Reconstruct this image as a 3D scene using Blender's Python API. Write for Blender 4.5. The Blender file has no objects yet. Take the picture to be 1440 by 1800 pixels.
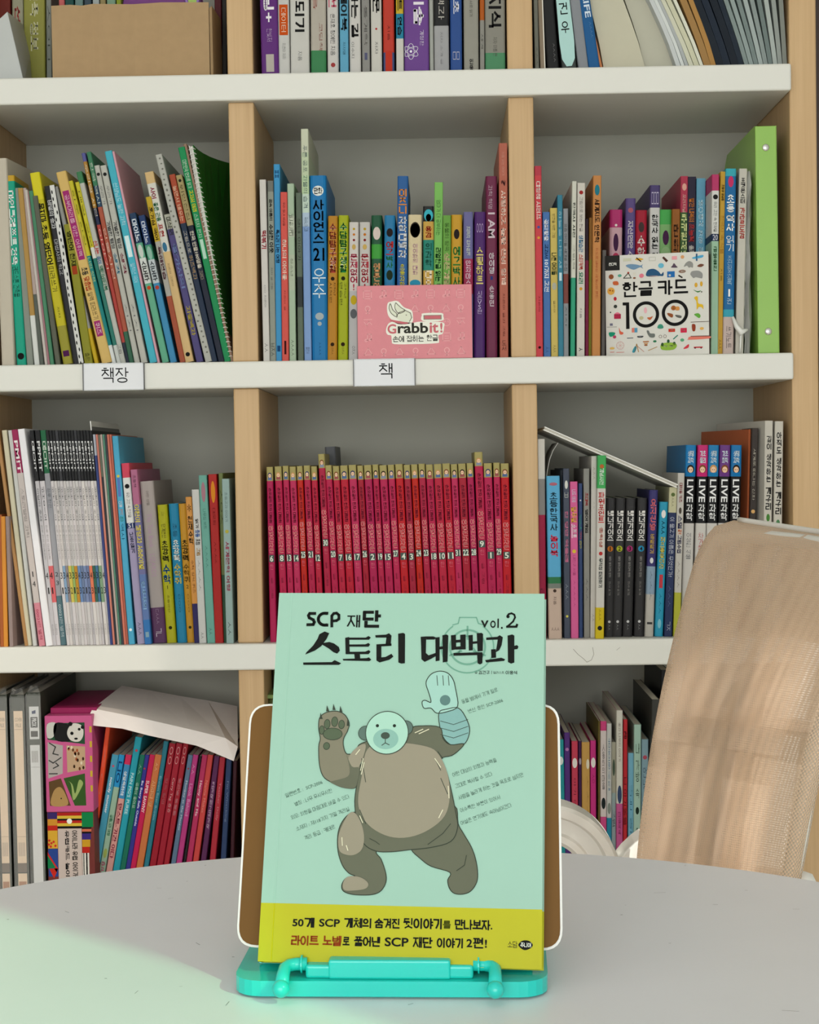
import bpy, math, random
from mathutils import Vector, Matrix
from mathutils.geometry import tessellate_polygon
random.seed(7)
SC = bpy.context.scene
COL = SC.collection
R = math.radians

# ------------------------------------------------------------------ camera
CAMZ = .995
RT = Vector((0.99975949, 0.01600021, -0.01499873)); UP = Vector((0.01451817, 0.02973887, 0.99945226)); FW = Vector((-0.01643749, 0.99942963, -0.02949942))
cam = bpy.data.cameras.new('camera'); cam_ob = bpy.data.objects.new('camera', cam); COL.objects.link(cam_ob)
cam.sensor_fit = 'HORIZONTAL'; cam.sensor_width = 36; cam.lens = 2900 / 1440 * 36; cam.clip_start = .05
cam_ob.matrix_world = Matrix(((RT.x, UP.x, -FW.x, 0), (RT.y, UP.y, -FW.y, 0), (RT.z, UP.z, -FW.z, CAMZ), (0, 0, 0, 1)))
SC.camera = cam_ob

# ------------------------------------------------------------------ light and exposure
SC.view_settings.view_transform = 'Standard'; SC.view_settings.look = 'None'; SC.view_settings.gamma = 1
SC.view_settings.use_curve_mapping = False; SC.view_settings.exposure = -0.09
w = bpy.data.worlds.new('sky'); SC.world = w; w.use_nodes = True
w.node_tree.nodes['Background'].inputs[0].default_value = (.80, .90, 1, 1); w.node_tree.nodes['Background'].inputs[1].default_value = 1.2
SUN_DIR = Vector((-.76, .65, -.70)).normalized()      # the way the light travels
sun = bpy.data.lights.new('sun', 'SUN'); sun.energy = 4.8; sun.angle = R(.5); sun.color = (1, .96, .90)
so = bpy.data.objects.new('sun', sun); COL.objects.link(so); so.rotation_euler = SUN_DIR.to_track_quat('-Z', 'Y').to_euler()
win = bpy.data.lights.new('window_daylight', 'AREA'); win.shape = 'RECTANGLE'; win.size = 3.0; win.size_y = 2.0; win.energy = 80; win.color = (1, .99, .965)
wo = bpy.data.objects.new('window_daylight', win); COL.objects.link(wo); wo.location = (-.3, -2.42, 1.35); wo.rotation_euler = (R(90), 0, 0)

# ------------------------------------------------------------------ helpers
def ray(px, py):
    d = FW * 2900 + RT * (px - 720) - UP * (py - 900)
    return d / d.y
def hit(px, py, Y):
    d = ray(px, py)
    return Vector((0, 0, CAMZ)) + d * Y
def lin(h, g=1.0):
    c = [int(h[i:i + 2], 16) / 255 for i in (0, 2, 4)]
    return tuple(min(.93, (x / 12.92 if x <= .04045 else ((x + .055) / 1.055) ** 2.4) * g) for x in c)
def tag(o, label=None, cat=None, group=None, kind=None):
    if label: o['label'] = label
    if cat: o['category'] = cat
    if group: o['group'] = group
    if kind: o['kind'] = kind
    return o
def empty(name, loc=(0, 0, 0), rot=(0, 0, 0)):
    o = bpy.data.objects.new(name, None); o.empty_display_size = .02; COL.objects.link(o); o.location = loc; o.rotation_euler = rot
    return o

class MB:
    """collects coloured faces; build() links them as one mesh object"""
    def __init__(s): s.v = []; s.f = []; s.c = []; s.sm = False
    def face(s, pts, col=(.8, .8, .8)):
        n = len(s.v); s.v += [tuple(p) for p in pts]; s.f.append(tuple(range(n, n + len(pts)))); s.c.append(col)
    def mesh(s, vs, fs, col=(.8, .8, .8)):
        n = len(s.v); s.v += [tuple(p) for p in vs]
        for f in fs: s.f.append(tuple(n + i for i in f)); s.c.append(col)
    def box(s, a, b, col=(.8, .8, .8), M=None):
        x0, y0, z0 = a; x1, y1, z1 = b
        vs = [Vector(p) for p in ((x0, y0, z0), (x1, y0, z0), (x1, y1, z0), (x0, y1, z0), (x0, y0, z1), (x1, y0, z1), (x1, y1, z1), (x0, y1, z1))]
        if M: vs = [M @ p for p in vs]
        s.mesh(vs, [(0, 3, 2, 1), (4, 5, 6, 7), (0, 1, 5, 4), (1, 2, 6, 5), (2, 3, 7, 6), (3, 0, 4, 7)], col)
    def hexa(s, q0, q1, col=(.8, .8, .8)):
        """solid between two quads"""
        s.mesh(list(q0) + list(q1), [(3, 2, 1, 0), (4, 5, 6, 7), (0, 1, 5, 4), (1, 2, 6, 5), (2, 3, 7, 6), (3, 0, 4, 7)], col)
    def prism(s, pts, y0, y1, col=(.8, .8, .8), f=None):
        """pts (x,z) outline extruded in y; f maps (x,y,z) to a point"""
        f = f or (lambda x, y, z: Vector((x, y, z)))
        n = len(pts); vs = [f(x, y0, z) for x, z in pts] + [f(x, y1, z) for x, z in pts]
        tr = tessellate_polygon([[Vector((x, z, 0)) for x, z in pts]])
        fs = [tuple(t) for t in tr] + [tuple(i + n for i in reversed(t)) for t in tr]
        fs += [(i, (i + 1) % n, (i + 1) % n + n, i + n) for i in range(n)]
        s.mesh(vs, fs, col)
    def lathe(s, prof, n=32, c=(0, 0, 0), col=(.8, .8, .8)):
        vs = []; fs = []
        for r_, z in prof:
            for i in range(n):
                a = 2 * math.pi * i / n; vs.append((c[0] + r_ * math.cos(a), c[1] + r_ * math.sin(a), c[2] + z))
        for j in range(len(prof) - 1):
            for i in range(n): fs.append((j * n + i, j * n + (i + 1) % n, (j + 1) * n + (i + 1) % n, (j + 1) * n + i))
        fs.append(tuple(range(n))[::-1]); fs.append(tuple((len(prof) - 1) * n + i for i in range(n)))
        s.mesh(vs, fs, col)
    def tube(s, path, r_, n=8, col=(.8, .8, .8), closed=False, caps=True):
        P = [Vector(p) for p in path]; m = len(P); rings = []
        up = Vector((0, 0, 1))
        for i, p in enumerate(P):
            a = P[(i - 1) % m] if closed or i > 0 else p; b = P[(i + 1) % m] if closed or i < m - 1 else p
            t = (b - a).normalized()
            if abs(t.dot(up)) > .95: up = Vector((0, 1, 0)) if abs(t.y) < .9 else Vector((1, 0, 0))
            x = t.cross(up).normalized(); y = x.cross(t).normalized(); up = y
            rr = r_[i] if isinstance(r_, (list, tuple)) else r_
            rings.append([p + x * rr * math.cos(2 * math.pi * k / n) + y * rr * math.sin(2 * math.pi * k / n) for k in range(n)])
        vs = [q for g in rings for q in g]; fs = []
        for i in range(m if closed else m - 1):
            for k in range(n):
                i2 = (i + 1) % m
                fs.append((i * n + k, i * n + (k + 1) % n, i2 * n + (k + 1) % n, i2 * n + k))
        if caps and not closed: fs.append(tuple(range(n))[::-1]); fs.append(tuple((m - 1) * n + k for k in range(n)))
        s.mesh(vs, fs, col)
    def sphere(s, c, r_, n=12, col=(.8, .8, .8)):
        m = n // 2; vs = [(c[0], c[1], c[2] - r_)]; fs = []
        for j in range(1, m):
            t = math.pi * j / m
            for i in range(n):
                a = 2 * math.pi * i / n; vs.append((c[0] + r_ * math.sin(t) * math.cos(a), c[1] + r_ * math.sin(t) * math.sin(a), c[2] - r_ * math.cos(t)))
        vs.append((c[0], c[1], c[2] + r_)); L = len(vs) - 1
        for i in range(n):
            fs.append((0, 1 + (i + 1) % n, 1 + i)); fs.append((L, L - n + i, L - n + (i + 1) % n))
            for j in range(m - 2): a = 1 + j * n; fs.append((a + i, a + (i + 1) % n, a + n + (i + 1) % n, a + n + i))
        s.mesh(vs, fs, col)
    def build(s, name, mat, parent=None, smooth=False, bevel=0, seg=2, kind=None):
        me = bpy.data.meshes.new(name); me.from_pydata(s.v, [], s.f)
        ca = me.color_attributes.new('Col', 'FLOAT_COLOR', 'CORNER')
        buf = []
        for f, c in zip(s.f, s.c): buf += [c[0], c[1], c[2], 1.0] * len(f)
        ca.data.foreach_set('color', buf)
        me.materials.append(mat)
        if smooth:
            me.polygons.foreach_set('use_smooth', [True] * len(me.polygons))
        me.update()
        o = bpy.data.objects.new(name, me); COL.objects.link(o)
        if parent: o.parent = parent
        if bevel:
            b = o.modifiers.new('bevel', 'BEVEL'); b.width = bevel; b.segments = seg; b.limit_method = 'ANGLE'; b.angle_limit = R(40)
        if kind: o['kind'] = kind
        return o

# ------------------------------------------------------------------ materials
def mat(name, col=None, rough=.5, spec=.5, attr=False, noise=0, nscale=40, bump=0, metal=0, trans=None, coat=0, sss=0):
    m = bpy.data.materials.new(name); m.use_nodes = True; nt = m.node_tree; b = nt.nodes['Principled BSDF']
    b.inputs['Roughness'].default_value = rough; b.inputs['Specular IOR Level'].default_value = spec; b.inputs['Metallic'].default_value = metal
    if coat: b.inputs['Coat Weight'].default_value = coat; b.inputs['Coat Roughness'].default_value = .15
    src = None
    if attr:
        a = nt.nodes.new('ShaderNodeVertexColor'); a.layer_name = 'Col'; src = a.outputs['Color']
    else:
        rgb = nt.nodes.new('ShaderNodeRGB'); rgb.outputs[0].default_value = (*col, 1); src = rgb.outputs[0]
    tc = nt.nodes.new('ShaderNodeTexCoord'); n = nt.nodes.new('ShaderNodeTexNoise'); n.inputs['Scale'].default_value = nscale; n.inputs['Detail'].default_value = 4
    nt.links.new(tc.outputs['Object'], n.inputs['Vector'])
    if noise:
        mr = nt.nodes.new('ShaderNodeMapRange'); mr.inputs['To Min'].default_value = 1 - noise; mr.inputs['To Max'].default_value = 1 + noise * .4
        nt.links.new(n.outputs[0], mr.inputs[0])
        mx = nt.nodes.new('ShaderNodeMix'); mx.data_type = 'RGBA'; mx.blend_type = 'MULTIPLY'; mx.inputs[0].default_value = 1
        nt.links.new(src, mx.inputs[6]); nt.links.new(mr.outputs[0], mx.inputs[7]); src = mx.outputs[2]
    nt.links.new(src, b.inputs['Base Color'])
    if bump:
        bp = nt.nodes.new('ShaderNodeBump'); bp.inputs['Strength'].default_value = bump; bp.inputs['Distance'].default_value = .001
        nt.links.new(n.outputs[0], bp.inputs['Height']); nt.links.new(bp.outputs[0], b.inputs['Normal'])
    if trans is not None:
        t = nt.nodes.new('ShaderNodeBsdfTransparent'); ms = nt.nodes.new('ShaderNodeMixShader'); ms.inputs[0].default_value = 1 - trans
        nt.links.new(t.outputs[0], ms.inputs[1]); nt.links.new(b.outputs[0], ms.inputs[2])
        nt.links.new(ms.outputs[0], nt.nodes['Material Output'].inputs[0])
    return m
M_cover = mat('printed_cover', attr=True, rough=.45, spec=.16, noise=.05, nscale=60)
M_matte = mat('printed_paper', attr=True, rough=.8, spec=.08, noise=.04, nscale=60)
M_ink = mat('ink', attr=True, rough=.6, spec=.06)
M_pages = mat('page_edges', attr=True, rough=.9, spec=.05, noise=.12, nscale=300)
M_white = mat('white_laminate', (.74, .735, .68), rough=.42, spec=.4, noise=.03, nscale=6)
M_back = mat('shade_toned_back_panel', (.43, .43, .37), rough=.8, spec=.1, noise=.03, nscale=10)  # shelf cream darkened: the shade inside the compartments is in this colour
M_table = mat('table_laminate', (.80, .80, .83), rough=.33, spec=.45, noise=.04, nscale=14)
M_tedge = mat('table_edge', (.80, .80, .77), rough=.4)
M_teal = mat('teal_plastic', (.012, .60, .52), rough=.28, spec=.5, noise=.03, coat=.2)
M_kraft = mat('brown_board', (.175, .085, .022), rough=.55, spec=.12, noise=.12, nscale=25)
M_rim = mat('white_board_rim', (.80, .80, .76), rough=.5)
M_card = mat('corrugated_cardboard', (.42, .285, .155), rough=.85, spec=.1, noise=.12, nscale=70, bump=.15)
M_wplastic = mat('white_plastic', (.80, .79, .74), rough=.3, spec=.5)
M_greyp = mat('grey_plastic', (.10, .10, .10), rough=.4)
M_metal = mat('polished_steel', (.75, .75, .73), rough=.18, metal=1)
M_clear = mat('clear_plastic', (.75, .78, .76), rough=.1, spec=.8, trans=.62)
M_greenp = mat('green_plastic', (.27, .50, .085), rough=.35, spec=.5, noise=.05, nscale=20)
M_wall = mat('painted_wall', (.78, .77, .73), rough=.9, spec=.1, noise=.03, nscale=3)
M_floor = mat('floor_vinyl', (.66, .62, .55), rough=.5, noise=.08, nscale=5)
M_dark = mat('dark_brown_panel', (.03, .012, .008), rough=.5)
def wood():
    m = bpy.data.materials.new('maple_laminate'); m.use_nodes = True; nt = m.node_tree; b = nt.nodes['Principled BSDF']
    tc = nt.nodes.new('ShaderNodeTexCoord'); mp = nt.nodes.new('ShaderNodeMapping'); mp.inputs['Scale'].default_value = (60, 60, 1.6)
    n = nt.nodes.new('ShaderNodeTexNoise'); n.inputs['Scale'].default_value = 3; n.inputs['Detail'].default_value = 6; n.inputs['Distortion'].default_value = .6
    mp2 = nt.nodes.new('ShaderNodeMapping'); mp2.inputs['Scale'].default_value = (9, 9, .8)
    n2 = nt.nodes.new('ShaderNodeTexNoise'); n2.inputs['Scale'].default_value = 3; n2.inputs['Detail'].default_value = 3
    cr = nt.nodes.new('ShaderNodeValToRGB'); cr.color_ramp.elements[0].position = .3; cr.color_ramp.elements[0].color = (.50, .32, .155, 1); cr.color_ramp.elements[1].position = .7; cr.color_ramp.elements[1].color = (.63, .43, .23, 1)
    ad = nt.nodes.new('ShaderNodeMath'); ad.operation = 'ADD'; ml = nt.nodes.new('ShaderNodeMath'); ml.operation = 'MULTIPLY'; ml.inputs[1].default_value = .5
    L = nt.links.new
    L(tc.outputs['Object'], mp.inputs[0]); L(tc.outputs['Object'], mp2.inputs[0]); L(mp.outputs[0], n.inputs[0]); L(mp2.outputs[0], n2.inputs[0])
    L(n.outputs[0], ad.inputs[0]); L(n2.outputs[0], ad.inputs[1]); L(ad.outputs[0], ml.inputs[0]); L(ml.outputs[0], cr.inputs[0]); L(cr.outputs[0], b.inputs['Base Color'])
    b.inputs['Roughness'].default_value = .48; b.inputs['Specular IOR Level'].default_value = .35
    return m
M_wood = wood()
def fabric(name, col, holes=.30, pitch=.0029, thr=.60):
    m = bpy.data.materials.new(name); m.use_nodes = True; nt = m.node_tree; b = nt.nodes['Principled BSDF']; L = nt.links.new
    uv = nt.nodes.new('ShaderNodeUVMap'); uv.uv_map = 'UVMap'; sp = nt.nodes.new('ShaderNodeSeparateXYZ'); L(uv.outputs[0], sp.inputs[0])
    def M(op, a, b_=None):
        x = nt.nodes.new('ShaderNodeMath'); x.operation = op
        for i, q in enumerate((a, b_)):
            if q is None: continue
            if isinstance(q, (int, float)): x.inputs[i].default_value = q
            else: L(q, x.inputs[i])
        return x.outputs[0]
    k = 2 * math.pi / pitch
    su = M('SINE', M('MULTIPLY', sp.outputs[0], k)); sv = M('SINE', M('MULTIPLY', sp.outputs[1], k * .62))
    pr = M('ADD', M('MULTIPLY', M('MULTIPLY', su, sv), .5), .5)
    bp = nt.nodes.new('ShaderNodeBump'); bp.inputs['Strength'].default_value = .8; bp.inputs['Distance'].default_value = .0008; bp.invert = True
    L(pr, bp.inputs['Height']); L(bp.outputs[0], b.inputs['Normal'])
    mask = M('MULTIPLY', M('GREATER_THAN', pr, thr), 1 if holes > .9 else holes / .38)
    cr = nt.nodes.new('ShaderNodeValToRGB'); cr.color_ramp.elements[0].position = .3; cr.color_ramp.elements[0].color = (*[min(1, c * 1.15) for c in col], 1)
    cr.color_ramp.elements[1].position = .75; cr.color_ramp.elements[1].color = (*[c * .72 for c in col], 1)
    L(pr, cr.inputs[0]); L(cr.outputs[0], b.inputs['Base Color']); b.inputs['Roughness'].default_value = .8; b.inputs['Specular IOR Level'].default_value = .2
    t = nt.nodes.new('ShaderNodeBsdfTransparent'); ms = nt.nodes.new('ShaderNodeMixShader')
    tl = nt.nodes.new('ShaderNodeBsdfTranslucent'); L(cr.outputs[0], tl.inputs[0]); m2 = nt.nodes.new('ShaderNodeMixShader'); m2.inputs[0].default_value = .60
    L(b.outputs[0], m2.inputs[1]); L(tl.outputs[0], m2.inputs[2])
    L(mask, ms.inputs[0]); L(m2.outputs[0], ms.inputs[1]); L(t.outputs[0], ms.inputs[2]); L(ms.outputs[0], nt.nodes['Material Output'].inputs[0])
    return m
M_mesh = fabric('beige_mesh_fabric', (.90, .71, .56), holes=.24)

# ------------------------------------------------------------------ lettering (flat print)
_tc = bpy.data.curves.new('lettering', 'FONT'); _to = bpy.data.objects.new('lettering', _tc)
_cache = {}
# Hangul drawn from strokes: each letter is a set of lines in a unit box
def _o(cx, cy, rx, ry, n=14): return [(cx + rx * math.cos(2 * math.pi * i / n), cy + ry * math.sin(2 * math.pi * i / n)) for i in range(n + 1)]
JAMO = {'ㄱ': [[(0, 1), (1, 1), (1, 0)]], 'ㄴ': [[(0, 1), (0, 0), (1, 0)]], 'ㄷ': [[(1, 1), (0, 1), (0, 0), (1, 0)]],
 'ㄹ': [[(0, 1), (1, 1), (1, .5), (0, .5), (0, 0), (1, 0)]], 'ㅁ': [[(0, 0), (1, 0), (1, 1), (0, 1), (0, 0)]], 'ㅂ': [[(0, 1), (0, 0), (1, 0), (1, 1)], [(0, .5), (1, .5)]],
 'ㅅ': [[(.5, 1), (.45, .6), (0, 0)], [(.47, .6), (1, 0)]], 'ㅇ': [_o(.5, .5, .5, .5)], 'ㅈ': [[(0, 1), (1, 1)], [(.5, 1), (.42, .55), (0, 0)], [(.48, .6), (1, 0)]],
 'ㅊ': [[(.3, 1.08), (.7, 1.08)], [(0, .8), (1, .8)], [(.5, .8), (.42, .45), (0, 0)], [(.48, .5), (1, 0)]], 'ㅋ': [[(0, 1), (1, 1), (1, 0)], [(0, .52), (1, .52)]],
 'ㅌ': [[(1, 1), (0, 1), (0, 0), (1, 0)], [(0, .5), (.95, .5)]], 'ㅍ': [[(0, 1), (1, 1)], [(0, 0), (1, 0)], [(.27, 1), (.27, 0)], [(.73, 1), (.73, 0)]],
 'ㅎ': [[(.28, 1.06), (.72, 1.06)], [(0, .8), (1, .8)], _o(.5, .3, .4, .3)]}
for d, (l, r_) in {'ㄲ': 'ㄱㄱ', 'ㄸ': 'ㄷㄷ', 'ㅃ': 'ㅂㅂ', 'ㅆ': 'ㅅㅅ', 'ㅉ': 'ㅈㅈ', 'ㄳ': 'ㄱㅅ', 'ㄵ': 'ㄴㅈ', 'ㄶ': 'ㄴㅎ', 'ㄺ': 'ㄹㄱ', 'ㄻ': 'ㄹㅁ', 'ㄼ': 'ㄹㅂ', 'ㄽ': 'ㄹㅅ', 'ㄾ': 'ㄹㅌ', 'ㄿ': 'ㄹㅍ', 'ㅀ': 'ㄹㅎ', 'ㅄ': 'ㅂㅅ'}.items():
    JAMO[d] = [[(x * .42, y) for x, y in p] for p in JAMO[l]] + [[(.58 + x * .42, y) for x, y in p] for p in JAMO[r_]]
CHO = 'ㄱㄲㄴㄷㄸㄹㅁㅂㅃㅅㅆㅇㅈㅉㅊㅋㅌㅍㅎ'; JUNG = 'ㅏㅐㅑㅒㅓㅔㅕㅖㅗㅘㅙㅚㅛㅜㅝㅞㅟㅠㅡㅢㅣ'; JONG = ' ㄱㄲㄳㄴㄵㄶㄷㄹㄺㄻㄼㄽㄾㄿㅀㅁㅂㅄㅅㅆㅇㅈㅊㅋㅌㅍㅎ'
VV = {'ㅏ': ([.45], [.5], 1), 'ㅐ': ([.2, .8], [.5], 0), 'ㅑ': ([.45], [.35, .65], 1), 'ㅒ': ([.2, .8], [.35, .65], 0), 'ㅓ': ([.65], [.5], -1), 'ㅔ': ([.35, .9], [.5], -1), 'ㅕ': ([.65], [.35, .65], -1), 'ㅖ': ([.35, .9], [.35, .65], -1), 'ㅣ': ([.55], [], 0)}
def vert(v, x0, x1, y0, y1):
    xs_, ys_, s_ = VV[v]; X = lambda a: x0 + (x1 - x0) * a; Y = lambda a: y0 + (y1 - y0) * a
    out = [[(X(a), y0), (X(a), y1)] for a in xs_]
    for y in ys_:
        a, b_ = (X(xs_[-1]), x1 + .02) if s_ == 1 else ((x0 - .07, X(xs_[0])) if s_ == -1 else (X(xs_[0]), X(xs_[-1])))
        out.append([(a, Y(y)), (b_, Y(y))])
    return out
def horz(v, x0, x1, y0, y1):
    m = (x0 + x1) / 2; w_ = x1 - x0; up = v in 'ㅗㅛ'; yb = y0 if up else y1
    out = [[(x0, yb if v != 'ㅡ' else (y0 + y1) / 2), (x1, yb if v != 'ㅡ' else (y0 + y1) / 2)]]
    for a in {'ㅗ': [0], 'ㅛ': [-.18, .18], 'ㅜ': [0], 'ㅠ': [-.18, .18], 'ㅡ': []}[v]: out.append([(m + a * w_, y0), (m + a * w_, y1)])
    return out
def inbox_(j, x0, x1, y0, y1):
    if j == 'ㄱ' and y1 - y0 > .3: return [[(x0, y1), (x1, y1), (x1 - (x1 - x0) * .06, y1 - (y1 - y0) * .5), (x0 + (x1 - x0) * .55, y0)]] if x1 - x0 < .6 else [[(x0, y1), (x1, y1), (x1 - .03, y0)]]
    return [[(x0 + (x1 - x0) * x, y0 + (y1 - y0) * y) for x, y in p] for p in JAMO[j]]
def syllable(ch):
    n = ord(ch) - 0xAC00
    if not 0 <= n < 11172: return inbox_(ch, .12, .8, .0, .72) if ch in JAMO else []
    c, v, t = CHO[n // 588], JUNG[n % 588 // 28], JONG[n % 28]
    b0 = .34 if t != ' ' else 0.0; b0 -= .06; T = .8; out = []
    if v in VV: out += inbox_(c, .07, .50, b0 + (.06 if t == ' ' else .09), T - .03); out += vert(v, .60, .86, b0 if t == ' ' else b0 + .01, T + .02)
    elif v in 'ㅗㅛㅜㅠㅡ':
        h = T - b0; up = v in 'ㅗㅛ'
        out += inbox_(c, .17, .75, b0 + h * .50, T); out += horz(v, .04, .88, b0 + h * (.12 if up else (.02 if t == ' ' else .10)), b0 + h * (.40 if up else (.32 if v != 'ㅡ' else .25)))
    else:
        a, b_ = {'ㅘ': 'ㅗㅏ', 'ㅙ': 'ㅗㅐ', 'ㅚ': 'ㅗㅣ', 'ㅝ': 'ㅜㅓ', 'ㅞ': 'ㅜㅔ', 'ㅟ': 'ㅜㅣ', 'ㅢ': 'ㅡㅣ'}[v]; h = T - b0
        out += inbox_(c, .1, .5, b0 + h * .5, T - .02); out += horz(a, .04, .56, b0 + h * (.12 if a == 'ㅗ' else .02), b0 + h * .36); out += vert(b_, .66, .88, b0, T + .02)
    if t != ' ': out += inbox_(t, .17, .80, -.05, .20)
    return out
def glyphs(s, bold=0, res=2):
    k = (s, bold, res)
    if k in _cache: return _cache[k]
    vs = []; fs = []; x = 0; run = ''
    def flush(run, x):
        _tc.body = run; _tc.offset = bold * .8; _tc.resolution_u = res
        m = bpy.data.meshes.new_from_object(_to); n = len(vs)
        vs.extend((v.co.x + x, v.co.y) for v in m.vertices); fs.extend(tuple(n + i for i in p.vertices) for p in m.polygons)
        mx = max([v.co.x for v in m.vertices] or [.3]); bpy.data.meshes.remove(m)
        return x + mx + .06
    for ch in s + chr(0):
        han = '가' <= ch <= '힣' or ch in JAMO
        if not han and ch != chr(0) and ch != ' ': run += ch; continue
        if run: x = flush(run, x); run = ''
        if ch == ' ': x += .32
        elif han:
            st = syllable(ch); hw = (.036 + bold * 1.5) * (1 if len(st) < 6 else .85)
            for p in st:
                for (ax, ay), (bx_, by) in zip(p, p[1:]):
                    d = math.hypot(bx_ - ax, by - ay) or 1; ux, uy = (bx_ - ax) / d * hw, (by - ay) / d * hw; e = .75 if len(p) < 10 else .2
                    n = len(vs); vs += [(x + ax - ux * e + uy, ay - uy * e - ux), (x + bx_ + ux * e + uy, by + uy * e - ux), (x + bx_ + ux * e - uy, by + uy * e + ux), (x + ax - ux * e - uy, ay - uy * e + ux)]; fs.append((n, n + 1, n + 2, n + 3))
            x += .94
    if not vs: vs = [(0, 0), (1, 0), (1, 1)]; fs = []
    X = [v[0] for v in vs]; Y = [v[1] for v in vs]
    _cache[k] = (vs, fs, min(X), max(X), min(Y), max(Y))
    return _cache[k]
class Print:
    """flat print on a plane o + U*u + V*v, lifted by layers along N"""
    def __init__(s, o, U, V, lift=.00015):
        s.o = Vector(o); s.U = Vector(U).normalized(); s.V = Vector(V).normalized(); s.N = s.U.cross(s.V).normalized(); s.mb = MB(); s.lift = lift
    def P(s, u, v, L=1): return s.o + s.U * u + s.V * v + s.N * s.lift * L
    def uv(s, px, py):
        d = ray(px, py); c = Vector((0, 0, CAMZ)); t = (s.o - c).dot(s.N) / d.dot(s.N); q = c + d * t - s.o
        return q.dot(s.U), q.dot(s.V)
    def poly(s, pts, col, L=1):
        tr = tessellate_polygon([[Vector((u, v, 0)) for u, v in pts]])
        s.mb.mesh([s.P(u, v, L) for u, v in pts], s.ccw(pts, tr), col)
    def ccw(s, pts, fs):
        out = []
        for f in fs:
            a = sum(pts[f[i]][0] * pts[f[(i + 1) % len(f)]][1] - pts[f[(i + 1) % len(f)]][0] * pts[f[i]][1] for i in range(len(f)))
            out.append(tuple(f) if a > 0 else tuple(f)[::-1])
        return out
    def rect(s, u0, v0, u1, v1, col, L=1): s.poly([(u0, v0), (u1, v0), (u1, v1), (u0, v1)], col, L)
    def disc(s, u, v, r_, col, L=1, n=16, ry=None):
        s.poly([(u + r_ * math.cos(2 * math.pi * i / n), v + (ry or r_) * math.sin(2 * math.pi * i / n)) for i in range(n)], col, L)
    def ring(s, u, v, r0, r1, col, L=1, n=40, a0=0, a1=360):
        for i in range(n):
            a = R(a0 + (a1 - a0) * i / n); b = R(a0 + (a1 - a0) * (i + 1) / n)
            s.poly([(u + q * math.cos(t), v + q * math.sin(t)) for q, t in ((r0, a), (r1, a), (r1, b), (r0, b))], col, L)
    def line(s, pts, w_, col, L=1, closed=False):
        n = len(pts); rng = range(n if closed else n - 1)
        for i in rng:
            a = Vector(pts[i]); b = Vector(pts[(i + 1) % n]); d = (b - a)
            if d.length < 1e-9: continue
            d.normalize(); p = Vector((-d.y, d.x)) * w_ / 2; e = d * w_ * .3
            s.poly([tuple(a - p - e), tuple(b - p + e), tuple(b + p + e), tuple(a + p - e)], col, L)
    def text(s, t, u0, v0, u1, v1, col, L=2, bold=0, rot=0, res=2, fit=True):
        """fit t in the box; rot=1: reading downwards (turned clockwise); rot=2: upwards"""
        vs, fs, x0, x1, y0, y1 = glyphs(t, bold, res)
        if not fs: return
        W = max(x1 - x0, .05); H = max(y1 - y0, .05)
        if rot == 0 and len(t) <= 2:
            mw = (v1 - v0) * W / H * 1.25
            if u1 - u0 > mw: m_ = (u0 + u1) / 2; u0, u1 = m_ - mw / 2, m_ + mw / 2
        pts = []
        for x, y in vs:
            a = (x - x0) / W; b = (y - y0) / H
            if rot == 0: pts.append((u0 + (u1 - u0) * a, v0 + (v1 - v0) * b))
            elif rot == 1: pts.append((u0 + (u1 - u0) * b, v1 - (v1 - v0) * a))
            else: pts.append((u1 - (u1 - u0) * b, v0 + (v1 - v0) * a))
        s.mb.mesh([s.P(u, v, L) for u, v in pts], s.ccw(pts, fs), col)
    def textat(s, t, u, v, size, ang, col, L=2, bold=0, sx=1):
        vs, fs, x0, x1, y0, y1 = glyphs(t, bold, 2); c, n = math.cos(ang), math.sin(ang)
        pts = [(u + (x * c * sx - y * n) * size, v + (x * n * sx + y * c) * size) for x, y in vs]
        s.mb.mesh([s.P(a, b, L) for a, b in pts], s.ccw(pts, fs), col)
    def stack(s, t, u0, v0, u1, v1, col, L=2, bold=0):
        n = sum(.45 if ch == ' ' else 1 for ch in t); h = (v1 - v0) / n; v = v1
        for ch in t:
            if ch == ' ': v -= h * .45; continue
            g = glyphs(ch, bold, 2); fr = min(1, (g[3] - g[2]) / .8) if not ('가' <= ch <= '힣') else 1
            c = (u0 + u1) / 2; w_ = (u1 - u0) / 2 * fr
            s.text(ch, c - w_, v - h * .9, c + w_, v - h * .02, col, L, bold); v -= h
    def build(s, name, parent=None, m=None):
        if not s.mb.v: return None
        return s.mb.build(name, m or M_ink, parent)
def smooth(pts, n=4):
    out = []; m = len(pts)
    for i in range(m):
        p0, p1, p2, p3 = (Vector(pts[(i + k - 1) % m]) for k in range(4))
        for j in range(n):
            t = j / n; q = .5 * ((2 * p1) + (-p0 + p2) * t + (2 * p0 - 5 * p1 + 4 * p2 - p3) * t * t + (-p0 + 3 * p1 - 3 * p2 + p3) * t ** 3); out.append((q.x, q.y))
    return out

# ------------------------------------------------------------------ dimensions of the bookcase (front plane at Y = 2.3)
YF = 2.3; DEP = .2931; YB = YF + DEP
TH = .037; PITCH = .3962
ZT = [CAMZ + .5436 + PITCH, CAMZ + .5436, CAMZ + .1455, CAMZ - .2494, CAMZ - .2494 - PITCH, CAMZ - .2494 - 1.75 * PITCH]     # shelf tops, from above down
XD = [(-.6715, -.6353), (-.2825, -.2465), (.1075, .1428), (.4978, .5352)]     # side, divider, divider, side
ROWZ = {'A': ZT[1], 'B': ZT[2], 'C': ZT[3], 'D': ZT[4]}

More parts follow.
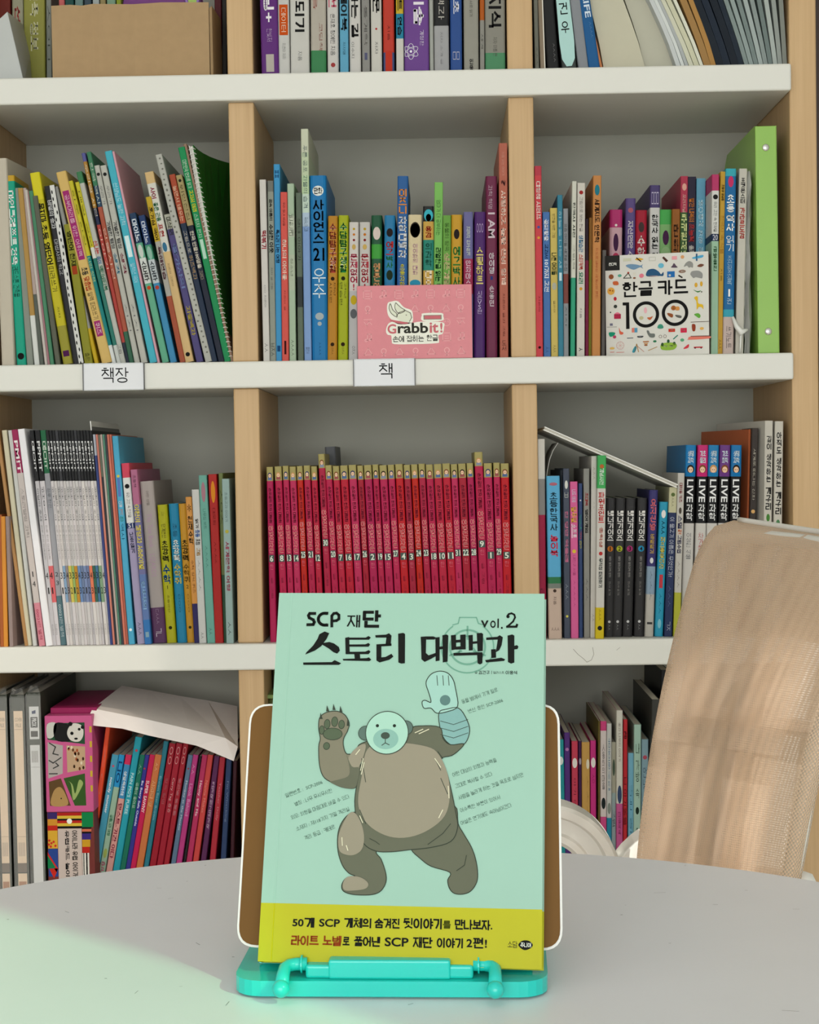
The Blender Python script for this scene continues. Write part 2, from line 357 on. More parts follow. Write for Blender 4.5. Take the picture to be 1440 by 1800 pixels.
# ------------------------------------------------------------------ room
def struct(name, mb, m, **k):
    o = mb.build(name, m, **k); o['kind'] = 'structure'; return o
RX0, RX1, RY0, RY1, RZ = -2.3, 1.6, -2.5, 2.62, 3.1
b = MB(); b.box((RX0 - .1, RY0 - .1, -.08), (RX1 + .1, RY1 + .1, 0)); struct('floor', b, M_floor)
b = MB(); b.box((RX0 - .1, RY0 - .1, RZ), (RX1 + .1, RY1 + .1, RZ + .08)); struct('ceiling', b, M_wall)
b = MB(); b.box((RX0 - .1, RY1, 0), (RX1 + .1, RY1 + .1, RZ)); struct('wall_back', b, M_wall)
b = MB(); b.box((RX0 - .1, RY0, 0), (RX0, RY1, RZ)); struct('wall_left', b, M_wall)
SIDE = [(-1.45, -.59, .9, 2.6), (.08, .66, .6, 2.22), (.08, .60, 2.34, 2.99)]      # unseen right wall openings, sized to place sun patches: Y0, Y1, Z0, Z1
b = MB(); ys = [RY0 - .1, -1.45, -.59, .08, .66, RY1]
for i_ in (0, 2, 4): b.box((RX1, ys[i_], 0), (RX1 + .1, ys[i_ + 1], RZ))
b.box((RX1, -1.45, 0), (RX1 + .1, -.59, .9)); b.box((RX1, -1.45, 2.6), (RX1 + .1, -.59, RZ))
b.box((RX1, .08, 0), (RX1 + .1, .66, .6)); b.box((RX1, .08, 2.22), (RX1 + .1, .66, 2.34)); b.box((RX1, .08, 2.99), (RX1 + .1, .66, RZ)); b.box((RX1, .60, 2.34), (RX1 + .1, .66, 2.99))
struct('wall_right', b, M_wall)
WX0, WX1, WZ0, WZ1 = -1.9, 1.3, .25, 2.45
b = MB()
b.box((RX0 - .1, RY0 - .12, 0), (RX1 + .1, RY0, WZ0)); b.box((RX0 - .1, RY0 - .12, WZ1), (RX1 + .1, RY0, RZ))
b.box((RX0 - .1, RY0 - .12, WZ0), (WX0, RY0, WZ1)); b.box((WX1, RY0 - .12, WZ0), (RX1 + .1, RY0, WZ1))
struct('wall_front', b, M_wall)
for n_, (a0, a1) in (('baseboard_back', ((RX0, RY1 - .012, 0), (RX1, RY1, .08))), ('baseboard_left', ((RX0, RY0, 0), (RX0 + .012, RY1 - .012, .08))), ('baseboard_right', ((RX1 - .012, RY0, 0), (RX1, RY1 - .012, .08)))):
    b = MB(); b.box(a0, a1); struct(n_, b, M_white)
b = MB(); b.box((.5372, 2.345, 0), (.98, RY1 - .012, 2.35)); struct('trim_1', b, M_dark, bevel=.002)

# ------------------------------------------------------------------ bookcase
case = tag(empty('bookcase', ((XD[0][0] + XD[3][1]) / 2, YF + DEP / 2, 0)), 'tall maple and white open bookcase filled with books against the wall', 'bookcase')
def rel(o, par):     # keep the world place when parenting to an Empty
    o.parent = par; o.matrix_parent_inverse = Matrix.LocRotScale(par.location, par.rotation_euler, (1, 1, 1)).inverted()
    return o
TOPZ = ZT[0] + .03
for i in (0, 3):
    b = MB(); b.box((XD[i][0], YF + .012, 0), (XD[i][1], YB + .012, TOPZ)); rel(b.build('side_panel', M_wood, bevel=.0022), case)
for z in ZT:
    b = MB(); b.box((XD[0][1] - .0003, YF, z - TH), (XD[3][0] + .0003, YB, z)); o = rel(b.build('shelf_board', M_white, bevel=.003, seg=3), case)
for zi in range(len(ZT) - 1):
    for i in (1, 2):
        b = MB(); b.box((XD[i][0], YF + .012, ZT[zi + 1]), (XD[i][1], YB, ZT[zi] - TH)); rel(b.build('divider_panel', M_wood, bevel=.0022), case)
for i in range(3):
    b = MB(); b.box((XD[i][1] - .01, YB, .05), (XD[i + 1][0] + .01, YB + .006, TOPZ - .01)); rel(b.build('back_panel', M_back), case)
b = MB(); b.box((XD[0][1], YF + .05, 0), (XD[3][0], YF + .066, ZT[5] - TH)); rel(b.build('plinth', M_white), case)
# pencil squiggle and scuffs on the shelf fronts
pr = Print((0, YF, CAMZ), (1, 0, 0), (0, 0, 1))
sq = [(1008, 1141), (1016, 1150), (1026, 1158), (1032, 1164), (1040, 1160), (1044, 1150), (1042, 1138)]
pr.line([pr.uv(*q) for q in sq], .0006, lin('8a857a'), L=1.5); pr.line([pr.uv(1084, 1143), pr.uv(1090, 1138)], .0005, lin('9a958a'))
rel(pr.build('pencil_mark'), case)

# ------------------------------------------------------------------ books
ORD = ['', 'first', 'second', 'third', 'fourth', 'fifth', 'sixth', 'seventh', 'eighth', 'ninth', 'tenth', 'eleventh', 'twelfth', 'thirteenth', 'fourteenth', 'fifteenth', 'sixteenth', 'seventeenth', 'eighteenth', 'nineteenth', 'twentieth'] + [f"{i}{'th' if i % 10 not in (1, 2, 3) else ['', 'st', 'nd', 'rd'][i % 10]}" for i in range(21, 80)]
G = .90
def cover_mesh(w, dep, H, base, bands, c, t=.0006, side=None):
    mb = MB(); zs = {0, 1}
    for f0, f1, _ in bands: zs |= {1 - f0, 1 - f1}
    zs = sorted(zs)
    ti = max(.0012, c * .9 + t)
    if c > .0015: front = [(0, c), (c * .35, c * .3), (c * 1.1, 0), (w - c * 1.1, 0), (w - c * .35, c * .3), (w, c)]
    else: front = [(0, c), (c, 0), (w - c, 0), (w, c)]
    prof = [(0, dep)] + front + [(w, dep), (w - t, dep), (w - t, ti), (t, ti), (t, dep)]
    n = len(prof); base_l = lin(base, G); ns = len(front) + 1
    for a, z0 in enumerate(zs[:-1]):
        z1 = zs[a + 1]; mid = 1 - (z0 + z1) / 2; col = base_l
        for f0, f1, h in bands:
            if f0 <= mid <= f1: col = lin(h, G)
        vs = [(x, y, z * H) for z in (z0, z1) for x, y in prof]
        mb.mesh(vs, [(i, (i + 1) % n, (i + 1) % n + n, i + n) for i in range(n)], col)
    for z in (0, H):
        q = [(0, dep), (t, dep), (t, ti), (w - t, ti), (w - t, dep), (w, dep)] + front[::-1]
        tr = tessellate_polygon([[Vector((x, y, 0)) for x, y in q]]); vs = [(x, y, z) for x, y in q]
        mb.mesh(vs, [tuple(f) for f in tr], base_l)
    return mb
def parse_bands(s):
    out = []
    for p in (s or '').split(';'):
        if p: r_, h = p.split(':'); a, b_ = r_.split('-'); out.append((float(a), float(b_), h))
    return out
def book(row, xt, yt, xb, yb, wpx, rec, base, desc, bands='', texts='', name='book', cat='book', dep=None, yaw=0, c=None, H=None, pages='d8d2c2', hard=0, xh=None, extra=None, label=None, group=None, side=None):
    Y = YF + rec; zs = ROWZ[row]
    Pt = hit(xt, yt, Y); Pb = hit(xb, yb, Y)
    u = (Pt - Pb).normalized(); base_p = Pb + u * ((zs - Pb.z) / u.z)
    th = math.atan2(u.x, u.z); Hh = H or (Pt - base_p).length; w_ = wpx * Y / 2900 * math.cos(th) * .985
    if th > 0: base_p = base_p + Vector((0, 0, w_ * math.sin(th)))
    dep = dep or min(Hh * .70, DEP - rec - .006)
    dep = min(dep, DEP - rec - .004)
    o = tag(empty(name, base_p + Vector((0, 0, .0002))), label, cat, group)
    o.rotation_euler = (0, th, R(yaw))
    if c is None: c = .0022 if w_ > .013 else .0009
    bands = parse_bands(bands)
    cover_mesh(w_, dep, Hh, base, bands, c).build('cover', M_cover, o)
    pg = MB(); i_ = .0025 if hard else .0006
    pg.box((.00062, max(.0012, c * .9 + .0006), i_), (w_ - .00062, dep - (i_ + .0006), Hh - i_), lin(pages)); pg.build('page_block', M_pages, o)
    pr = Print((0, 0, 0), (1, 0, 0), (0, 0, 1))
    for t in texts.split('¦') if texts else []:
        p = t.split('|'); s_, rng, h, mode = p[0], p[1], p[2], (p[3] if len(p) > 3 else 'r'); wf = float(p[4]) if len(p) > 4 else .6
        off = float(p[5]) if len(p) > 5 else 0
        f0, f1 = map(float, rng.split('-')); v1, v0 = Hh * (1 - f0), Hh * (1 - f1); cx = w_ * (.5 + off); hw = w_ * wf / 2
        bold = .025 if mode.isupper() else 0; cl = lin(h, G)
        if mode in 'rR': pr.text(s_, cx - hw, v0, cx + hw, v1, cl, 2, bold, rot=1)
        elif mode in 'uU': pr.text(s_, cx - hw, v0, cx + hw, v1, cl, 2, bold, rot=2)
        elif mode in 'hH': pr.text(s_, cx - hw, v0, cx + hw, v1, cl, 2, bold)
        elif mode in 'vV': pr.stack(s_, cx - hw, v0, cx + hw, v1, cl, 2, bold)
        elif mode == 'o': pr.disc(cx, (v0 + v1) / 2, hw, cl, 1.5)
        elif mode == 'O': pr.disc(cx, (v0 + v1) / 2, hw, cl, 1.5, ry=(v1 - v0) / 2)
        elif mode == 'b': pr.rect(cx - hw, v0, cx + hw, v1, cl, 1.3)
        elif mode == 'a': art(pr, cx, (v0 + v1) / 2, hw, (v1 - v0) / 2, cl, s_)
    if extra: extra(pr, w_, Hh)
    pr.build('spine_print', o)
    o['_dims'] = (w_, dep, Hh); 
    return o
def art(pr, cx, cy, rx, ry, col, seed):
    """small generic figure drawing: head, hair and body"""
    rnd = random.Random(seed); hair = [lin('2a2018'), lin('7a4a2a'), lin('303a60'), lin('c0905a')][rnd.randrange(4)]
    pr.disc(cx, cy + ry * .2, rx * .85, hair, 1.4, 12, ry=ry * .7); pr.disc(cx, cy + ry * .1, rx * .6, lin('e6c0a0'), 1.7, 12, ry=ry * .5)
    pr.rect(cx - rx * .8, cy - ry, cx + rx * .8, cy - ry * .35, col, 1.5)
    for s_ in (-1, 1): pr.disc(cx + s_ * rx * .22, cy + ry * .1, rx * .09, lin('201810'), 2, 6, ry=ry * .1)
CELL = {}
def shelf_row(row, cell, yb, items, rec=.012, group=None):
    """items: (xt, yt, xb, w, base, desc, bands, texts, opts)"""
    for k, it in enumerate(items):
        xt, yt, xb, wpx, base, desc = it[:6]; bands = it[6] if len(it) > 6 else ''; texts = it[7] if len(it) > 7 else ''; op = dict(it[8]) if len(it) > 8 else {}
        r_ = op.pop('rec', rec + (k * 37 % 5) * .0012); yb_ = op.pop('yb', yb)
        i = CELL.get(cell, 0) + 1; CELL[cell] = i
        nm = op.get('name', 'book')
        lb = op.pop('label', None) or f"{desc}, {ORD[i]} item from left, {cell}"
        book(row, xt, yt, xb, yb_, wpx, r_, base, desc, bands, texts, label=lb, group=op.pop('group', group or f"books in the {cell}"), **op)

def atom(p, w, H):
    cx, cy = w * .10, H * .135
    for a in (0, 60, 120):
        pts = [(.011 * math.cos(t) , .0045 * math.sin(t)) for t in [2 * math.pi * i / 20 for i in range(20)]]
        ca, sa = math.cos(R(a + 90)), math.sin(R(a + 90))
        q = [(cx + .006 + x * ca - y * sa, cy + x * sa + y * ca) for x, y in pts]
        q = [(max(.0012, min(w - .001, x)), y) for x, y in q]
        p.line(q, .0008, lin('e8e4f0'), 1.6, closed=True)
    p.disc(cx + .006, cy, .0018, lin('e8e4f0'), 1.7)

# ---- top row, middle
TM = 'top row middle'
shelf_row('A', TM, 128, [
 (453, -150, 460, 31, '5f2a78', 'thick purple book with white heading', '', '딥러닝|0-.28|e8e0e8|R|.5¦밑러닝+|.28-.67|f0ecf0|R|.6¦한빛저|.71-.79|b8a0c0|r|.3¦ |.87-.98|b8b0a8|b|.45'),
 (486, -150, 490, 20, 'c9c8c4', 'slim white book with orange block', '.53-.78:c9c8c4', '시작하는|.2-.5|404040|R|.6¦ |.56-.75|c85018|b|.75¦데이터|.58-.73|f0d8c0|r|.4¦지은이 저자|.8-.9|808080|r|.3'),
 (508, -150, 511, 34, 'cccac4', 'wide white book with black heading', '', '개발자 되기|.2-.73|202020|R|.5¦지음|.85-.91|707070|r|.2'),
 (545, -170, 547, 27, 'b5aea2', 'beige book with green foot', '.86-1:3a8050', '첫 걸음|.3-.62|a04030|r|.25|-.2¦코딩책|.7-.86|905a50|r|.22|.15'),
 (573, -150, 576, 20, 'cfcbc6', 'white book with pink heading', '', '파이썬|.3-.58|c85a70|R|.7¦윤재호 황예린 지음|.62-.88|303030|r|.4¦ |.92-.96|a04040|o|.4'),
 (596, -150, 598, 15, '5fa4c4', 'sky blue book with dark heading', '', '코드 플레이북|.2-.73|202a30|R|.75¦저자명|.8-.88|305060|r|.3'),
 (612, -150, 615, 20, 'cfccc7', 'white book with black lettering', '', '더 멀리 가는 길|.12-.77|202020|R|.62¦이수지|.8-.9|606060|r|.25|-.2'),
 (634, -120, 637, 14, '8e8c88', 'grey book with faint heading', '', '기초 통계학|.3-.8|5a5854|r|.4¦ |.85-.9|585a78|b|.35'),
 (650, -150, 653, 19, 'cecbc3', 'white book with short black heading', '', '입문|.42-.62|202020|R|.62¦저자|.8-.88|606060|r|.25¦ |.71-.73|b03030|o|.2'),
 (672, -135, 674, 20, 'c03a2a', 'red orange book with blue foot edges', '.86-1:46507c', '설|.35-.5|401818|R|.5¦지음|.68-.78|602018|r|.2', {'extra': lambda p, w, H: p.rect(w * .2, 0, w * .8, H * .15, lin('c03a2a', G), 1.2)}),
 (695, -145, 697, 13, 'cfccc4', 'yellow headed narrow book with blue stripe', '0-.62:c8a82a;.62-.78:2080a0', '프로젝트|.3-.6|202020|R|.65¦연습|.64-.76|202020|R|.6'),
 (708, -150, 711, 44, '6e4490', 'very wide purple book with atom drawing', '', '내는 기술|.2-.70|eae4ee|R|.42|.1¦개정판|.73-.83|e0d8e8|r|.15|.22', {'extra': lambda p, w, H: atom(p, w, H)}),
 (753, -130, 756, 7, 'a8aaa4', 'pale page edged thin book', '', ''),
 (761, -145, 764, 26, 'a4a4a6', 'book with black top and silver foot', '0-.70:222224', '활용백과|.3-.66|c8c4bc|r|.4¦저자 소개 글|.74-.95|808084|r|.16'),
 (790, -150, 792, 21, '2c4f90', 'deep blue book with white heading', '', '기초|.45-.63|e8e8f0|R|.5¦ㅁㅁ|.87-.92|c0c0d0|h|.55'),
 (814, -150, 816, 26, '96948a', 'grey beige book with small lettering', '', '교과서로 읽기|.5-.65|505048|r|.2¦인물|.92-1|303030|V|.25'),
 (843, -140, 844, 8, '8f8d86', 'narrow grey book with orange head', '0-.66:b05818', '세계|.75-.85|505048|r|.4'),
 (851, -150, 853, 36, '8c8a80', 'wide grey book with black heading', '.88-1:4f8c64', '상식|.2-.46|1c1c1c|R|.6¦지식|.5-.72|1c1c1c|R|.62¦저자 이름 편|.78-.9|606058|r|.2'),
], rec=.014)

# ---- second row, left
SL = 'second row left'
def dotted(n, h0, h1, col):
    def f(p, w, H):
        rnd = random.Random(n)
        for i in range(n):
            v = H * (1 - (h0 + (h1 - h0) * i / n)); p.disc(w * (.3 + .4 * rnd.random()), v, w * .16, lin(col, G), 1.6, 8, ry=w * (.1 + .12 * rnd.random()))
    return f
shelf_row('B', SL, 636, [
 (-12, 279, 2, 24, 'c8bfae', 'cream plastic file box with rounded edge', '', '', {'name': 'file_box', 'cat': 'file box', 'c': .003, 'dep': .24, 'yaw': -6}),
 (8, 309, 29, 17, '16a084', 'emerald green book with white heading', '0-.03:c8a030', '마인크래프트|.08-.37|f0f4f0|R|.65¦건축|.38-.47|f0f4f0|R|.6¦레드스톤 건축물|.48-.64|103028|r|.6¦ |.935-.97|181818|o|.7', {'dep': .19}),
 (24, 331, 47, 12, '8a9086', 'translucent grey green slim folder', '', '', {'dep': .2, 'name': 'folder', 'cat': 'folder'}),
 (31, 331, 60, 9, 'b08a48', 'thin tan and white book', '.72-1:d8dad6', '', {}),
 (38, 331, 69, 8, 'b9a7a0', 'thin grey book with dark foot', '.6-1:5a6058', '', {}),
 (43, 334, 78, 5, 'c8bfb8', 'thin off white book', '', '', {}),
 (46, 336, 83, 4, 'b08088', 'very thin dusty pink book', '', '', {}),
 (50, 336, 87, 8, '4c8a68', 'thin sage green book', '', '', {}),
 (57, 345, 97, 9, '5c5e50', 'dark olive thin book beside wide yellow', '', '', {}),
 (52, 305, 110, 18, 'c4b820', 'wide yellow book with bubble heading', '.0-.14:d8cc22;.8-1:9a9430', '몰지마|.16-.26|202018|R|.75¦초등 영단어|.27-.48|202018|R|.62¦따라쓰기|.49-.62|202018|r|.5¦저자|.7-.76|606020|r|.2¦ |.93-.96|502050|b|.6', {'dep': .2}),
 (77, 328, 128, 19, '26262a', 'black book with white doodled edge', '', '비밀의 숲과|.08-.24|c8c8c8|R|.4|-.2¦마법사의 학교|.3-.5|c0c0c0|r|.35|-.2', {'extra': lambda p, w, H: (p.rect(w * .55, 0, w, H, lin('d8d8d4', G), 1.2), [p.disc(w * (.65 + .25 * random.random()), H * i / 26, w * .07, lin('202020'), 1.5, 6, ry=H * .012) for i in range(26)])}),
 (112, 395, 148, 15, '8c8a22', 'dull olive yellow book half hidden', '', '영단어 천재|.05-.3|303010|R|.6¦ |.3-.36|a04020|b|.6¦출판|.92-.98|303010|r|.5', {'yb': 636}),
 (94, 329, 165, 8, '9c9c98', 'silver grey tube spined book with yellow foot', '.8-1:c8a820', '', {'c': .002}),
 (98, 304, 178, 19, 'd6b46a', 'peach yellow book with magenta ribbon heading', '', ' |.1-.46|a03070|b|.62¦공부머리를 위한 어휘력|.12-.44|e8c0d0|r|.4¦초등|.5-.54|303030|R|.6¦맞춤법|.55-.62|c05030|R|.6¦일력 따라쓰기|.63-.77|403828|r|.5¦ |.78-.86|a03070|b|.6¦퀴즈|.79-.85|f0e0e0|r|.4', {'dep': .2}),
 (120, 319, 196, 8, '12807e', 'thin yellow topped teal book', '0-.41:c8be2c;.9-1:dce0e0', '하루 한장|.05-.36|6a6420|r|.4¦나의 첫책|.42-.55|c8e0a0|r|.6', {}),
 (132, 321, 205, 7, '287468', 'second thin yellow and teal book', '0-.36:c8be2c;.36-.42:d8d8d0;.9-1:c8ccc8', '매일 공부|.05-.36|6a6420|r|.4', {}),
 (134, 303, 211, 10, 'b9bab2', 'white activity book with green head', '0-.06:3c7a50', '신나는|.36-.43|c03838|R|.8¦종이|.44-.48|3870a0|R|.7¦액티비티북|.49-.62|408060|R|.75¦그림|.9-.95|505050|r|.5', {}),
 (143, 270, 221, 7, 'b04038', 'thin red book with blue topped spine', '0-.04:585a98;.04-.26:b08030;.26-.34:202848;.9-1:202838', '우리말 사전|.05-.3|e0d8c0|r|.6¦이야기|.36-.55|e8c0b0|r|.5', {}),
 (152, 268, 227, 8, 'a8523c', 'thin rust book with green head', '0-.16:3c7a58;.16-.26:24405c;.85-1:306048', '한국 역사|.05-.25|d0d8c8|r|.6¦인물사전|.36-.6|e8c8b8|r|.5', {}),
 (165, 292, 236, 10, 'bab9b0', 'pale grey book with dark dot', '', ' |.03-.06|282828|o|.6¦우리가|.1-.2|606060|r|.4¦기발한 탐정|.28-.42|505050|R|.6¦생각|.44-.55|407890|R|.5¦저자|.7-.85|707070|r|.3', {}),
 (176, 292, 248, 11, 'bab9b0', 'second pale grey book with dark dot', '', ' |.03-.06|282828|o|.6¦우리가|.1-.2|606060|r|.4¦기발한 탐정|.28-.42|505050|R|.6¦생각|.44-.55|803848|R|.5¦저자|.7-.85|707070|r|.3', {}),
 (184, 267, 263, 13, '44b0c4', 'tall sky blue book with pale lettering', '', '선생님도 놀란 과학|.15-.35|c8e8f0|r|.6¦ |.4-.5|d8eef0|b|.6¦일학년 국어|.53-.62|b8e0f0|r|.6', {'dep': .2}),
 (196, 267, 276, 5, 'e0a8b4', 'tall very thin pink book', '', '', {'dep': .2}),
 (227, 376, 285, 12, '5fa888', 'green puzzle book with navy head', '0-.2:1c3858;.3-.47:d4d8d4', '마이노|.04-.19|e0e8f0|R|.7¦ |.21-.3|c8d0c8|O|.7¦스도쿠|.32-.46|202020|V|.75¦ |.48-.52|c04820|o|.6', {}),
 (243, 380, 299, 12, '3a88b4', 'blue puzzle book with navy head', '0-.2:1c3868;.2-.3:3f9070;.3-.46:c0c8cc', '마이노|.04-.19|d0d8e8|R|.6¦ |.21-.3|90b8a8|O|.7¦스도쿠|.31-.45|202830|V|.7¦ |.47-.51|b04030|o|.6', {}),
 (256, 347, 316, 10, 'a04c30', 'yellow topped rust coloured book', '0-.27:c0a020;.27-.6:a8a49c', '호기심 국어|.06-.26|403010|R|.6¦독해연습|.3-.5|502030|R|.6', {}),
 (254, 304, 325, 16, 'd2b27c', 'peach book with white panel and birds', '.06-.42:d4d2c8', '사이|.08-.14|902848|R|.5¦좋은 관용|.16-.26|287048|R|.5¦표현|.27-.34|b03838|R|.5¦ |.37-.42|3a7090|O|.5¦지은이 그린이|.48-.6|706040|r|.22¦ |.95-.97|181818|o|.5', {'dep': .2}),
 (288, 378, 345, 13, '4c4478', 'purple book with gold cut lettering', '0-.1:b0b0a0', '미스터리|.02-.14|303028|R|.6¦불가사의|.2-.5|7080b0|R|.5¦괴물백과|.62-.82|b0a040|R|.55', {}),
 (273, 273, 361, 12, 'b4b4ac', 'tall grey white speckled book', '', '', {'extra': dotted(38, .02, .98, '74746c'), 'dep': .2}),
 (297, 308, 372, 11, '1c2c44', 'red headed navy book', '0-.26:a8482c', '놀면서 배우는|.06-.25|e8c8a8|r|.6¦그림으로|.3-.42|d0c8b8|r|.5¦퀴즈백과|.43-.56|c09a60|r|.6', {}),
 (309, 309, 384, 11, '181e30', 'olive headed midnight blue book', '0-.27:a49464', ' |.02-.04|282820|o|.5¦위인전집|.05-.24|403820|r|.5¦한국 인물100명을|.3-.5|d8d0c0|R|.65¦그리다|.51-.56|b8a888|r|.5', {}),
 (313, 260, 394, 12, '108a50', 'tall green book with yellow heading', '', '대한민국 만화로 읽기|.06-.19|d8e8d8|r|.6¦교과서 미리|.2-.3|d8d020|R|.6¦스피치 편지|.31-.42|c8e0d0|r|.55¦ |.43-.52|b8dcc8|b|.5', {'dep': .2}),
 (322, 254, 405, 6, '9a7c68', 'tall thin beige brown book', '', '', {'dep': .2}),
], rec=.012)

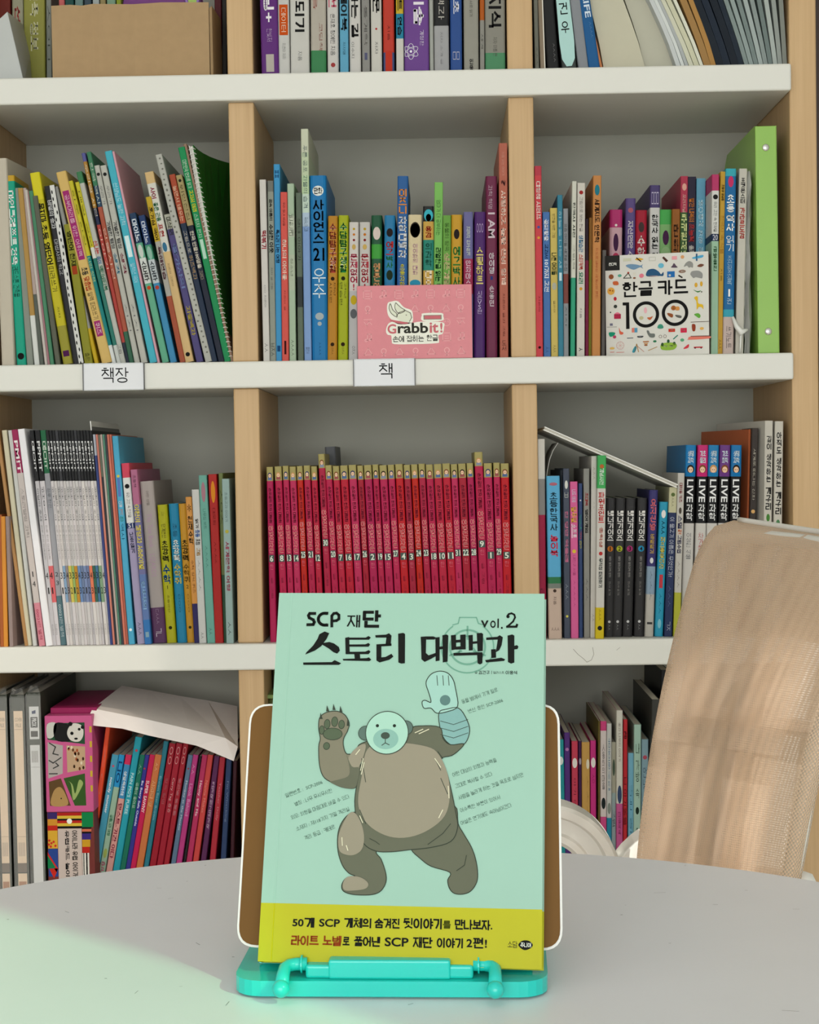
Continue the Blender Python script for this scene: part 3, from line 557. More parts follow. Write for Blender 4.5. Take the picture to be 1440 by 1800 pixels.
# ---- second row, middle
SM = 'second row middle'
shelf_row('B', SM, 628, [
 (456, 316, 463, 11.5, 'd2cec8', 'white book with red lettering', '', '떡볶기|.28-.38|a02838|R|.75¦ㅇㅇ 지은이|.58-.7|707070|r|.3¦ㅅㅅ|.9-.95|505050|r|.5', {}),
 (470, 318, 475, 10.5, '8f958a', 'grey green book with black lettering', '0-.06:70726c', '꿈속 아름의|.1-.22|202020|R|.5¦수상한 이웃|.24-.4|181818|R|.7¦저자 글 그림|.48-.6|505050|r|.3¦ㅂㅈㅅ|.9-.97|202020|r|.6', {}),
 (481, 289, 485, 11, '3c94c8', 'bright blue book taller than its neighbours', '', 'ㅍㅍ|.03-.07|184878|R|.6¦똑소리 나는 여행|.33-.5|102848|R|.6¦ |.92-.95|184878|b|.5', {'dep': .2}),
 (493, 338, 496, 12, 'd4544a', 'coral red book with yellow edge', '', '우리 동네 세상을|.06-.2|782820|r|.35¦하나의 아이들|.28-.52|f0d0c0|R|.6¦지은이 글|.58-.7|802820|r|.25¦ |.88-.96|401010|b|.3', {}),
 (505, 323, 509, 12, 'a9bfa4', 'pale green illustrated book', '.18-.3:c4ccb8;.4-.6:b4c0a8', '빈한래|.17-.3|404838|v|.6¦청소년|.42-.52|606858|r|.35¦ㅅㅅㅅㅅ|.88-.97|303830|r|.4', {}),
 (520, 339, 524, 10, '5c6a5a', 'dark grey green book', '.5-.68:2a3230', '생태 이야기|.15-.4|303830|r|.5', {}),
 (529, 227, 535, 13, '7f9fd0', 'tallest book, white fading to light blue', '0-.1:ccd0b8;.1-.2:c2d0ae;.2-.28:bcd4aa;.28-.36:c4d8c8;.36-.42:b0c4d8', '푸른 공포 괴물의 습격|.07-.34|304858|r|.55¦무서우니까 그래|.38-.44|405868|r|.5¦출판사|.94-.97|404858|r|.5', {'dep': .2}),
 (544, 309, 548, 30, '1c78b4', 'thick bright blue comic with stacked white heading', '', ' |.055-.11|e8ece8|O|.66¦만화|.065-.1|303030|H|.5¦사이언스|.13-.37|102838|V|.66¦사이언스|.13-.37|f0f4f4|v|.62¦21|.39-.46|102838|H|.66¦21|.39-.46|f0f4f4|h|.64¦우주|.5-.67|e8f4f8|v|.78¦ |.74-.78|a8b4b8|O|.5¦ |.78-.82|a8b4b8|o|.25¦ㅅㅅㅅㅅ|.9-.97|103050|r|.12', {'dep': .2, 'c': .004}),
 (577, 380, 576, 17, 'b8801e', 'ochre science comic with pink heading', '', '수담탐구생활|.05-.4|b04838|V|.72¦수담탐구생활|.055-.39|f0d8c8|v|.66¦ |.42-.45|302010|o|.4¦시작편|.46-.6|483010|r|.25|-.2¦저학년|.46-.55|483010|r|.2|.2¦ |.88-.9|302010|o|.4¦ㅇㅈㅅ|.91-.96|403010|r|.2', {}),
 (595, 379, 594, 18, 'a4ae10', 'lime science comic with green heading', '', '수담탐구생활|.05-.4|208040|V|.72¦수담탐구생활|.055-.39|e8f0c8|v|.66¦ |.42-.45|282810|o|.4¦연습편|.46-.62|383810|r|.25|-.2¦고학년|.46-.57|383810|r|.2|.2¦ |.88-.9|302010|o|.4¦ㅇㅈㅅ|.91-.96|403010|r|.2', {}),
 (614, 391, 613, 17, 'b8b8b8', 'white comic with red heading, left copy', '0-.5:d0cac4', ' |.04-.06|b89820|o|.25¦ |.08-.1|c07020|o|.25¦ |.12-.14|802020|o|.25¦ |.16-.2|c8a860|O|.4¦문제없어!|.23-.5|b02848|V|.75¦ |.53-.6|c0a828|O|.65¦ |.63-.7|606468|O|.7¦ㅇㅈㅅ|.9-.96|404040|r|.3', {}),
 (632, 391, 632, 19, 'c6c2bc', 'white comic with red heading, right copy', '', ' |.04-.06|b89820|o|.25¦ |.08-.1|c07020|o|.25¦ |.12-.14|802020|o|.25¦ |.16-.2|c8a860|O|.4¦문제없어!|.23-.5|b02838|V|.75', {}),
 (653, 379, 653, 19, '1e5438', 'dark green comic with bright green plate', '.2-.3:3c9a38', ' |.08-.17|d8c8c0|O|.7¦웹툰만화|.33-.6|d09868|V|.62', {'c': .003}),
 (676, 379, 675, 19, '2478a8', 'medium blue comic with red and green heading', '', ' |.09-.15|282020|O|.6¦에그|.18-.28|b02828|V|.7¦박사|.28-.37|207040|V|.7¦ |.38-.45|203020|O|.6', {'c': .003}),
 (699, 310, 697, 19, '2a5f9c', 'royal blue book standing above its neighbours', '', '미즈니|.07-.21|d88838|V|.75¦과학대백과|.22-.45|dcdcdc|V|.75¦초등과학 필독서|.48-.72|c8c030|V|.45', {'dep': .2}),
 (718, 378, 718, 24, 'd8c8a0', 'cream comic with smiling face', '', ' |.05-.16|302820|O|.75¦ |.06-.155|e8c0a8|O|.68¦이이와의 대화|.2-.42|c098a0|V|.4¦ |.45-.5|3090b0|O|.8¦이|.52-.6|202020|H|.7', {'c': .003}),
 (744, 363, 744, 19, 'c8a048', 'ochre comic with black head and blue haired face', '0-.1:202020;.22-.42:208070', ' |.02-.1|40b0c0|O|.85¦ |.05-.1|f0e0d8|O|.5¦용감|.13-.21|a02820|V|.6¦의과학|.24-.4|206050|V|.6¦대모험|.42-.6|f0e0c0|V|.6', {}),
 (764, 321, 762, 15, '7cbc5c', 'tall fresh green book', '', '엄마가 더 공부하는|.1-.3|305828|r|.5¦리얼한글 읽는 책|.37-.6|184020|R|.65', {'dep': .2}),
 (779, 379, 778, 14, '68a040', 'mid green comic with tan heading', '', '동물의 왕국|.05-.25|284818|r|.5¦생존게임|.26-.5|c8b888|R|.7', {}),
 (793, 378, 793, 20, 'c89828', 'golden yellow comic with child face', '', ' |.1-.17|282020|O|.5¦에그박사|.22-.5|307838|V|.65¦ |.52-.56|302010|o|.4', {'c': .003}),
 (815, 373, 815, 17, '6a6898', 'lavender book with crimson plate', '.32-.56:98284c', '건강과 친구하기|.1-.3|c8d0c8|V|.4¦만화마스터|.33-.55|e0b8c8|V|.55', {}),
 (834, 373, 833, 20, '4c2468', 'dark purple book with yellow stacked heading', '', 'ㅇㅇㅇ|.08-.14|c8b0d8|h|.6¦스틸하트|.24-.5|d8c878|V|.62¦시즌VS팬|.54-.7|c8b8d8|v|.5', {'c': .003}),
 (854, 310, 855, 20, '6e2848', 'maroon book with white capital letters', '', '과학 혁명|.05-.18|c8b0bc|r|.35|-.1¦I AM|.2-.34|d0c0c8|R|.6¦아이엠|.42-.54|d8ccd4|V|.45¦ |.55-.57|283878|b|.2¦손흥민|.6-.72|d0c0c8|V|.4', {'dep': .2, 'c': .003}),
 (877, 252, 879, 15, 'b46450', 'tallest salmon book against the divider', '', '처음 읽는 이야기|.04-.15|d8a090|r|.3¦?|.17-.2|402020|R|.5¦사랑하고 놀랄 준비 함께|.22-.66|ecc8b8|R|.55¦지은이 글과 그림|.7-.9|602820|r|.25¦도서|.92-.97|402018|v|.5', {'dep': .2}),
], rec=.012)

# ---- second row, right
SR = 'second row right'
shelf_row('B', SR, 622, [
 (940, 292, 943, 12, 'cc4048', 'red book with white heading against divider', '0-.05:b83848', '대항해 시리즈|.08-.28|f0d8d0|R|.6¦ |.31-.33|4858a0|o|.4¦ |.36-.39|e0a040|o|.4¦지은이|.68-.76|701820|r|.25¦ |.94-.96|301010|o|.4', {'dep': .2}),
 (954, 373, 956, 12.5, '4470ac', 'medium blue book with white slogan', '', '꼴찌탈출|.05-.2|e0e4f0|R|.6¦교과서|.22-.32|203860|R|.5¦101가지 고전|.33-.55|e8ecf4|R|.65¦ㅅㅅ|.93-.97|203860|r|.5', {}),
 (967, 366, 969, 13, 'd0b860', 'pale yellow book with brush lettering', '', '빈칸을 채운 그림|.04-.2|504828|r|.4¦나쁜 아이들|.3-.45|283820|R|.7¦ |.5-.55|b0b0a0|O|.6¦글쓴이|.62-.7|504828|r|.25¦ㅅㅅㅅ|.92-.97|504828|r|.4', {}),
 (980, 343, 982, 9, '347c94', 'teal blue narrow book', '', '하늘을 나는 새|.1-.45|a8d0e0|r|.5¦ |.48-.53|c8e0e8|b|.5', {}),
 (990, 367, 991, 9, '8e9094', 'grey narrow book with brown plate', '.44-.64:7c4038', '요즘 아이들 세대별 수첩|.1-.42|303438|r|.55¦저자|.66-.8|505458|r|.3', {}),
 (1006, 319, 1003, 8, '2f9c78', 'white headed book with green foot', '0-.55:d2d2c4', '한국사 사전|.12-.32|303830|R|.5¦그림책|.36-.5|686858|r|.4', {'dep': .2}),
 (1015, 322, 1014, 14, 'd2ccc2', 'wide white book with coloured heading', '', ' |.04-.07|a03030|o|.5¦그림으로 보는 한글|.08-.28|504840|r|.4¦생활습관|.3-.4|5080a0|R|.55¦스티커북|.41-.5|c04838|R|.55¦요리|.51-.58|408868|R|.55¦ |.6-.62|d09830|o|.4¦지음|.72-.78|706860|r|.25¦ㅅ|.95-.97|404040|R|.5', {'dep': .2}),
 (1029, 385, 1029, 6, '8c1848', 'narrow magenta book set back', '0-.3:301828', '', {'rec': .03}),
 (1036, 383, 1035, 6, '8a8820', 'narrow olive yellow book set back', '0-.3:9c6c28', '', {'rec': .03}),
 (1043, 309, 1041, 14.5, 'c48448', 'orange tan map book', '', ' |.05-.11|287888|O|.6¦세계지도 인문학|.13-.37|302018|R|.6¦지도로 배우는 세계사와 문화|.4-.68|b05030|r|.3', {'dep': .2}),
 (1059, 440, 1057, 7, '6c6864', 'low charcoal book behind picture box', '', '', {'rec': .04}),
 (1072, 369, 1070, 23, 'd0a8b0', 'pink and white illustrated book with flower', '0-.12:b83070;.5-.6:d0ccc0', ' |.08-.13|f0e8e0|o|.2¦ |.16-.28|482848|O|.4¦ |.29-.38|c04060|O|.6¦암담|.4-.6|283818|V|.6', {'rec': .075, 'c': .0035}),
 (1100, 349, 1098, 18, '5c4c84', 'slate purple book with cream handwriting', '', ' |.05-.1|b06070|o|.5¦자신만만 수학여행|.14-.5|d8d0d8|R|.5', {'rec': .075, 'c': .003}),
 (1118, 370, 1116, 20, 'a41830', 'crimson book with stacked lettering', '', ' |.08-.15|483838|O|.5¦수학|.17-.33|e8d8d0|V|.65¦톡톡|.34-.52|d0a050|V|.65', {'rec': .075, 'c': .003}),
 (1143, 326, 1141, 18, 'd0d0cc', 'white book with purple head', '0-.13:4c4070', 'ㅁㅁㅁ|.04-.11|c8c0d8|h|.7¦한국사 읽는 어린이|.17-.5|202020|V|.62', {'rec': .075, 'dep': .19}),
 (1160, 369, 1158, 22, '7cae6c', 'green and white illustrated book', '0-.1:48a850;.5-.6:c8c8a8', ' |.14-.24|482848|O|.5¦ |.25-.35|90b880|O|.8¦괴담|.42-.6|283818|V|.7', {'rec': .075, 'c': .0035}),
 (1182, 368, 1180, 14, '945a20', 'brown ochre book with dark lettering', '', '만화책|.1-.4|402818|V|.6', {'rec': .065}),
 (1197, 310, 1194, 13, '3c5c30', 'green survival comic with red head', '0-.2:b03850', ' |.04-.08|e0a898|O|.6¦오리지널|.1-.2|e8c8b8|r|.4¦쿠키런서바이벌|.21-.56|e0e8a0|V|.75', {'rec': .065, 'dep': .2}),
 (1209, 311, 1207, 15, '28243a', 'dark navy book with orange heading', '', '빨간 내복의|.12-.25|c87838|R|.6¦초능력|.26-.36|b83838|R|.6¦음료 탐험가|.38-.52|d8d4cc|R|.55', {'rec': .065, 'dep': .2}),
 (1225, 314, 1222, 16, '64a4c0', 'powder blue book with pale heading', '', '바다에서 가장 위대한|.12-.5|bcdce8|V|.5', {'rec': .065, 'dep': .2}),
 (1241, 360, 1239, 10, '20789c', 'deep teal blue book beside powder blue one', '', ' |.3-.33|a02828|o|.4', {'rec': .065}),
 (1252, 307, 1250, 12.5, '9cc0a4', 'book with pink head and green foot', '0-.09:b83868;.09-.36:d6d6d0;.33-.37:203050', ' |.11-.14|202020|o|.7¦우리 고전 속 한자말|.15-.32|303030|r|.45¦20|.335-.365|d8d8e0|h|.7¦금방울전|.4-.54|305838|V|.5', {'dep': .2}),
 (1267, 302, 1261, 9.5, 'c49a34', 'mustard yellow narrow book', '', '초등생 궁금증|.07-.16|403010|R|.5¦한국사 속 식물|.24-.45|a87020|r|.6¦지음|.53-.6|604818|r|.3¦ㅅㅅㅅ|.92-.97|403010|r|.5', {'dep': .2}),
 (1276, 297, 1271, 19, '1c68a0', 'blue book with large stacked white lettering', '0-.04:38a8b8;.76-.8:38a0b4;.8-1:c8b4ac', ' |.04-.1|c83868|O|.5¦초등|.14-.24|f0f4f4|V|.7¦역사|.25-.34|f0f4f4|V|.75¦읽기|.36-.45|f0f4f4|v|.7¦조선왕조실록|.47-.63|a8c8d8|v|.45¦1|.65-.69|f0f4f4|H|.4¦권|.7-.73|c8dce8|h|.4¦쓰기노트|.85-.97|505050|r|.5', {'dep': .2}),
 (1300, 297, 1293, 14, 'c8c4b8', 'white book with black and red stacked lettering', '', '포켓몬스터|.05-.19|282828|V|.55¦가라르도감|.21-.38|b02820|V|.65', {'dep': .2}),
], rec=.012)

# ---- third row, left
L3 = 'third row left'
def mag(xt, xb, w, n, col='d8d4d2', block=None, top='1c1c1e', nums=('3', '2'), key=''):
    bands = f'0-.235:{top}' + (f';.63-.8:{block}' if block else '')
    tx = ('PPM!T' if n % 2 else '매ㅁIT') + '|.05-.19|e0e0e0|R|.62' + '¦' + ('비Hol요|.26-.42|404040|v|.5' if n % 3 else '이달의 주제|.27-.42|404040|r|.5') + '¦하루 한권 미래과학|.44-.6|8a8684|r|.4'
    tx += f'¦{nums[0]}|.66-.69|303030|h|.62¦{nums[1]}|.73-.76|303030|h|.62¦지은이|.9-.95|8a8684|r|.35'
    return (xt, 757, xb, w, col, f'white magazine, {key}', bands, tx, {'name': 'magazine', 'cat': 'magazine', 'dep': .21, 'c': .0004})
mags = []
blocks = [None, 'e06a6e', None, None, '8aa8c8', 'a89898', 'd0c058', 'a8c878', 'c08a28', '7090c0', '8090b0', '7c8cb4', '7c8cb4', 'e07a58', '386858', '5080a8', '80a080', None]
keys = ['black head and grey spine', 'black head and coral block', 'black head beside green headed one', 'narrow black head', 'pale blue block', 'dusty block', 'yellow block', 'light green block', 'amber block', 'mid blue block', 'slate blue block', 'slate block and full black head', 'slate block below grey type', 'orange block', 'dark green block', 'strong blue block', 'sage block', 'no colour block']
shelf_row('C', L3, 1127, [
 (-4, 905, 0, 7, 'b06030', 'burnt orange thin book at far left', '', '', {'yb': 1130, 'rec': .004}),
 (1, 908, 6, 8, 'e09438', 'bright orange thin book at far left', '', '', {'yb': 1130, 'rec': .004}),
 (9, 908, 16, 7, 'a08c88', 'thin book with greyish pink cover', '', '', {'yb': 1130, 'rec': .004, 'yaw': -8}),
 (-8, 757, 42, 6, 'b88a58', 'tan cardboard folder leaning', '', '', {'name': 'folder', 'cat': 'folder', 'dep': .22}),
 (3, 757, 47, 9, 'd8d0b4', 'cream paper folder leaning', '', '', {'name': 'folder', 'cat': 'folder', 'dep': .22, 'yb': 1130}),
 (14, 757, 57, 8, 'd4d4d0', 'white folder behind magenta headed magazine', '', '', {'name': 'folder', 'cat': 'folder', 'dep': .22, 'yb': 1130}),
 (20, 756, 68, 11, 'cfc4c0', 'magazine with magenta and black head', '0-.2:a02858;.8-1:d88a98', 'PM!T|.05-.2|f0e8e8|R|.6¦스토리텔링 과학|.27-.5|908884|r|.5¦1|.655-.68|404040|h|.5¦4|.7-.725|404040|h|.5¦00021권 별책|.83-.97|b03050|r|.5', {'name': 'magazine', 'cat': 'magazine', 'dep': .21, 'yb': 1132, 'rec': .003}),
 (31, 755, 80, 12, 'f6f4f8', 'wide blank white magazine', '', '', {'name': 'magazine', 'cat': 'magazine', 'dep': .21, 'yb': 1131, 'rec': .003}),
] , rec=.008)
shelf_row('C', L3, 1129, [mag(52, 92, 7, 0, 'c8c4c8', blocks[0], nums=('4', '1'), key=keys[0]), mag(61, 97, 9, 1, 'd8d2d6', blocks[1], nums=('4', '1'), key=keys[1]),
 (70, 757, 106, 11, '8e9098', 'grey magazine with green head', '0-.2:206a44;.2-.77:a2a2a8;.77-1:587880', '매ㅁIT|.05-.18|c8d8c8|R|.6¦하루 한권|.27-.36|606468|r|.5¦2|.66-.68|404448|h|.5¦3|.7-.72|404448|h|.5¦00021권 별책|.81-.96|c0ccd0|r|.5', {'name': 'magazine', 'cat': 'magazine', 'dep': .21})], rec=.008)
xs = [80 + 5.45 * i for i in range(15)]
its = []
for i, x in enumerate(xs):
    its.append(mag(x, 117 + 5.15 * i + (i > 12) * 1, 5.3, i + 2, ['d6d0d2', 'dcd6d4', 'd0cccc'][i % 3], blocks[i + 3], top='1c1c1e' if i % 6 != 3 else '3a3a3e', nums=[('3', '1'), ('3', '2'), ('4', '3'), ('3', '2')][i % 4], key=keys[i + 3]))
shelf_row('C', L3, 1127, its, rec=.009)
shelf_row('C', L3, 1126, [
 (163, 764, 193, 4.4, '3c4880', 'thin navy blue booklet', '0-.1:b0b4c0', '', {'dep': .2}),
 (167.6, 764, 197.6, 4, 'd88878', 'thin salmon booklet beside navy', '', '', {'dep': .2}),
 (171.8, 765, 201.6, 4, '404048', 'thin charcoal booklet', '0-.2:788070', '', {'dep': .2}),
 (175.8, 764, 205.6, 3.6, 'c0b0a8', 'thin beige booklet', '', '', {'dep': .2}),
 (179.6, 764, 209.2, 4, '68a088', 'thin mint green booklet', '', '', {'dep': .2}),
 (183.8, 765, 213.4, 3.2, '484850', 'thin dark booklet next to salmon pair', '', '', {'dep': .2}),
 (187.2, 764, 217, 4.4, 'd87c68', 'left salmon orange booklet', '', '', {'dep': .2}),
 (192, 764, 221.6, 4.2, 'cc7460', 'right salmon orange booklet', '', '', {'dep': .2}),
 (197, 767, 226, 10.5, '4aa4c8', 'sky blue book with yellow star', '', ' |.185-.2|d0c050|o|.5¦ |.2-.29|5878b8|b|.5¦일|.31-.34|d0d8e0|h|.6¦기|.35-.38|d08050|h|.6¦영|.385-.41|308868|h|.6¦역사|.42-.5|185878|r|.5¦ |.92-.94|e0f0f4|o|.5', {'dep': .2}),
 (213, 815, 241, 14, '9d94b4', 'white headed lilac book with red badge', '0-.08:c84058;.08-.34:d8d8d6;.33-.36:283868', ' |.115-.14|202020|o|.6¦우리 고전 속 한자말|.16-.3|303030|r|.4¦51|.333-.357|e0e0e8|h|.6¦난중일기|.38-.5|383850|V|.5¦ㅅㅅㅅ|.88-.95|282838|r|.4', {'dep': .19}),
 (229, 826, 254, 12, '5a74a8', 'pink headed book with yellow ribbon title', '0-.2:a86484;.2-.6:6c6c98;.86-1:3070b0', '초등책|.03-.1|482838|r|.4¦어린이 캠핑과 서바이벌|.2-.57|d8c858|R|.75¦민주주의|.64-.8|88b0d0|R|.5¦ |.93-.96|80a0b0|b|.5', {'dep': .19}),
 (245, 847, 268, 25, 'a69c98', 'wide grey hardback with faint pink lettering', '.78-1:583458', '어떤 생물|.06-.15|706460|r|.2¦The Toe Book|.2-.41|b090a8|r|.35¦LIZARDS|.45-.59|b090a8|r|.35¦ㄷㅅㅅㅅ|.79-.88|a088a0|r|.2¦ㄱㄴ|.91-.96|d8d0d8|r|.4', {'yb': 1121, 'rec': .02, 'hard': 1, 'c': .003}),
 (276, 888, 292, 18, 'aaa814', 'lime yellow maths book', '', '교과서|.05-.08|787410|r|.3¦단계연산|.14-.24|302c10|r|.4¦초강력|.26-.42|303010|V|.62¦수학|.43-.58|184878|V|.7¦1|.585-.61|303010|h|.3¦초등연산|.65-.78|605c10|r|.2¦ |.88-.9|303010|o|.35', {'yb': 1120, 'rec': .022, 'c': .003}),
 (296, 886, 311, 17.5, '1c7ea4', 'teal blue maths book', '', '초등|.14-.24|184058|r|.4¦초강력|.26-.42|e0e0d8|V|.62¦수학퀴|.43-.58|c8b050|V|.65¦ㅇㅇㅇ|.65-.78|185068|r|.2', {'yb': 1120, 'rec': .022, 'c': .003}),
 (313, 886, 328, 15, 'c08c24', 'amber maths book', '', '초강력|.26-.42|403010|V|.7¦수학퀴|.43-.57|705018|V|.65¦2|.585-.61|303010|h|.3¦ㅇㅇㅇ|.65-.78|604818|r|.2¦ |.88-.9|303010|o|.35', {'yb': 1120, 'rec': .024, 'c': .003}),
 (326, 874, 341, 11, 'd09044', 'light orange book with navy foot', '.73-1:282058', '*|.05-.1|503818|h|.6¦천재수학|.13-.33|302818|V|.7¦수학 상식 퀴즈|.43-.66|704020|r|.4', {'yb': 1120, 'rec': .018}),
 (337, 861, 350, 13, 'c8c8c4', 'white book with blue and black lettering', '', '읽기|.19-.25|404040|R|.4¦중등|.26-.31|2858a0|R|.6¦포함|.32-.36|303030|R|.6¦그림|.38-.43|b08848|R|.5¦ㅅㅅㅅㅅ|.46-.66|808080|r|.25¦ㅅㅅ|.93-.97|303030|r|.4', {'yb': 1122, 'rec': .014}),
 (349, 836, 364, 14.5, '6aa698', 'muted teal book with pink heading', '', ' |.04-.16|a87884|O|.5¦나무집 보트|.2-.32|407068|r|.35¦ㅅㅅㅅㅅ|.42-.55|407068|r|.25¦ㅅㅅ|.91-.95|305850|r|.4', {'yb': 1122, 'rec': .014, 'dep': .19}),
 (366, 834, 378, 15, 'a81c18', 'deep red book with orange heading', '', ' |.04-.17|d88828|O|.5¦대모험|.2-.3|681410|r|.3¦ㅅㅅㅅㅅ|.4-.53|681410|r|.2', {'yb': 1122, 'rec': .014, 'dep': .19}),
 (384, 832, 392, 8, '6f7c48', 'dull green thin book', '.6-1:2c5438', 'ㅅㅇㅈ|.1-.3|404828|r|.5', {'yb': 1122, 'rec': .02}),
 (390, 842, 398, 13, '94aca8', 'pale teal book beside the divider', '', '초등교과 이야기|.08-.26|586c6c|r|.35¦ |.29-.35|b0a848|o|.5¦세계문학 여행|.38-.68|a05868|R|.5¦ㅅㅅ|.87-.95|303838|r|.4', {'yb': 1125, 'rec': .008, 'dep': .2}),
], rec=.01)

# ---- third row, middle: the red comics
RC = [('6', 468, 7), ('8', 482, 13), ('13', 496, 13), ('14', 508, 13), ('25', 521, 13), ('21', 533, 14), ('12', 546, 14), ('30', 558, 16), ('20', 571, 17), ('7', 584, 17), ('16', 597, 17), ('17', 612, 17), ('26', 627, 17), ('2', 639, 17), ('19', 654, 17), ('15', 666, 17), ('27', 681, 17), ('4', 694, 16), ('3', 709, 16), ('24', 722, 16), ('23', 735, 16), ('18', 748, 16), ('10', 762, 16), ('11', 777, 16), ('31', 792, 14), ('22', 805, 14), ('28', 820, 14), ('9', 833, 13), ('1', 850, 11), ('29', 867, 9), ('5', 880, 7)]
reds = ['b01850', 'b81848', 'bc2050', 'c02858', 'c02010', 'b81c48', 'bc1c3c', 'c01420', 'a81830', 'b01c40', 'b81c50', 'bc1430', 'a81c38']
for i, (n, x, sh) in enumerate(RC):
    nxt = RC[i + 1][1] if i < 30 else 896
    wp = nxt - x - (1.4 if i != 0 else 2.4)
    if i in (28, 27): wp -= 1
    yt = 788 if n in ('30', '9') else (806 if i % 5 == 2 else 809)
    dz = .0155 if n in ('30', '9') else 0
    H = .247 + (i % 3) * .0006
    small = int(n) >= 20; o_ = -.018 if small else 0
    col = reds[(i * 5) % 13] if i > 6 else reds[i]
    hb = [lin('e6c4b0'), lin('c8a898')]
    f = lambda a: f'{a + o_:.3f}'
    tx = f"손오공의 한자 대탐험|.12-{f(.32)}|6c1028|R|.42¦마법천자문|{f(.335)}-{f(.495)}|e88888|V|.72¦ |{f(.502)}-{f(.543)}|4c5c58|b|.8¦{n}|{f(.506)}-{f(.54)}|e8ecdc|H|{.5 if len(n) == 1 else .72}¦한|{f(.555)}-{f(.585)}|dc7080|h|.5¦글 그림|{f(.63)}-.75|7c1430|r|.3"
    tx += f"¦{'%d' % i}|.03-.075|{['6878a8', 'a05858', '58709c', '8890a8'][i % 4]}|a|.75"
    CELL['red'] = CELL.get('red', 0) + 1
    o = book('C', x, yt, x + sh, 1119, wp, .018, col, '', '0-.08:a89c60', tx, name='comic_book', cat='comic book', dep=.185, c=.0016,
             label=f"red comic numbered {n}, {('raised higher, in the left part of the row' if n == '30' else 'raised higher, near the right divider') if dz else ORD[i + 1] + ' in the red row'}", group='red comics in the third row middle', H=H, pages='cfc6b0')
    if dz: o.location.z += .0165
b_ = book('C', 571, 786, 590, 1119, 19, .12, '5c5e62', '', '', '', label='grey hardback standing behind the red comics near number 20', group=None, dep=.12)

# ---- third row, right
R3 = 'third row right'
live = [('1a78b4', '생명과학', '이상한 식물', '606468'), ('c82c74', '기초물리', '차가운 빛', 'c04040'), ('1f7cb4', '생명과학', '곤충', '606468'), ('6c3c84', '기초화학', '원소', '606468'), ('1c74b0', '생명과학', '인체', '606468')]
its = [
 (945, 772, 948, 13, 'a01840', 'crimson book with white and grey head', '0-.2:d0ccc4;.2-.38:8c8884', 'ㄹㅊㅅ|.75-.92|603040|r|.5', {'yb': 1112, 'rec': .02}),
 (961, 837, 965, 23.5, 'c8b0a0', 'wide sky blue book with beige foot', '0-.62:5aaad4;.62-.66:2c7448;.66-.69:788078', ' |.04-.06|b06878|O|.6¦초등한국사|.1-.34|284858|V|.58¦놀이북|.36-.5|d03850|V|.6¦ |.69-.72|483830|o|.25¦지음|.74-.79|483830|r|.2¦ㅅㅅㅅ|.93-.95|383030|h|.6', {'dep': .2, 'rec': .012, 'yb': 1115}),
 (985, 827, 989, 4, '2a3038', 'black sliver of a thin book', '', '', {'dep': .2, 'rec': .03}),
 (990, 824, 992, 11, '464c5c', 'slate book with pink heading', '', ' |.07-.12|d8d8d0|O|.5¦ㅂ|.14-.17|c8c8c0|h|.6¦한 입만 먹을래|.25-.55|d07898|R|.5¦ㅅㅅㅅ|.68-.77|98a0a8|r|.4¦ |.86-.88|d0c858|o|.4', {'rec': .016}),
 (1002, 847, 1004, 13.5, 'd86098', 'bright pink book with yellow heading', '', '나도 이제|.05-.13|d8c0d8|R|.5¦일주일|.16-.26|e0b040|R|.7¦소프트|.27-.36|f0e0e8|R|.65¦ |.43-.46|e0c040|o|.5¦내친구 서울|.47-.6|983868|r|.35¦ㅅㅅㅅㅅㅅ|.63-.8|983868|r|.2', {'yb': 1116}),
 (1017, 850, 1018, 7, '304470', 'narrow navy book', '', ' |.1-.12|d0d0d0|o|.4¦일|.2-.3|409080|r|.5¦생|.31-.36|c05040|h|.5¦명|.37-.42|c0b840|h|.5', {'rec': .02}),
 (1026, 824, 1027, 10.5, '8e8c86', 'grey book with red and black heading', '', '초대박|.14-.22|a03838|R|.5¦영어게임|.24-.38|282828|R|.5¦ㅅㅅㅅ|.65-.78|505050|r|.3', {'rec': .02}),
 (1040, 802, 1038, 9.5, 'd0ccc4', 'slim white book without large lettering', '', 'ㅅㅅㅅ|.06-.13|a08880|r|.4¦ㅅㅅ|.25-.29|a8a098|r|.3¦ㅅㅅ|.87-.91|807870|r|.4', {'dep': .2, 'yb': 1117}),
 (1051, 801, 1047, 15, 'd0ccc4', 'white book with green head and yellow foot', '0-.18:40a858;.83-1:d0b818', ' |.05-.07|b86838|o|.5¦개념사전|.07-.16|d8ecd8|R|.5¦파워포인트|.2-.37|c83838|V|.7¦중학생|.39-.5|c07060|R|.4¦ |.52-.55|b83838|o|.45¦무작정 따라하기|.56-.72|303838|R|.45¦ㅅㅅㅅ|.84-.9|706010|r|.25¦ |.93-.955|202020|o|.55', {'dep': .2, 'yb': 1118, 'rec': .005}),
]
for k, (cx, xt, xb, cc) in enumerate([('c07028', 1066, 1063, 0), ('a8b030', 1083, 1077, 0), ('a83070', 1101, 1095, 0), ('2888b0', 1121, 1115, 0)]):
    its.append((xt, 876, xb, 17.3 - (k == 0) * 1, '302f30', ['charcoal comic numbered 1 in an orange circle', 'charcoal comic numbered 2 in a lime circle', 'charcoal comic numbered 3 in a magenta circle', 'charcoal comic numbered 4 in a blue circle'][k], '', f'배너기이즈|.09-.31|ece8e4|V|.68¦ |.345-.385|{cx}|o|.62¦{k + 1}|.35-.38|281810|H|.28¦애화 영화과학 만화|.42-.57|b0aca8|r|.22¦안나수 글그림|.6-.7|908c88|r|.2¦ |.88-.9|c8c8c8|o|.28¦ㅅㅅ|.91-.95|a0a0a0|r|.18', {'yb': 1113, 'rec': .024, 'c': .003}))
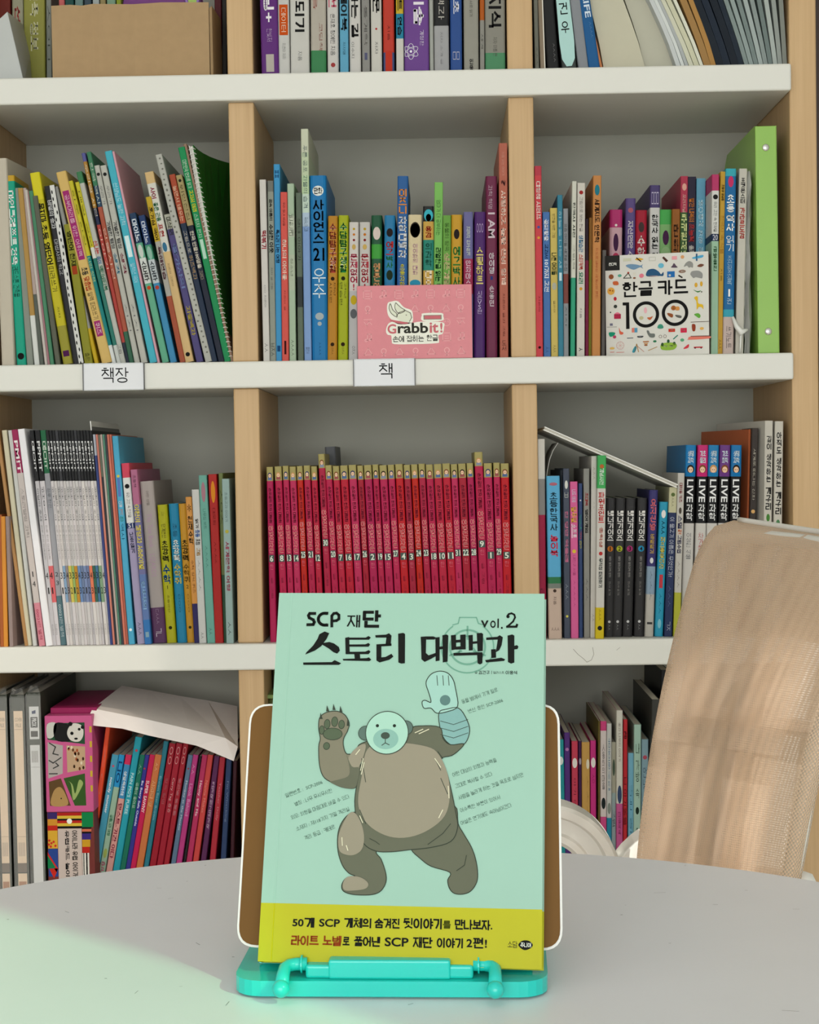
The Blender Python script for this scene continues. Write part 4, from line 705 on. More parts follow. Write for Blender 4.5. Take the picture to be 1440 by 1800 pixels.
its += [
 (1142, 862, 1134, 15.5, 'b8b4ac', 'navy purple book with white foot', '0-.52:38346c;.52-.71:8aa0b4', '요괴신방|.06-.28|e07078|V|.65¦비밀일기|.3-.43|c0a050|R|.45¦ |.46-.5|d8d8d8|O|.4¦ㅅㅅㅅ|.55-.75|606c78|r|.2¦ |.9-.915|404040|b|.6', {'yb': 1114, 'rec': .02, 'c': .003}),
 (1160, 883, 1151, 15.5, '2c98b8', 'cyan quiz book with red plate', '', ' |.06-.12|e8e4e0|O|.5¦ㅅㅅㅅ|.14-.24|104050|R|.4¦퀴즈를풀어라|.26-.5|c8b850|V|.55¦ |.54-.64|c04048|b|.4¦ㅅㅅㅅ|.68-.83|186078|r|.25¦ |.87-.94|80c0d0|O|.4', {'yb': 1113, 'rec': .022, 'c': .003}),
 (1177, 857, 1168, 14, '263258', 'dark navy book with cream head', '0-.17:c4c09c', ' |.04-.06|607040|o|.5¦ㅅㅅㅅ|.07-.13|585838|r|.3¦이 물고기 이름은 무엇인가?|.2-.6|c8ccd8|r|.55¦ㅅㅅㅅ|.66-.8|606c90|r|.3¦ㄱㅈ|.9-.96|c0c4d0|r|.4', {'yb': 1113, 'rec': .02}),
 (1192, 832, 1184, 12, 'c4c0b8', 'white book with lime yellow foot', '.73-1:b0b038', '대치동 키즈|.06-.18|904848|R|.45¦ |.21-.25|504840|O|.4¦스밀|.26-.34|383858|R|.6¦첫|.345-.375|d07040|H|.6¦그림수업|.38-.49|383858|R|.6¦ㅅㅅㅅㅅ|.54-.7|807870|r|.3', {'yb': 1113, 'rec': .018}),
]
for k, (hc, a1, a2, c2) in enumerate(live):
    x = [1206, 1227, 1246, 1266, 1286][k]
    its.append((x, 783, x - 9 + k * .6, 18.8, 'd0ccc6', ['blue headed science comic with red haired child', 'pink headed science comic', 'blue headed science comic with dark haired figure', 'purple headed science comic', 'blue headed science comic with glasses figure'][k], f'0-.165:{hc};.165-.41:141416', f'{a1[:2]}|.03-.06|dcecf4|H|.55¦{a1[2:]}|.065-.095|dcecf4|H|.55¦{k + 20}|.1-.165|{hc}|a|.8¦LIVE|.18-.3|f0f0f0|R|.6¦과학|.31-.4|f0f0f0|V|.6¦{a2}|.46-.6|{c2}|v|.5', {'yb': 1113, 'rec': .03, 'c': .0025, 'dep': .19}))
its += [
 (1318, 755, 1309, 4, 'b4603a', 'rust orange hardback showing its cover', '', '', {'rec': .05, 'yaw': 14, 'dep': .17, 'hard': 1}),
 (1322, 753, 1313, 11.5, '3c3430', 'dark brown book with red heading', '', '세계로 떠나는 신화|.1-.35|c8c0b0|r|.35¦ |.39-.42|e0b070|o|.6¦세상 모든|.44-.58|b83028|R|.55¦미스터리|.6-.75|c8c0b8|R|.5', {'rec': .045, 'dep': .19}),
 (1346, 740, 1341, 14.6, 'd0cbc0', 'white book with green frog, left of the pair', '', '깊이 생각하는|.1-.45|282828|V|.6¦개구리|.47-.63|202020|V|.7¦ |.65-.69|508840|O|.45¦저자의 이름|.75-.9|606060|r|.3'.replace('.1-.45', '.07-.29').replace('.47-.63', '.31-.42').replace('.65-.69', '.435-.47').replace('.75-.9', '.5-.6'), {'rec': .03, 'dep': .2, 'yaw': 10}),
 (1363, 741, 1358, 14.6, 'd0cbc0', 'white book with green frog, right of the pair', '', '아직도 생각하는|.05-.31|282828|V|.6¦개구리|.33-.44|202020|V|.7¦ |.46-.49|58885c|O|.45¦저자의 이름|.51-.62|606060|r|.3', {'rec': .03, 'dep': .2}),
]
shelf_row('C', R3, 1114, its, rec=.014)

# ---- fourth row, left: leaning picture books
F4 = 'fourth row left'
def lean(xt, yt, xb, w, col, desc, bands='', texts='', **k): return (xt, yt, xb, w, col, desc, bands, texts, dict(k, dep=k.get('dep', .2), yb=1530))
shelf_row('D', F4, 1530, [
 lean(186, 1278, 154, 8, 'e8502c', 'glowing orange red thin book', '', 'ㅈㅇㅅ|.1-.5|d88070|r|.4'),
 lean(197, 1328, 162, 12, '4498b4', 'steel blue picture book with white lettering', '', ' |.05-.09|c05068|o|.35¦noandy monster|.14-.36|e4ecf0|R|.5'),
 lean(209, 1328, 175, 11, '98b8a0', 'pale green picture book with bright blue head', '0-.2:2090c8', 'ㄷㅇ|.04-.18|184878|V|.6¦공룡나라 여행|.37-.5|508868|R|.5¦ |.58-.64|98a858|O|.6¦만드기-|.66-.86|b85878|V|.6', dep=.2),
 lean(221, 1328, 187, 11, 'd09890', 'dusty pink picture book with crimson head', '0-.06:c82858;.06-.27:3888b8', '생일축하해|.1-.25|e0ecf4|R|.5¦만스트-기간 이다|.3-.64|903048|R|.6'),
 lean(238, 1297, 199, 12.5, '209cae', 'tall turquoise picture book', '', ' |.06-.09|c04858|o|.4¦PAIN PIG\'S PUREE|.2-.43|b8e0e4|R|.45'),
 lean(246, 1328, 211, 9.5, '106e58', 'forest green picture book', '', 'ㅅㅅ|.06-.12|b0d0c0|r|.4¦공룡이 좋아요|.17-.33|c8e4d0|r|.5'),
 lean(254, 1328, 220, 9, '34308c', 'indigo picture book with white lettering', '', ' |.07-.1|c04040|o|.4¦Be Beary Safe Outside|.16-.44|d8d8f0|R|.5'),
 lean(263, 1328, 228, 11, 'cc1450', 'raspberry red picture book with capital letters', '', 'SUPER SAWNY|.16-.36|f4d8dc|R|.5'),
 lean(273, 1328, 239, 12, 'cc7440', 'tangerine picture book', '', 'ㅅㅅ|.05-.1|f0d0a8|r|.3¦사자의 집|.16-.32|e8a878|R|.5¦ㅅㅅ|.88-.96|8c4018|r|.4'),
 lean(288, 1304, 252, 9, '28788a', 'teal picture book with pale lettering', '', 'Brown Bear Brown|.2-.45|88b8c0|r|.4'),
 lean(298, 1308, 262, 11.5, '9c1428', 'left dark red picture book of three', '', 'ㅇㅇ|.02-.12|e0a8a8|r|.5¦팥죽 할멈|.2-.35|b06068|r|.4'),
 lean(310, 1308, 274, 11.5, 'a0162c', 'middle dark red picture book of three', '', 'ㅇㅇ|.02-.12|e0a8a8|r|.5¦Carry Tag ㅎㅎ|.2-.4|d8a8a8|r|.5'),
 lean(322, 1308, 286, 10, 'a41c2c', 'right dark red picture book of three', '', 'ㅇㅇ|.02-.12|e0a8a8|r|.5¦둥근별 동물들|.2-.42|c89098|r|.4¦The Mit|.85-.97|d0a0a0|r|.4'),
 lean(331, 1328, 299, 8.5, '5c7490', 'greyish blue picture book', '', ' |.07-.1|983848|o|.4¦Monkey at the Mentor|.16-.47|d0dce8|r|.5'),
 lean(339, 1328, 308, 10.5, 'bc3880', 'magenta pink picture book', '', 'ㅅㅅ|.06-.12|e8b8d0|r|.4¦Look Behind|.18-.38|e0a0c8|r|.5'),
 lean(350, 1330, 320, 5, '1c181a', 'very thin black picture book', '', ''),
 lean(355, 1328, 325, 10.5, 'b82c5c', 'rose pink picture book', '', 'Henny and Me|.16-.38|f0c8d0|R|.5'),
 lean(365, 1328, 337, 10.5, 'cc4440', 'vermilion picture book with warm foot', '', 'Nanna Makes|.16-.36|e89080|r|.4'),
 lean(377, 1330, 351, 9.5, '582452', 'plum picture book', '', '코가막히고귀가막|.16-.46|c0a0b8|V|.5'),
 lean(386, 1332, 367, 10.5, 'b02838', 'brick red picture book', '', 'Teacher Dolly|.16-.4|d88890|r|.4'),
 lean(398, 1335, 387, 9.5, '2c4068', 'navy picture book with faint lettering', '', 'Fin Whacking|.14-.4|7888a8|r|.4'),
 lean(410, 1338, 404, 7, '3c1420', 'dark maroon picture book by the divider', '', ''),
], rec=.045)

# ---- fourth row, right
F5 = 'fourth row right'
shelf_row('D', F5, 1530, [
 (980, 1300, 984, 11, '289aa0', 'turquoise picture book with small badge', '', ' |.1-.15|e0e8e4|O|.8', {'rec': .06}),
 (992, 1288, 994, 10, '54307c', 'violet picture book', '', ' |.07-.12|b880b8|o|.6¦만드|.4-.55|c8b8d8|r|.5', {'rec': .06}),
 (1005, 1303, 1006, 11, 'c84058', 'coral pink picture book with badge', '', ' |.1-.16|e8e4dc|O|.8¦아기 이야기|.22-.5|602030|r|.35', {'rec': .06}),
 (1017, 1303, 1018, 6, '44204c', 'narrow dark plum picture book', '', ' |.1-.14|a8a0b0|O|.7', {'rec': .06}),
 (1023, 1305, 1024, 14, 'c49850', 'torn tan picture book', '', ' |.1-.16|e0d8c0|O|.4|.25¦ㅅㅅㅅ|.2-.45|806030|r|.15|.2', {'rec': .055}),
 (1038, 1302, 1039, 10, 'c83080', 'vivid magenta picture book', '', ' |.1-.16|e8e4dc|O|.8¦ㅅㅇ|.2-.25|80204c|r|.4¦ㅅ|.5-.56|702048|R|.6', {'rec': .055}),
 (1052, 1268, 1052, 4, '6c6030', 'very thin olive book', '', '', {'rec': .05}),
 (1056, 1268, 1056, 10.5, 'd0c4c0', 'white picture book with pink head and foot', '0-.05:c84078;.5-1:c84880', 'ㅅ동화의마을|.12-.36|303030|v|.45¦ |.4-.46|202828|O|.7¦구름빵|.62-.72|702048|v|.4', {'rec': .045}),
 (1067, 1272, 1067, 8.5, 'c0c0bc', 'grey white picture book with teal foot', '.5-1:20809c', 'ㅎㅎ동시집|.08-.36|507090|v|.45¦ |.42-.48|808880|O|.7', {'rec': .045}),
 (1075, 1305, 1075, 8.5, 'a4b8b8', 'pale watercolour picture book', '0-.3:b8b4a0', ' |.1-.2|506050|O|.5¦그림|.4-.5|303030|r|.5¦숲속|.6-.8|405860|v|.4', {'rec': .05}),
 (1084, 1249, 1084, 11, 'c0548c', 'tall white headed picture book with pink foot', '0-.46:d0ccc0', '꽃과 나무의 이야기|.06-.25|705850|r|.35¦ |.37-.46|384868|O|.7¦마을목욕|.5-.62|702450|v|.45', {'rec': .04}),
 (1096, 1265, 1095, 7.5, 'c02830', 'scarlet narrow picture book', '', '감|.06-.1|501018|H|.6¦ㅂ 아기동물|.3-.55|501018|r|.6', {'rec': .045}),
 (1104, 1324, 1104, 11, '78b4cc', 'light blue low picture book', '', '나는 아기 곰|.2-.7|306078|v|.35', {'rec': .05}),
 (1115, 1274, 1114, 12.5, 'a4c4b4', 'pale mint picture book', '', '내 가방 속|.1-.4|304838|v|.5¦ |.44-.48|203028|O|.5¦요정|.55-.7|304838|v|.5', {'rec': .045}),
 (1128, 1300, 1127, 12.5, '90b0bc', 'pale blue picture book with pink dot', '', ' |.08-.13|c05868|o|.6¦안녕|.16-.3|506070|v|.5', {'rec': .05}),
 (1146, 1230, 1144, 14, '3c3c38', 'glossy dark grey binder', '', '', {'rec': .03, 'name': 'ring_binder', 'cat': 'binder', 'dep': .22}),
 (1162, 1178, 1160, 14, '18181a', 'tall black glossy binder', '', '', {'rec': .09, 'name': 'ring_binder', 'cat': 'binder', 'dep': .19}),
], rec=.05)


# ------------------------------------------------------------------ shelf labels and boxes on the shelves
def holder(x0, y0, x1, y1, txt, lab):
    a = hit(x0, y1, YF); c = hit(x1, y0, YF); W = c.x - a.x; H = TH + .001
    o = tag(empty('label_holder', (a.x, YF - .0032, ZT[2] - TH - .0005)), lab, 'shelf label', 'white name cards on the shelf edges')
    b = MB(); b.box((0, .0012, 0), (W, .003, H)); b.build('card', mat('label_card', (.74, .75, .78), rough=.45), o)
    for x in (0, W - .0012):
        b = MB(); b.box((x, -.0006, 0), (x + .0012, .0031, H)); b.build('holder_edge', M_greyp, o)
    for z in (0, H - .0012):
        b = MB(); b.box((.0012, .0006, z), (W - .0012, .0012, z + .0012)); b.build('clear_lip', M_clear, o)
    p = Print((0, .0012, 0), (1, 0, 0), (0, 0, 1))
    n = len(txt); ch = H * .56; cw = H * .50 * n; u0 = W * .5 - cw / 2 + .002
    p.text(txt, u0, H * .27, u0 + cw, H * .27 + ch, lin('1c1c20'), 1, .004, res=4); p.build('lettering', o)
holder(146.5, 641, 254, 684, '책장', 'white card with two black syllables on the left shelf edge')
holder(621.5, 632, 730, 678, '책', 'white card with one black syllable under the pink box')

# pink flat box
def quad_frame(pxs, Y, thick, tilt=0):
    BL, BR, TR, TL = [hit(x, y, Y) for x, y in pxs]
    return BL, BR, TR, TL
Yp = YF + .004
o = tag(empty('card_box', hit(629.5, 631, Yp) * 1), 'pink flat card box with white rabbit logo standing before the comics', 'box')
A = hit(629.5, 631, Yp); B_ = hit(831, 629, Yp); T = hit(629, 503, Yp)
W = B_.x - A.x; H = T.z - ZT[2]; o.location = (A.x, Yp, ZT[2] + .0003); 
b = MB(); b.box((0, 0, 0), (W, .0075, H), lin('d88890', 1.05)); b.build('body', M_cover, o, bevel=.0006)
p = Print((0, 0, 0), (1, 0, 0), (0, 0, 1))
def gz(x, y): return ((x / 5.538 + 600 - 629.5) / 201.5 * W, H - (y / 5.538 + 480 - 503) / 127.5 * H)
pale = lin('e8a8ac', 1.02); sc = W / 201.5 / 5.538
rnd = random.Random(3)
gridx = [265, 415, 570, 725, 878, 1030, 1170]; gridy = [215, 355, 490, 630, 765]
for j, gy in enumerate(gridy):
    for i, gx in enumerate(gridx):
        if 1 <= i <= 4 and j in (1, 2, 3) and not (j == 1 and i in (3, 4)): continue
        u, v = gz(gx, gy); r_ = 38 * sc; k = (i * 3 + j * 5) % 6; wd = 7 * sc
        if k == 0: p.line([(u - r_, v - r_), (u + r_, v - r_), (u + r_, v + r_), (u - r_, v + r_)], wd, pale, 1, True); p.line([(u - r_ * .5, v + r_ * .2), (u + r_ * .5, v + r_ * .2)], wd, pale, 1); p.line([(u - r_ * .5, v - r_ * .4), (u + r_ * .5, v - r_ * .4)], wd, pale, 1)
        elif k == 1: p.ring(u, v, r_ * .82, r_, pale, 1, 20); p.line([(u - r_ * .6, v), (u, v + r_ * .5), (u + r_ * .6, v)], wd, pale, 1)
        elif k == 2: p.line([(u - r_, v - r_ * .7), (u, v + r_), (u + r_, v - r_ * .7)], wd, pale, 1, True)
        elif k == 3: p.ring(u - r_ * .5, v - r_ * .6, r_ * .2, r_ * .42, pale, 1, 12); p.line([(u - r_ * .15, v - r_ * .6), (u - r_ * .15, v + r_), (u + r_ * .8, v + r_), (u + r_ * .8, v - r_ * .4)], wd, pale, 1); p.ring(u + r_ * .5, v - r_ * .4, r_ * .15, r_ * .38, pale, 1, 12)
        elif k == 4: p.line([(u - r_, v + r_ * .4), (u - r_ * .3, v - r_ * .5), (u + r_ * .3, v + r_ * .5), (u + r_, v - r_ * .3)], wd, pale, 1); p.line([(u - r_, v + r_), (u + r_, v + r_)], wd, pale, 1)
        else: p.ring(u, v + r_ * .2, r_ * .5, r_ * .75, pale, 1, 16); p.line([(u, v - r_ * .4), (u, v - r_)], wd, pale, 1); p.line([(u - r_ * .5, v - r_), (u + r_ * .5, v - r_)], wd, pale, 1)
cream = lin('e6e6da', 1.1); ol = lin('8c8a7c')
P_ = lambda L: [gz(*q) for q in L]
p.poly(P_(smooth([(440, 560), (470, 490), (560, 470), (690, 490), (780, 480), (990, 490), (1005, 540), (990, 600), (950, 615), (955, 670), (930, 690), (730, 695), (520, 692), (495, 660), (490, 610), (455, 600)])), cream, 2)
p.poly(P_(smooth([(790, 420), (810, 400), (980, 400), (1000, 430), (985, 475), (800, 475)])), cream, 2)
p.poly(P_(smooth([(460, 300), (500, 282), (560, 280), (620, 340), (690, 370), (705, 430), (690, 490), (560, 500), (480, 440), (455, 380)])), cream, 2)
p.poly(P_(smooth([(545, 420), (570, 390), (630, 370), (680, 395), (692, 440), (670, 478), (600, 478), (555, 450)])), lin('d8dcc8', 1.1), 3)
for q in ([(482, 306), (474, 350), (498, 400), (548, 432), (545, 398), (508, 362), (494, 318)], [(538, 298), (530, 345), (558, 392), (592, 394), (628, 370), (592, 345), (556, 312)]): p.poly(P_(smooth(q, 3)), lin('d8dcc8', 1.1), 3.2); p.line(P_(smooth(q, 3)), 7 * sc, ol, 4, True)
p.line(P_([(545, 420), (570, 390), (630, 370), (680, 395), (692, 440), (670, 478)]), 8 * sc, ol, 4)
p.disc(*gz(640, 415), 6 * sc, ol, 4)
pk = lin('cc7078')
p.poly(P_(smooth([(480, 455), (560, 470), (660, 490), (600, 500), (500, 475)])), pk, 4)
p.line(P_([(820, 440), (970, 440)]), 44 * sc, ol, 3); p.line(P_([(826, 440), (964, 440)]), 32 * sc, pk, 4)
bx = lambda s_, x0, y0, x1, y1, col, bold=.03: p.text(s_, *gz(x0, y1), *gz(x1, y0), col, 4, bold, res=4)
bx('G', 455, 500, 540, 592, pk); bx('rabb', 555, 490, 850, 590, lin('35352f')); bx('it', 865, 490, 950, 590, pk); bx('!', 968, 495, 990, 588, pk)
bx('손에', 505, 615, 615, 672, lin('35352f'), .012); bx('잡히는', 640, 612, 808, 672, lin('35352f'), .012); bx('한글', 835, 608, 945, 668, lin('35352f'), .012)
p.build('printed_logo', o)

# white picture card box
Yc = YF + .036
A = hit(1066, 624, Yc); B_ = hit(1247, 620, YF + .003)
W = math.hypot(B_.x - A.x, .033); H = hit(1246, 442, YF + .003).z - ZT[2]
o = tag(empty('picture_card_box', (A.x, Yc, ZT[2] + .0003), (0, 0, -math.asin(.033 / W))), 'white square card box covered in tiny pictures with large number 100', 'box')
b = MB(); b.box((0, 0, 0), (W, .0016, H), lin('d6d4cc', 1.0)); b.build('lid', M_cover, o)
b = MB(); b.box((.0005, .0017, .0004), (W - .0005, .036, H - .0006), lin('d0a8a4')); b.build('body', M_cover, o, bevel=.0005)
p = Print((0, 0, 0), (1, 0, 0), (0, 0, 1))
def hz(x, y):    # zoomed picture coordinates to the box face
    px, py = x / 6.26 + 1040, y / 6.26 + 420
    a = (px - (1064 + (py - 450) / 174 * 2)) / (181.5 + (py - 450) / 174 * -1); t_ = 450 - a * 9; bt = 624 - a * 4
    return a * W, H * (1 - (py - t_) / (bt - t_))
Z = lambda L: [hz(*q) for q in L]
s6 = W / 181 / 6.26
p.rect(0, H * .853, W * .142, H, lin('2a2a28'), 1); p.text('훈디학', *hz(190, 295), *hz(278, 258), lin('e8e8e0'), 2, .03)
ink = lin('181818')
def tx(s_, x0, y0, x1, y1, bold=0.0): p.text(s_, *hz(x0, y1), *hz(x1, y0), ink, 3, bold, res=5)
tx('한', 345, 465, 510, 635, .02); tx('글', 522, 455, 677, 622, .02); tx('카', 735, 445, 895, 612, .02); tx('드', 908, 435, 1065, 595, .02)
p.poly(Z([(345, 690), (417, 688), (422, 975), (384, 978), (382, 722), (346, 722)]), ink, 3)
for cx, cy in ((603, 820), (922, 803)): p.ring(*hz(cx, cy), 110 * s6, 145 * s6, ink, 3, 48)
def blob(pts, c_): p.poly(Z(smooth(pts, 3)), lin(c_, 1.05), 3)
def dsk(x, y, r_, c_, ry=None): p.disc(*hz(x, y), r_ * s6, lin(c_, 1.05), 3, 12, ry=ry * s6 if ry else None)
def bxx(x0, y0, x1, y1, c_): p.rect(*hz(x0, y1), *hz(x1, y0), lin(c_, 1.05), 3)
blob([(380, 290), (430, 275), (500, 280), (545, 290), (570, 275), (560, 300), (572, 325), (540, 308), (470, 335), (410, 315)], '6c8ca8')
blob([(605, 400), (625, 340), (690, 325), (745, 355), (770, 385), (795, 358), (795, 400), (750, 402), (680, 410)], '2c5478'); blob([(620, 402), (680, 398), (740, 402), (680, 412)], 'd0b8b8')
blob([(1020, 300), (1040, 262), (1080, 240), (1118, 262), (1118, 310), (1095, 305), (1075, 312), (1055, 290), (1030, 300)], '8c8c88')
blob([(1090, 380), (1110, 350), (1180, 345), (1222, 375), (1220, 425), (1195, 425), (1150, 415), (1125, 425), (1100, 400)], '8e8e8c')
blob([(1130, 640), (1160, 622), (1172, 640), (1175, 700), (1225, 715), (1230, 768), (1215, 745), (1180, 740), (1160, 770), (1155, 680)], 'd8b030')
blob([(1115, 200), (1225, 172), (1222, 200), (1130, 215)], '50a0c8'); bxx(1152, 158, 1168, 238, '2c5478')
bxx(890, 185, 945, 225, 'e09aa0'); bxx(352, 210, 440, 246, 'c4c4ac'); p.line(Z([(640, 200), (708, 197), (708, 236), (640, 238)]), 4 * s6, lin('b4b4a8'), 3, True)
p.poly(Z([(782, 205), (800, 190), (848, 235), (828, 255)]), lin('4c3028'), 3); dsk(1005, 195, 20, 'd09868'); dsk(770, 290, 32, '68b0c8', 28)
blob([(480, 225), (530, 208), (578, 222), (530, 235)], 'd0a030'); p.line(Z([(500, 208), (548, 246)]), 12 * s6, lin('483018'), 3.5)
blob([(880, 310), (895, 290), (912, 262), (935, 290), (950, 310)], '584858'); blob([(1165, 295), (1200, 270), (1240, 280), (1205, 305)], '704838')
bxx(838, 350, 920, 418, '2868a8'); dsk(865, 395, 13, 'e0e0d8'); dsk(1002, 352, 40, '907060', 18); dsk(1010, 352, 24, 'd8d0c0', 10); p.line(Z([(965, 398), (1000, 418)]), 16 * s6, lin('282420'), 3)
p.line(Z([(355, 428), (408, 372), (440, 425)]), 9 * s6, lin('484c40'), 3, True); dsk(408, 370, 12, 'b84838'); dsk(555, 400, 26, 'd87888', 24); bxx(462, 365, 492, 400, 'd0ccc0'); dsk(476, 425, 16, '805038', 10); dsk(313, 400, 22, '58a08c', 16)
dsk(218, 413, 28, '8c5030'); blob([(238, 465), (290, 462), (298, 500), (245, 500)], 'c06038'); dsk(216, 568, 42, 'd8a048'); dsk(205, 560, 9, 'a03828'); dsk(235, 565, 9, 'a03828'); dsk(262, 650, 17, 'b02838', 22); dsk(265, 733, 20, '383c38'); dsk(210, 797, 8, '202020')
bxx(250, 815, 325, 868, 'a82848'); blob([(250, 820), (287, 795), (325, 820)], 'd87088'); bxx(203, 915, 235, 942, '6c6c80'); p.line(Z([(170, 956), (280, 954)]), 3 * s6, ink, 3)
blob([(190, 1018), (225, 1010), (262, 1018), (248, 1048), (205, 1060)], '1c8c6c'); dsk(255, 1062, 20, 'b04060', 18); blob([(305, 960), (322, 1000), (352, 1015), (345, 1035), (312, 1030)], 'd06048')
bxx(446, 965, 476, 1015, 'd07868'); bxx(476, 965, 508, 1015, '5090b0'); blob([(610, 1000), (632, 995), (650, 1025), (698, 1030), (695, 1068), (642, 1065)], '6c706c'); dsk(540, 1060, 36, '283038', 12); dsk(540, 1052, 26, 'e0e0dc', 10); p.line(Z([(395, 1076), (460, 1074)]), 8 * s6, lin('384858'), 3)
blob([(728, 965), (745, 930), (780, 930), (796, 965), (762, 975)], '3c8c74'); p.ring(*hz(762, 1060), 14 * s6, 18 * s6, lin('604038'), 3, 14); p.ring(*hz(812, 1058), 14 * s6, 18 * s6, lin('604038'), 3, 14)
bxx(850, 975, 922, 1012, 'c03828'); bxx(870, 985, 905, 997, 'd8c8b8'); bxx(982, 968, 1050, 1020, 'c82848'); bxx(995, 985, 1030, 1000, 'e8d8d0'); blob([(1105, 935), (1125, 925), (1145, 940), (1140, 1000), (1112, 1000)], '8c3c28'); dsk(1213, 975, 22, 'd8a858', 16)
p.line(Z([(1095, 905), (1292, 898)]), 6 * s6, lin('503828'), 3); blob([(1130, 820), (1175, 808), (1200, 835), (1185, 862), (1150, 840)], '60a040'); blob([(1065, 1090), (1090, 1062), (1290, 1058), (1290, 1085), (1070, 1098)], 'd87868'); p.line(Z([(1095, 1060), (1290, 1056)]), 7 * s6, lin('502020'), 3.5)
p.line(Z([(905, 1088), (950, 1048)]), 11 * s6, lin('28806c'), 3); dsk(1000, 1100, 22, '58a078', 18); blob([(762, 1180), (775, 1140), (850, 1125), (925, 1135), (940, 1170), (900, 1205), (790, 1208)], '88ac40'); 
for x, y in ((783, 1148), (848, 1112), (913, 1138)): dsk(x, y, 15, '2c5038', 21)
bxx(802, 1155, 840, 1175, 'dce8b8'); bxx(860, 1153, 898, 1173, 'dce8b8'); blob([(1010, 1195), (1070, 1145), (1065, 1185)], 'c83c48'); bxx(1125, 1172, 1222, 1188, 'b83038'); dsk(1140, 1188, 8, '303030'); dsk(1205, 1188, 8, '303030')
p.ring(*hz(318, 1155), 40 * s6, 44 * s6, lin('d09898'), 3, 24); [p.line([hz(318, 1155), hz(318 + 42 * math.cos(t), 1155 + 42 * math.sin(t))], 2.5 * s6, lin('d8a8a0'), 3) for t in (0, .8, 1.6, 2.4, 3.2, 4, 4.8, 5.6)]; bxx(275, 1224, 362, 1232, 'd08078'); dsk(228, 1185, 28, 'd8b060', 14); bxx(205, 1222, 252, 1230, 'd08078')
blob([(450, 1225), (480, 1165), (500, 1180), (478, 1230)], '3c90a0'); p.line(Z([(478, 1225), (500, 1140), (520, 1225)]), 9 * s6, lin('b08850'), 3); p.line(Z([(505, 1160), (580, 1225)]), 6 * s6, lin('c08878'), 3); bxx(570, 1108, 636, 1122, 'a86838'); bxx(580, 1128, 625, 1140, 'c08840'); dsk(602, 1152, 20, '98582c', 10); dsk(700, 1112, 20, '2c7450', 12); p.line(Z([(628, 1212), (725, 1172)]), 7 * s6, lin('b0884c'), 3)
dsk(1152, 500, 17, 'd0a038', 26); dsk(1210, 488, 15, 'd0a038', 28); blob([(1120, 548), (1165, 568), (1210, 560), (1170, 582)], '387838'); dsk(1213, 575, 7, '283018')
dsk(598, 775, 17, 'e0a8b0', 34); dsk(552, 858, 24, 'b8b088', 20); blob([(615, 855), (650, 850), (678, 838), (660, 872), (640, 880)], 'b86038'); dsk(905, 750, 27, 'a86030'); dsk(905, 750, 14, 'd09850'); blob([(925, 740), (965, 735), (970, 772), (930, 775)], 'c88848'); blob([(838, 805), (898, 818), (892, 855), (850, 835)], '8c5030'); blob([(925, 825), (990, 835), (985, 860), (940, 850)], '60605c'); dsk(345, 0, 0.1, '000000')
p.build('printed_pictures', o)

# lime ring binder
A = hit(1333, 618, YF + .012); T = hit(1330, 222, YF + .012)
W = 37 * 2.31 / 2900; H = T.z - ZT[2]
o = tag(empty('ring_binder', (A.x, YF + .012, ZT[2] + .0003), (0, R(-.3), 0)), 'lime green ring binder with two metal rivets at the right end', 'binder')
b = MB(); r_ = .012
b.box((0, 0, 0), (W, .003, H)); b.build('spine', M_greenp, o, bevel=.0012)
for x0 in (0, W - .003):
    b = MB(); pts = [(.003, 0), (.235, 0), (.235, H), (.05, H), (.02, H - .006), (.003, H - .03 if x0 == 0 else H - .03)]
    pts = [(.003, 0), (.24, 0), (.24, H - .02), (.22, H), (.003, H)]
    b.prism(pts, x0, x0 + .003, f=lambda x, y, z: Vector((y, x, z))); b.build('cover_board', M_greenp, o, bevel=.0008)
b = MB(); b.box((.004, .03, .01), (W - .004, .22, H - .02), lin('c8c8c0')); b.build('page_block', M_pages, o)
for z in (.045, .105 + .17):
    zz = hit(1350, 582, YF).z - ZT[2] if z < .1 else hit(1350, 257, YF).z - ZT[2]
    b = MB(); b.sphere((0, 0, 0), .0052, 14); q = b.build('rivet', M_metal, o, smooth=True); q.location = (W * .49, -.0003, zz); q.scale = (1, .45, 1)
# crumpled plastic sleeve between the books and the binder
o = tag(empty('crumpled_sleeve', (hit(1304, 618, YF + .02).x, YF + .02, ZT[2])), 'crumpled clear plastic sleeve squeezed beside the lime binder', 'plastic sleeve')
b = MB(); rnd = random.Random(5); g = []
zz = hit(1314, 296, YF).z - ZT[2]
for j in range(14):
    for i in range(4):
        g.append((.004 + .0035 * i + rnd.uniform(-.0015, .0015) + .004 * (j / 13), .01 * (i % 2) + .004 * rnd.random(), zz * j / 13 + .0008))
b.mesh(g, [(j * 4 + i, j * 4 + i + 1, j * 4 + i + 5, j * 4 + i + 4) for j in range(13) for i in range(3)], (.8, .8, .76)); q = b.build('sleeve', mat('crumpled_film', (.74, .74, .70), rough=.3, trans=.35), o); sd = q.modifiers.new('t', 'SOLIDIFY'); sd.thickness = .0003
b = MB()
k0 = hit(1286, 586, YF + .02).z - ZT[2]
b.tube([(-.014, -.010, k0 + .022), (-.009, -.013, k0 + .008), (-.003, -.014, k0), (.006, -.012, k0 + .004)], [.002, .0035, .005, .002], 7); b.tube([(-.003, -.013, k0), (-.004, -.012, k0 - .02), (-.0045, -.010, .0015)], [.0018, .0012, .0012], 6)
b.build('twisted_end', mat('crumpled_film2', (.74, .74, .70), rough=.35), o, smooth=True)

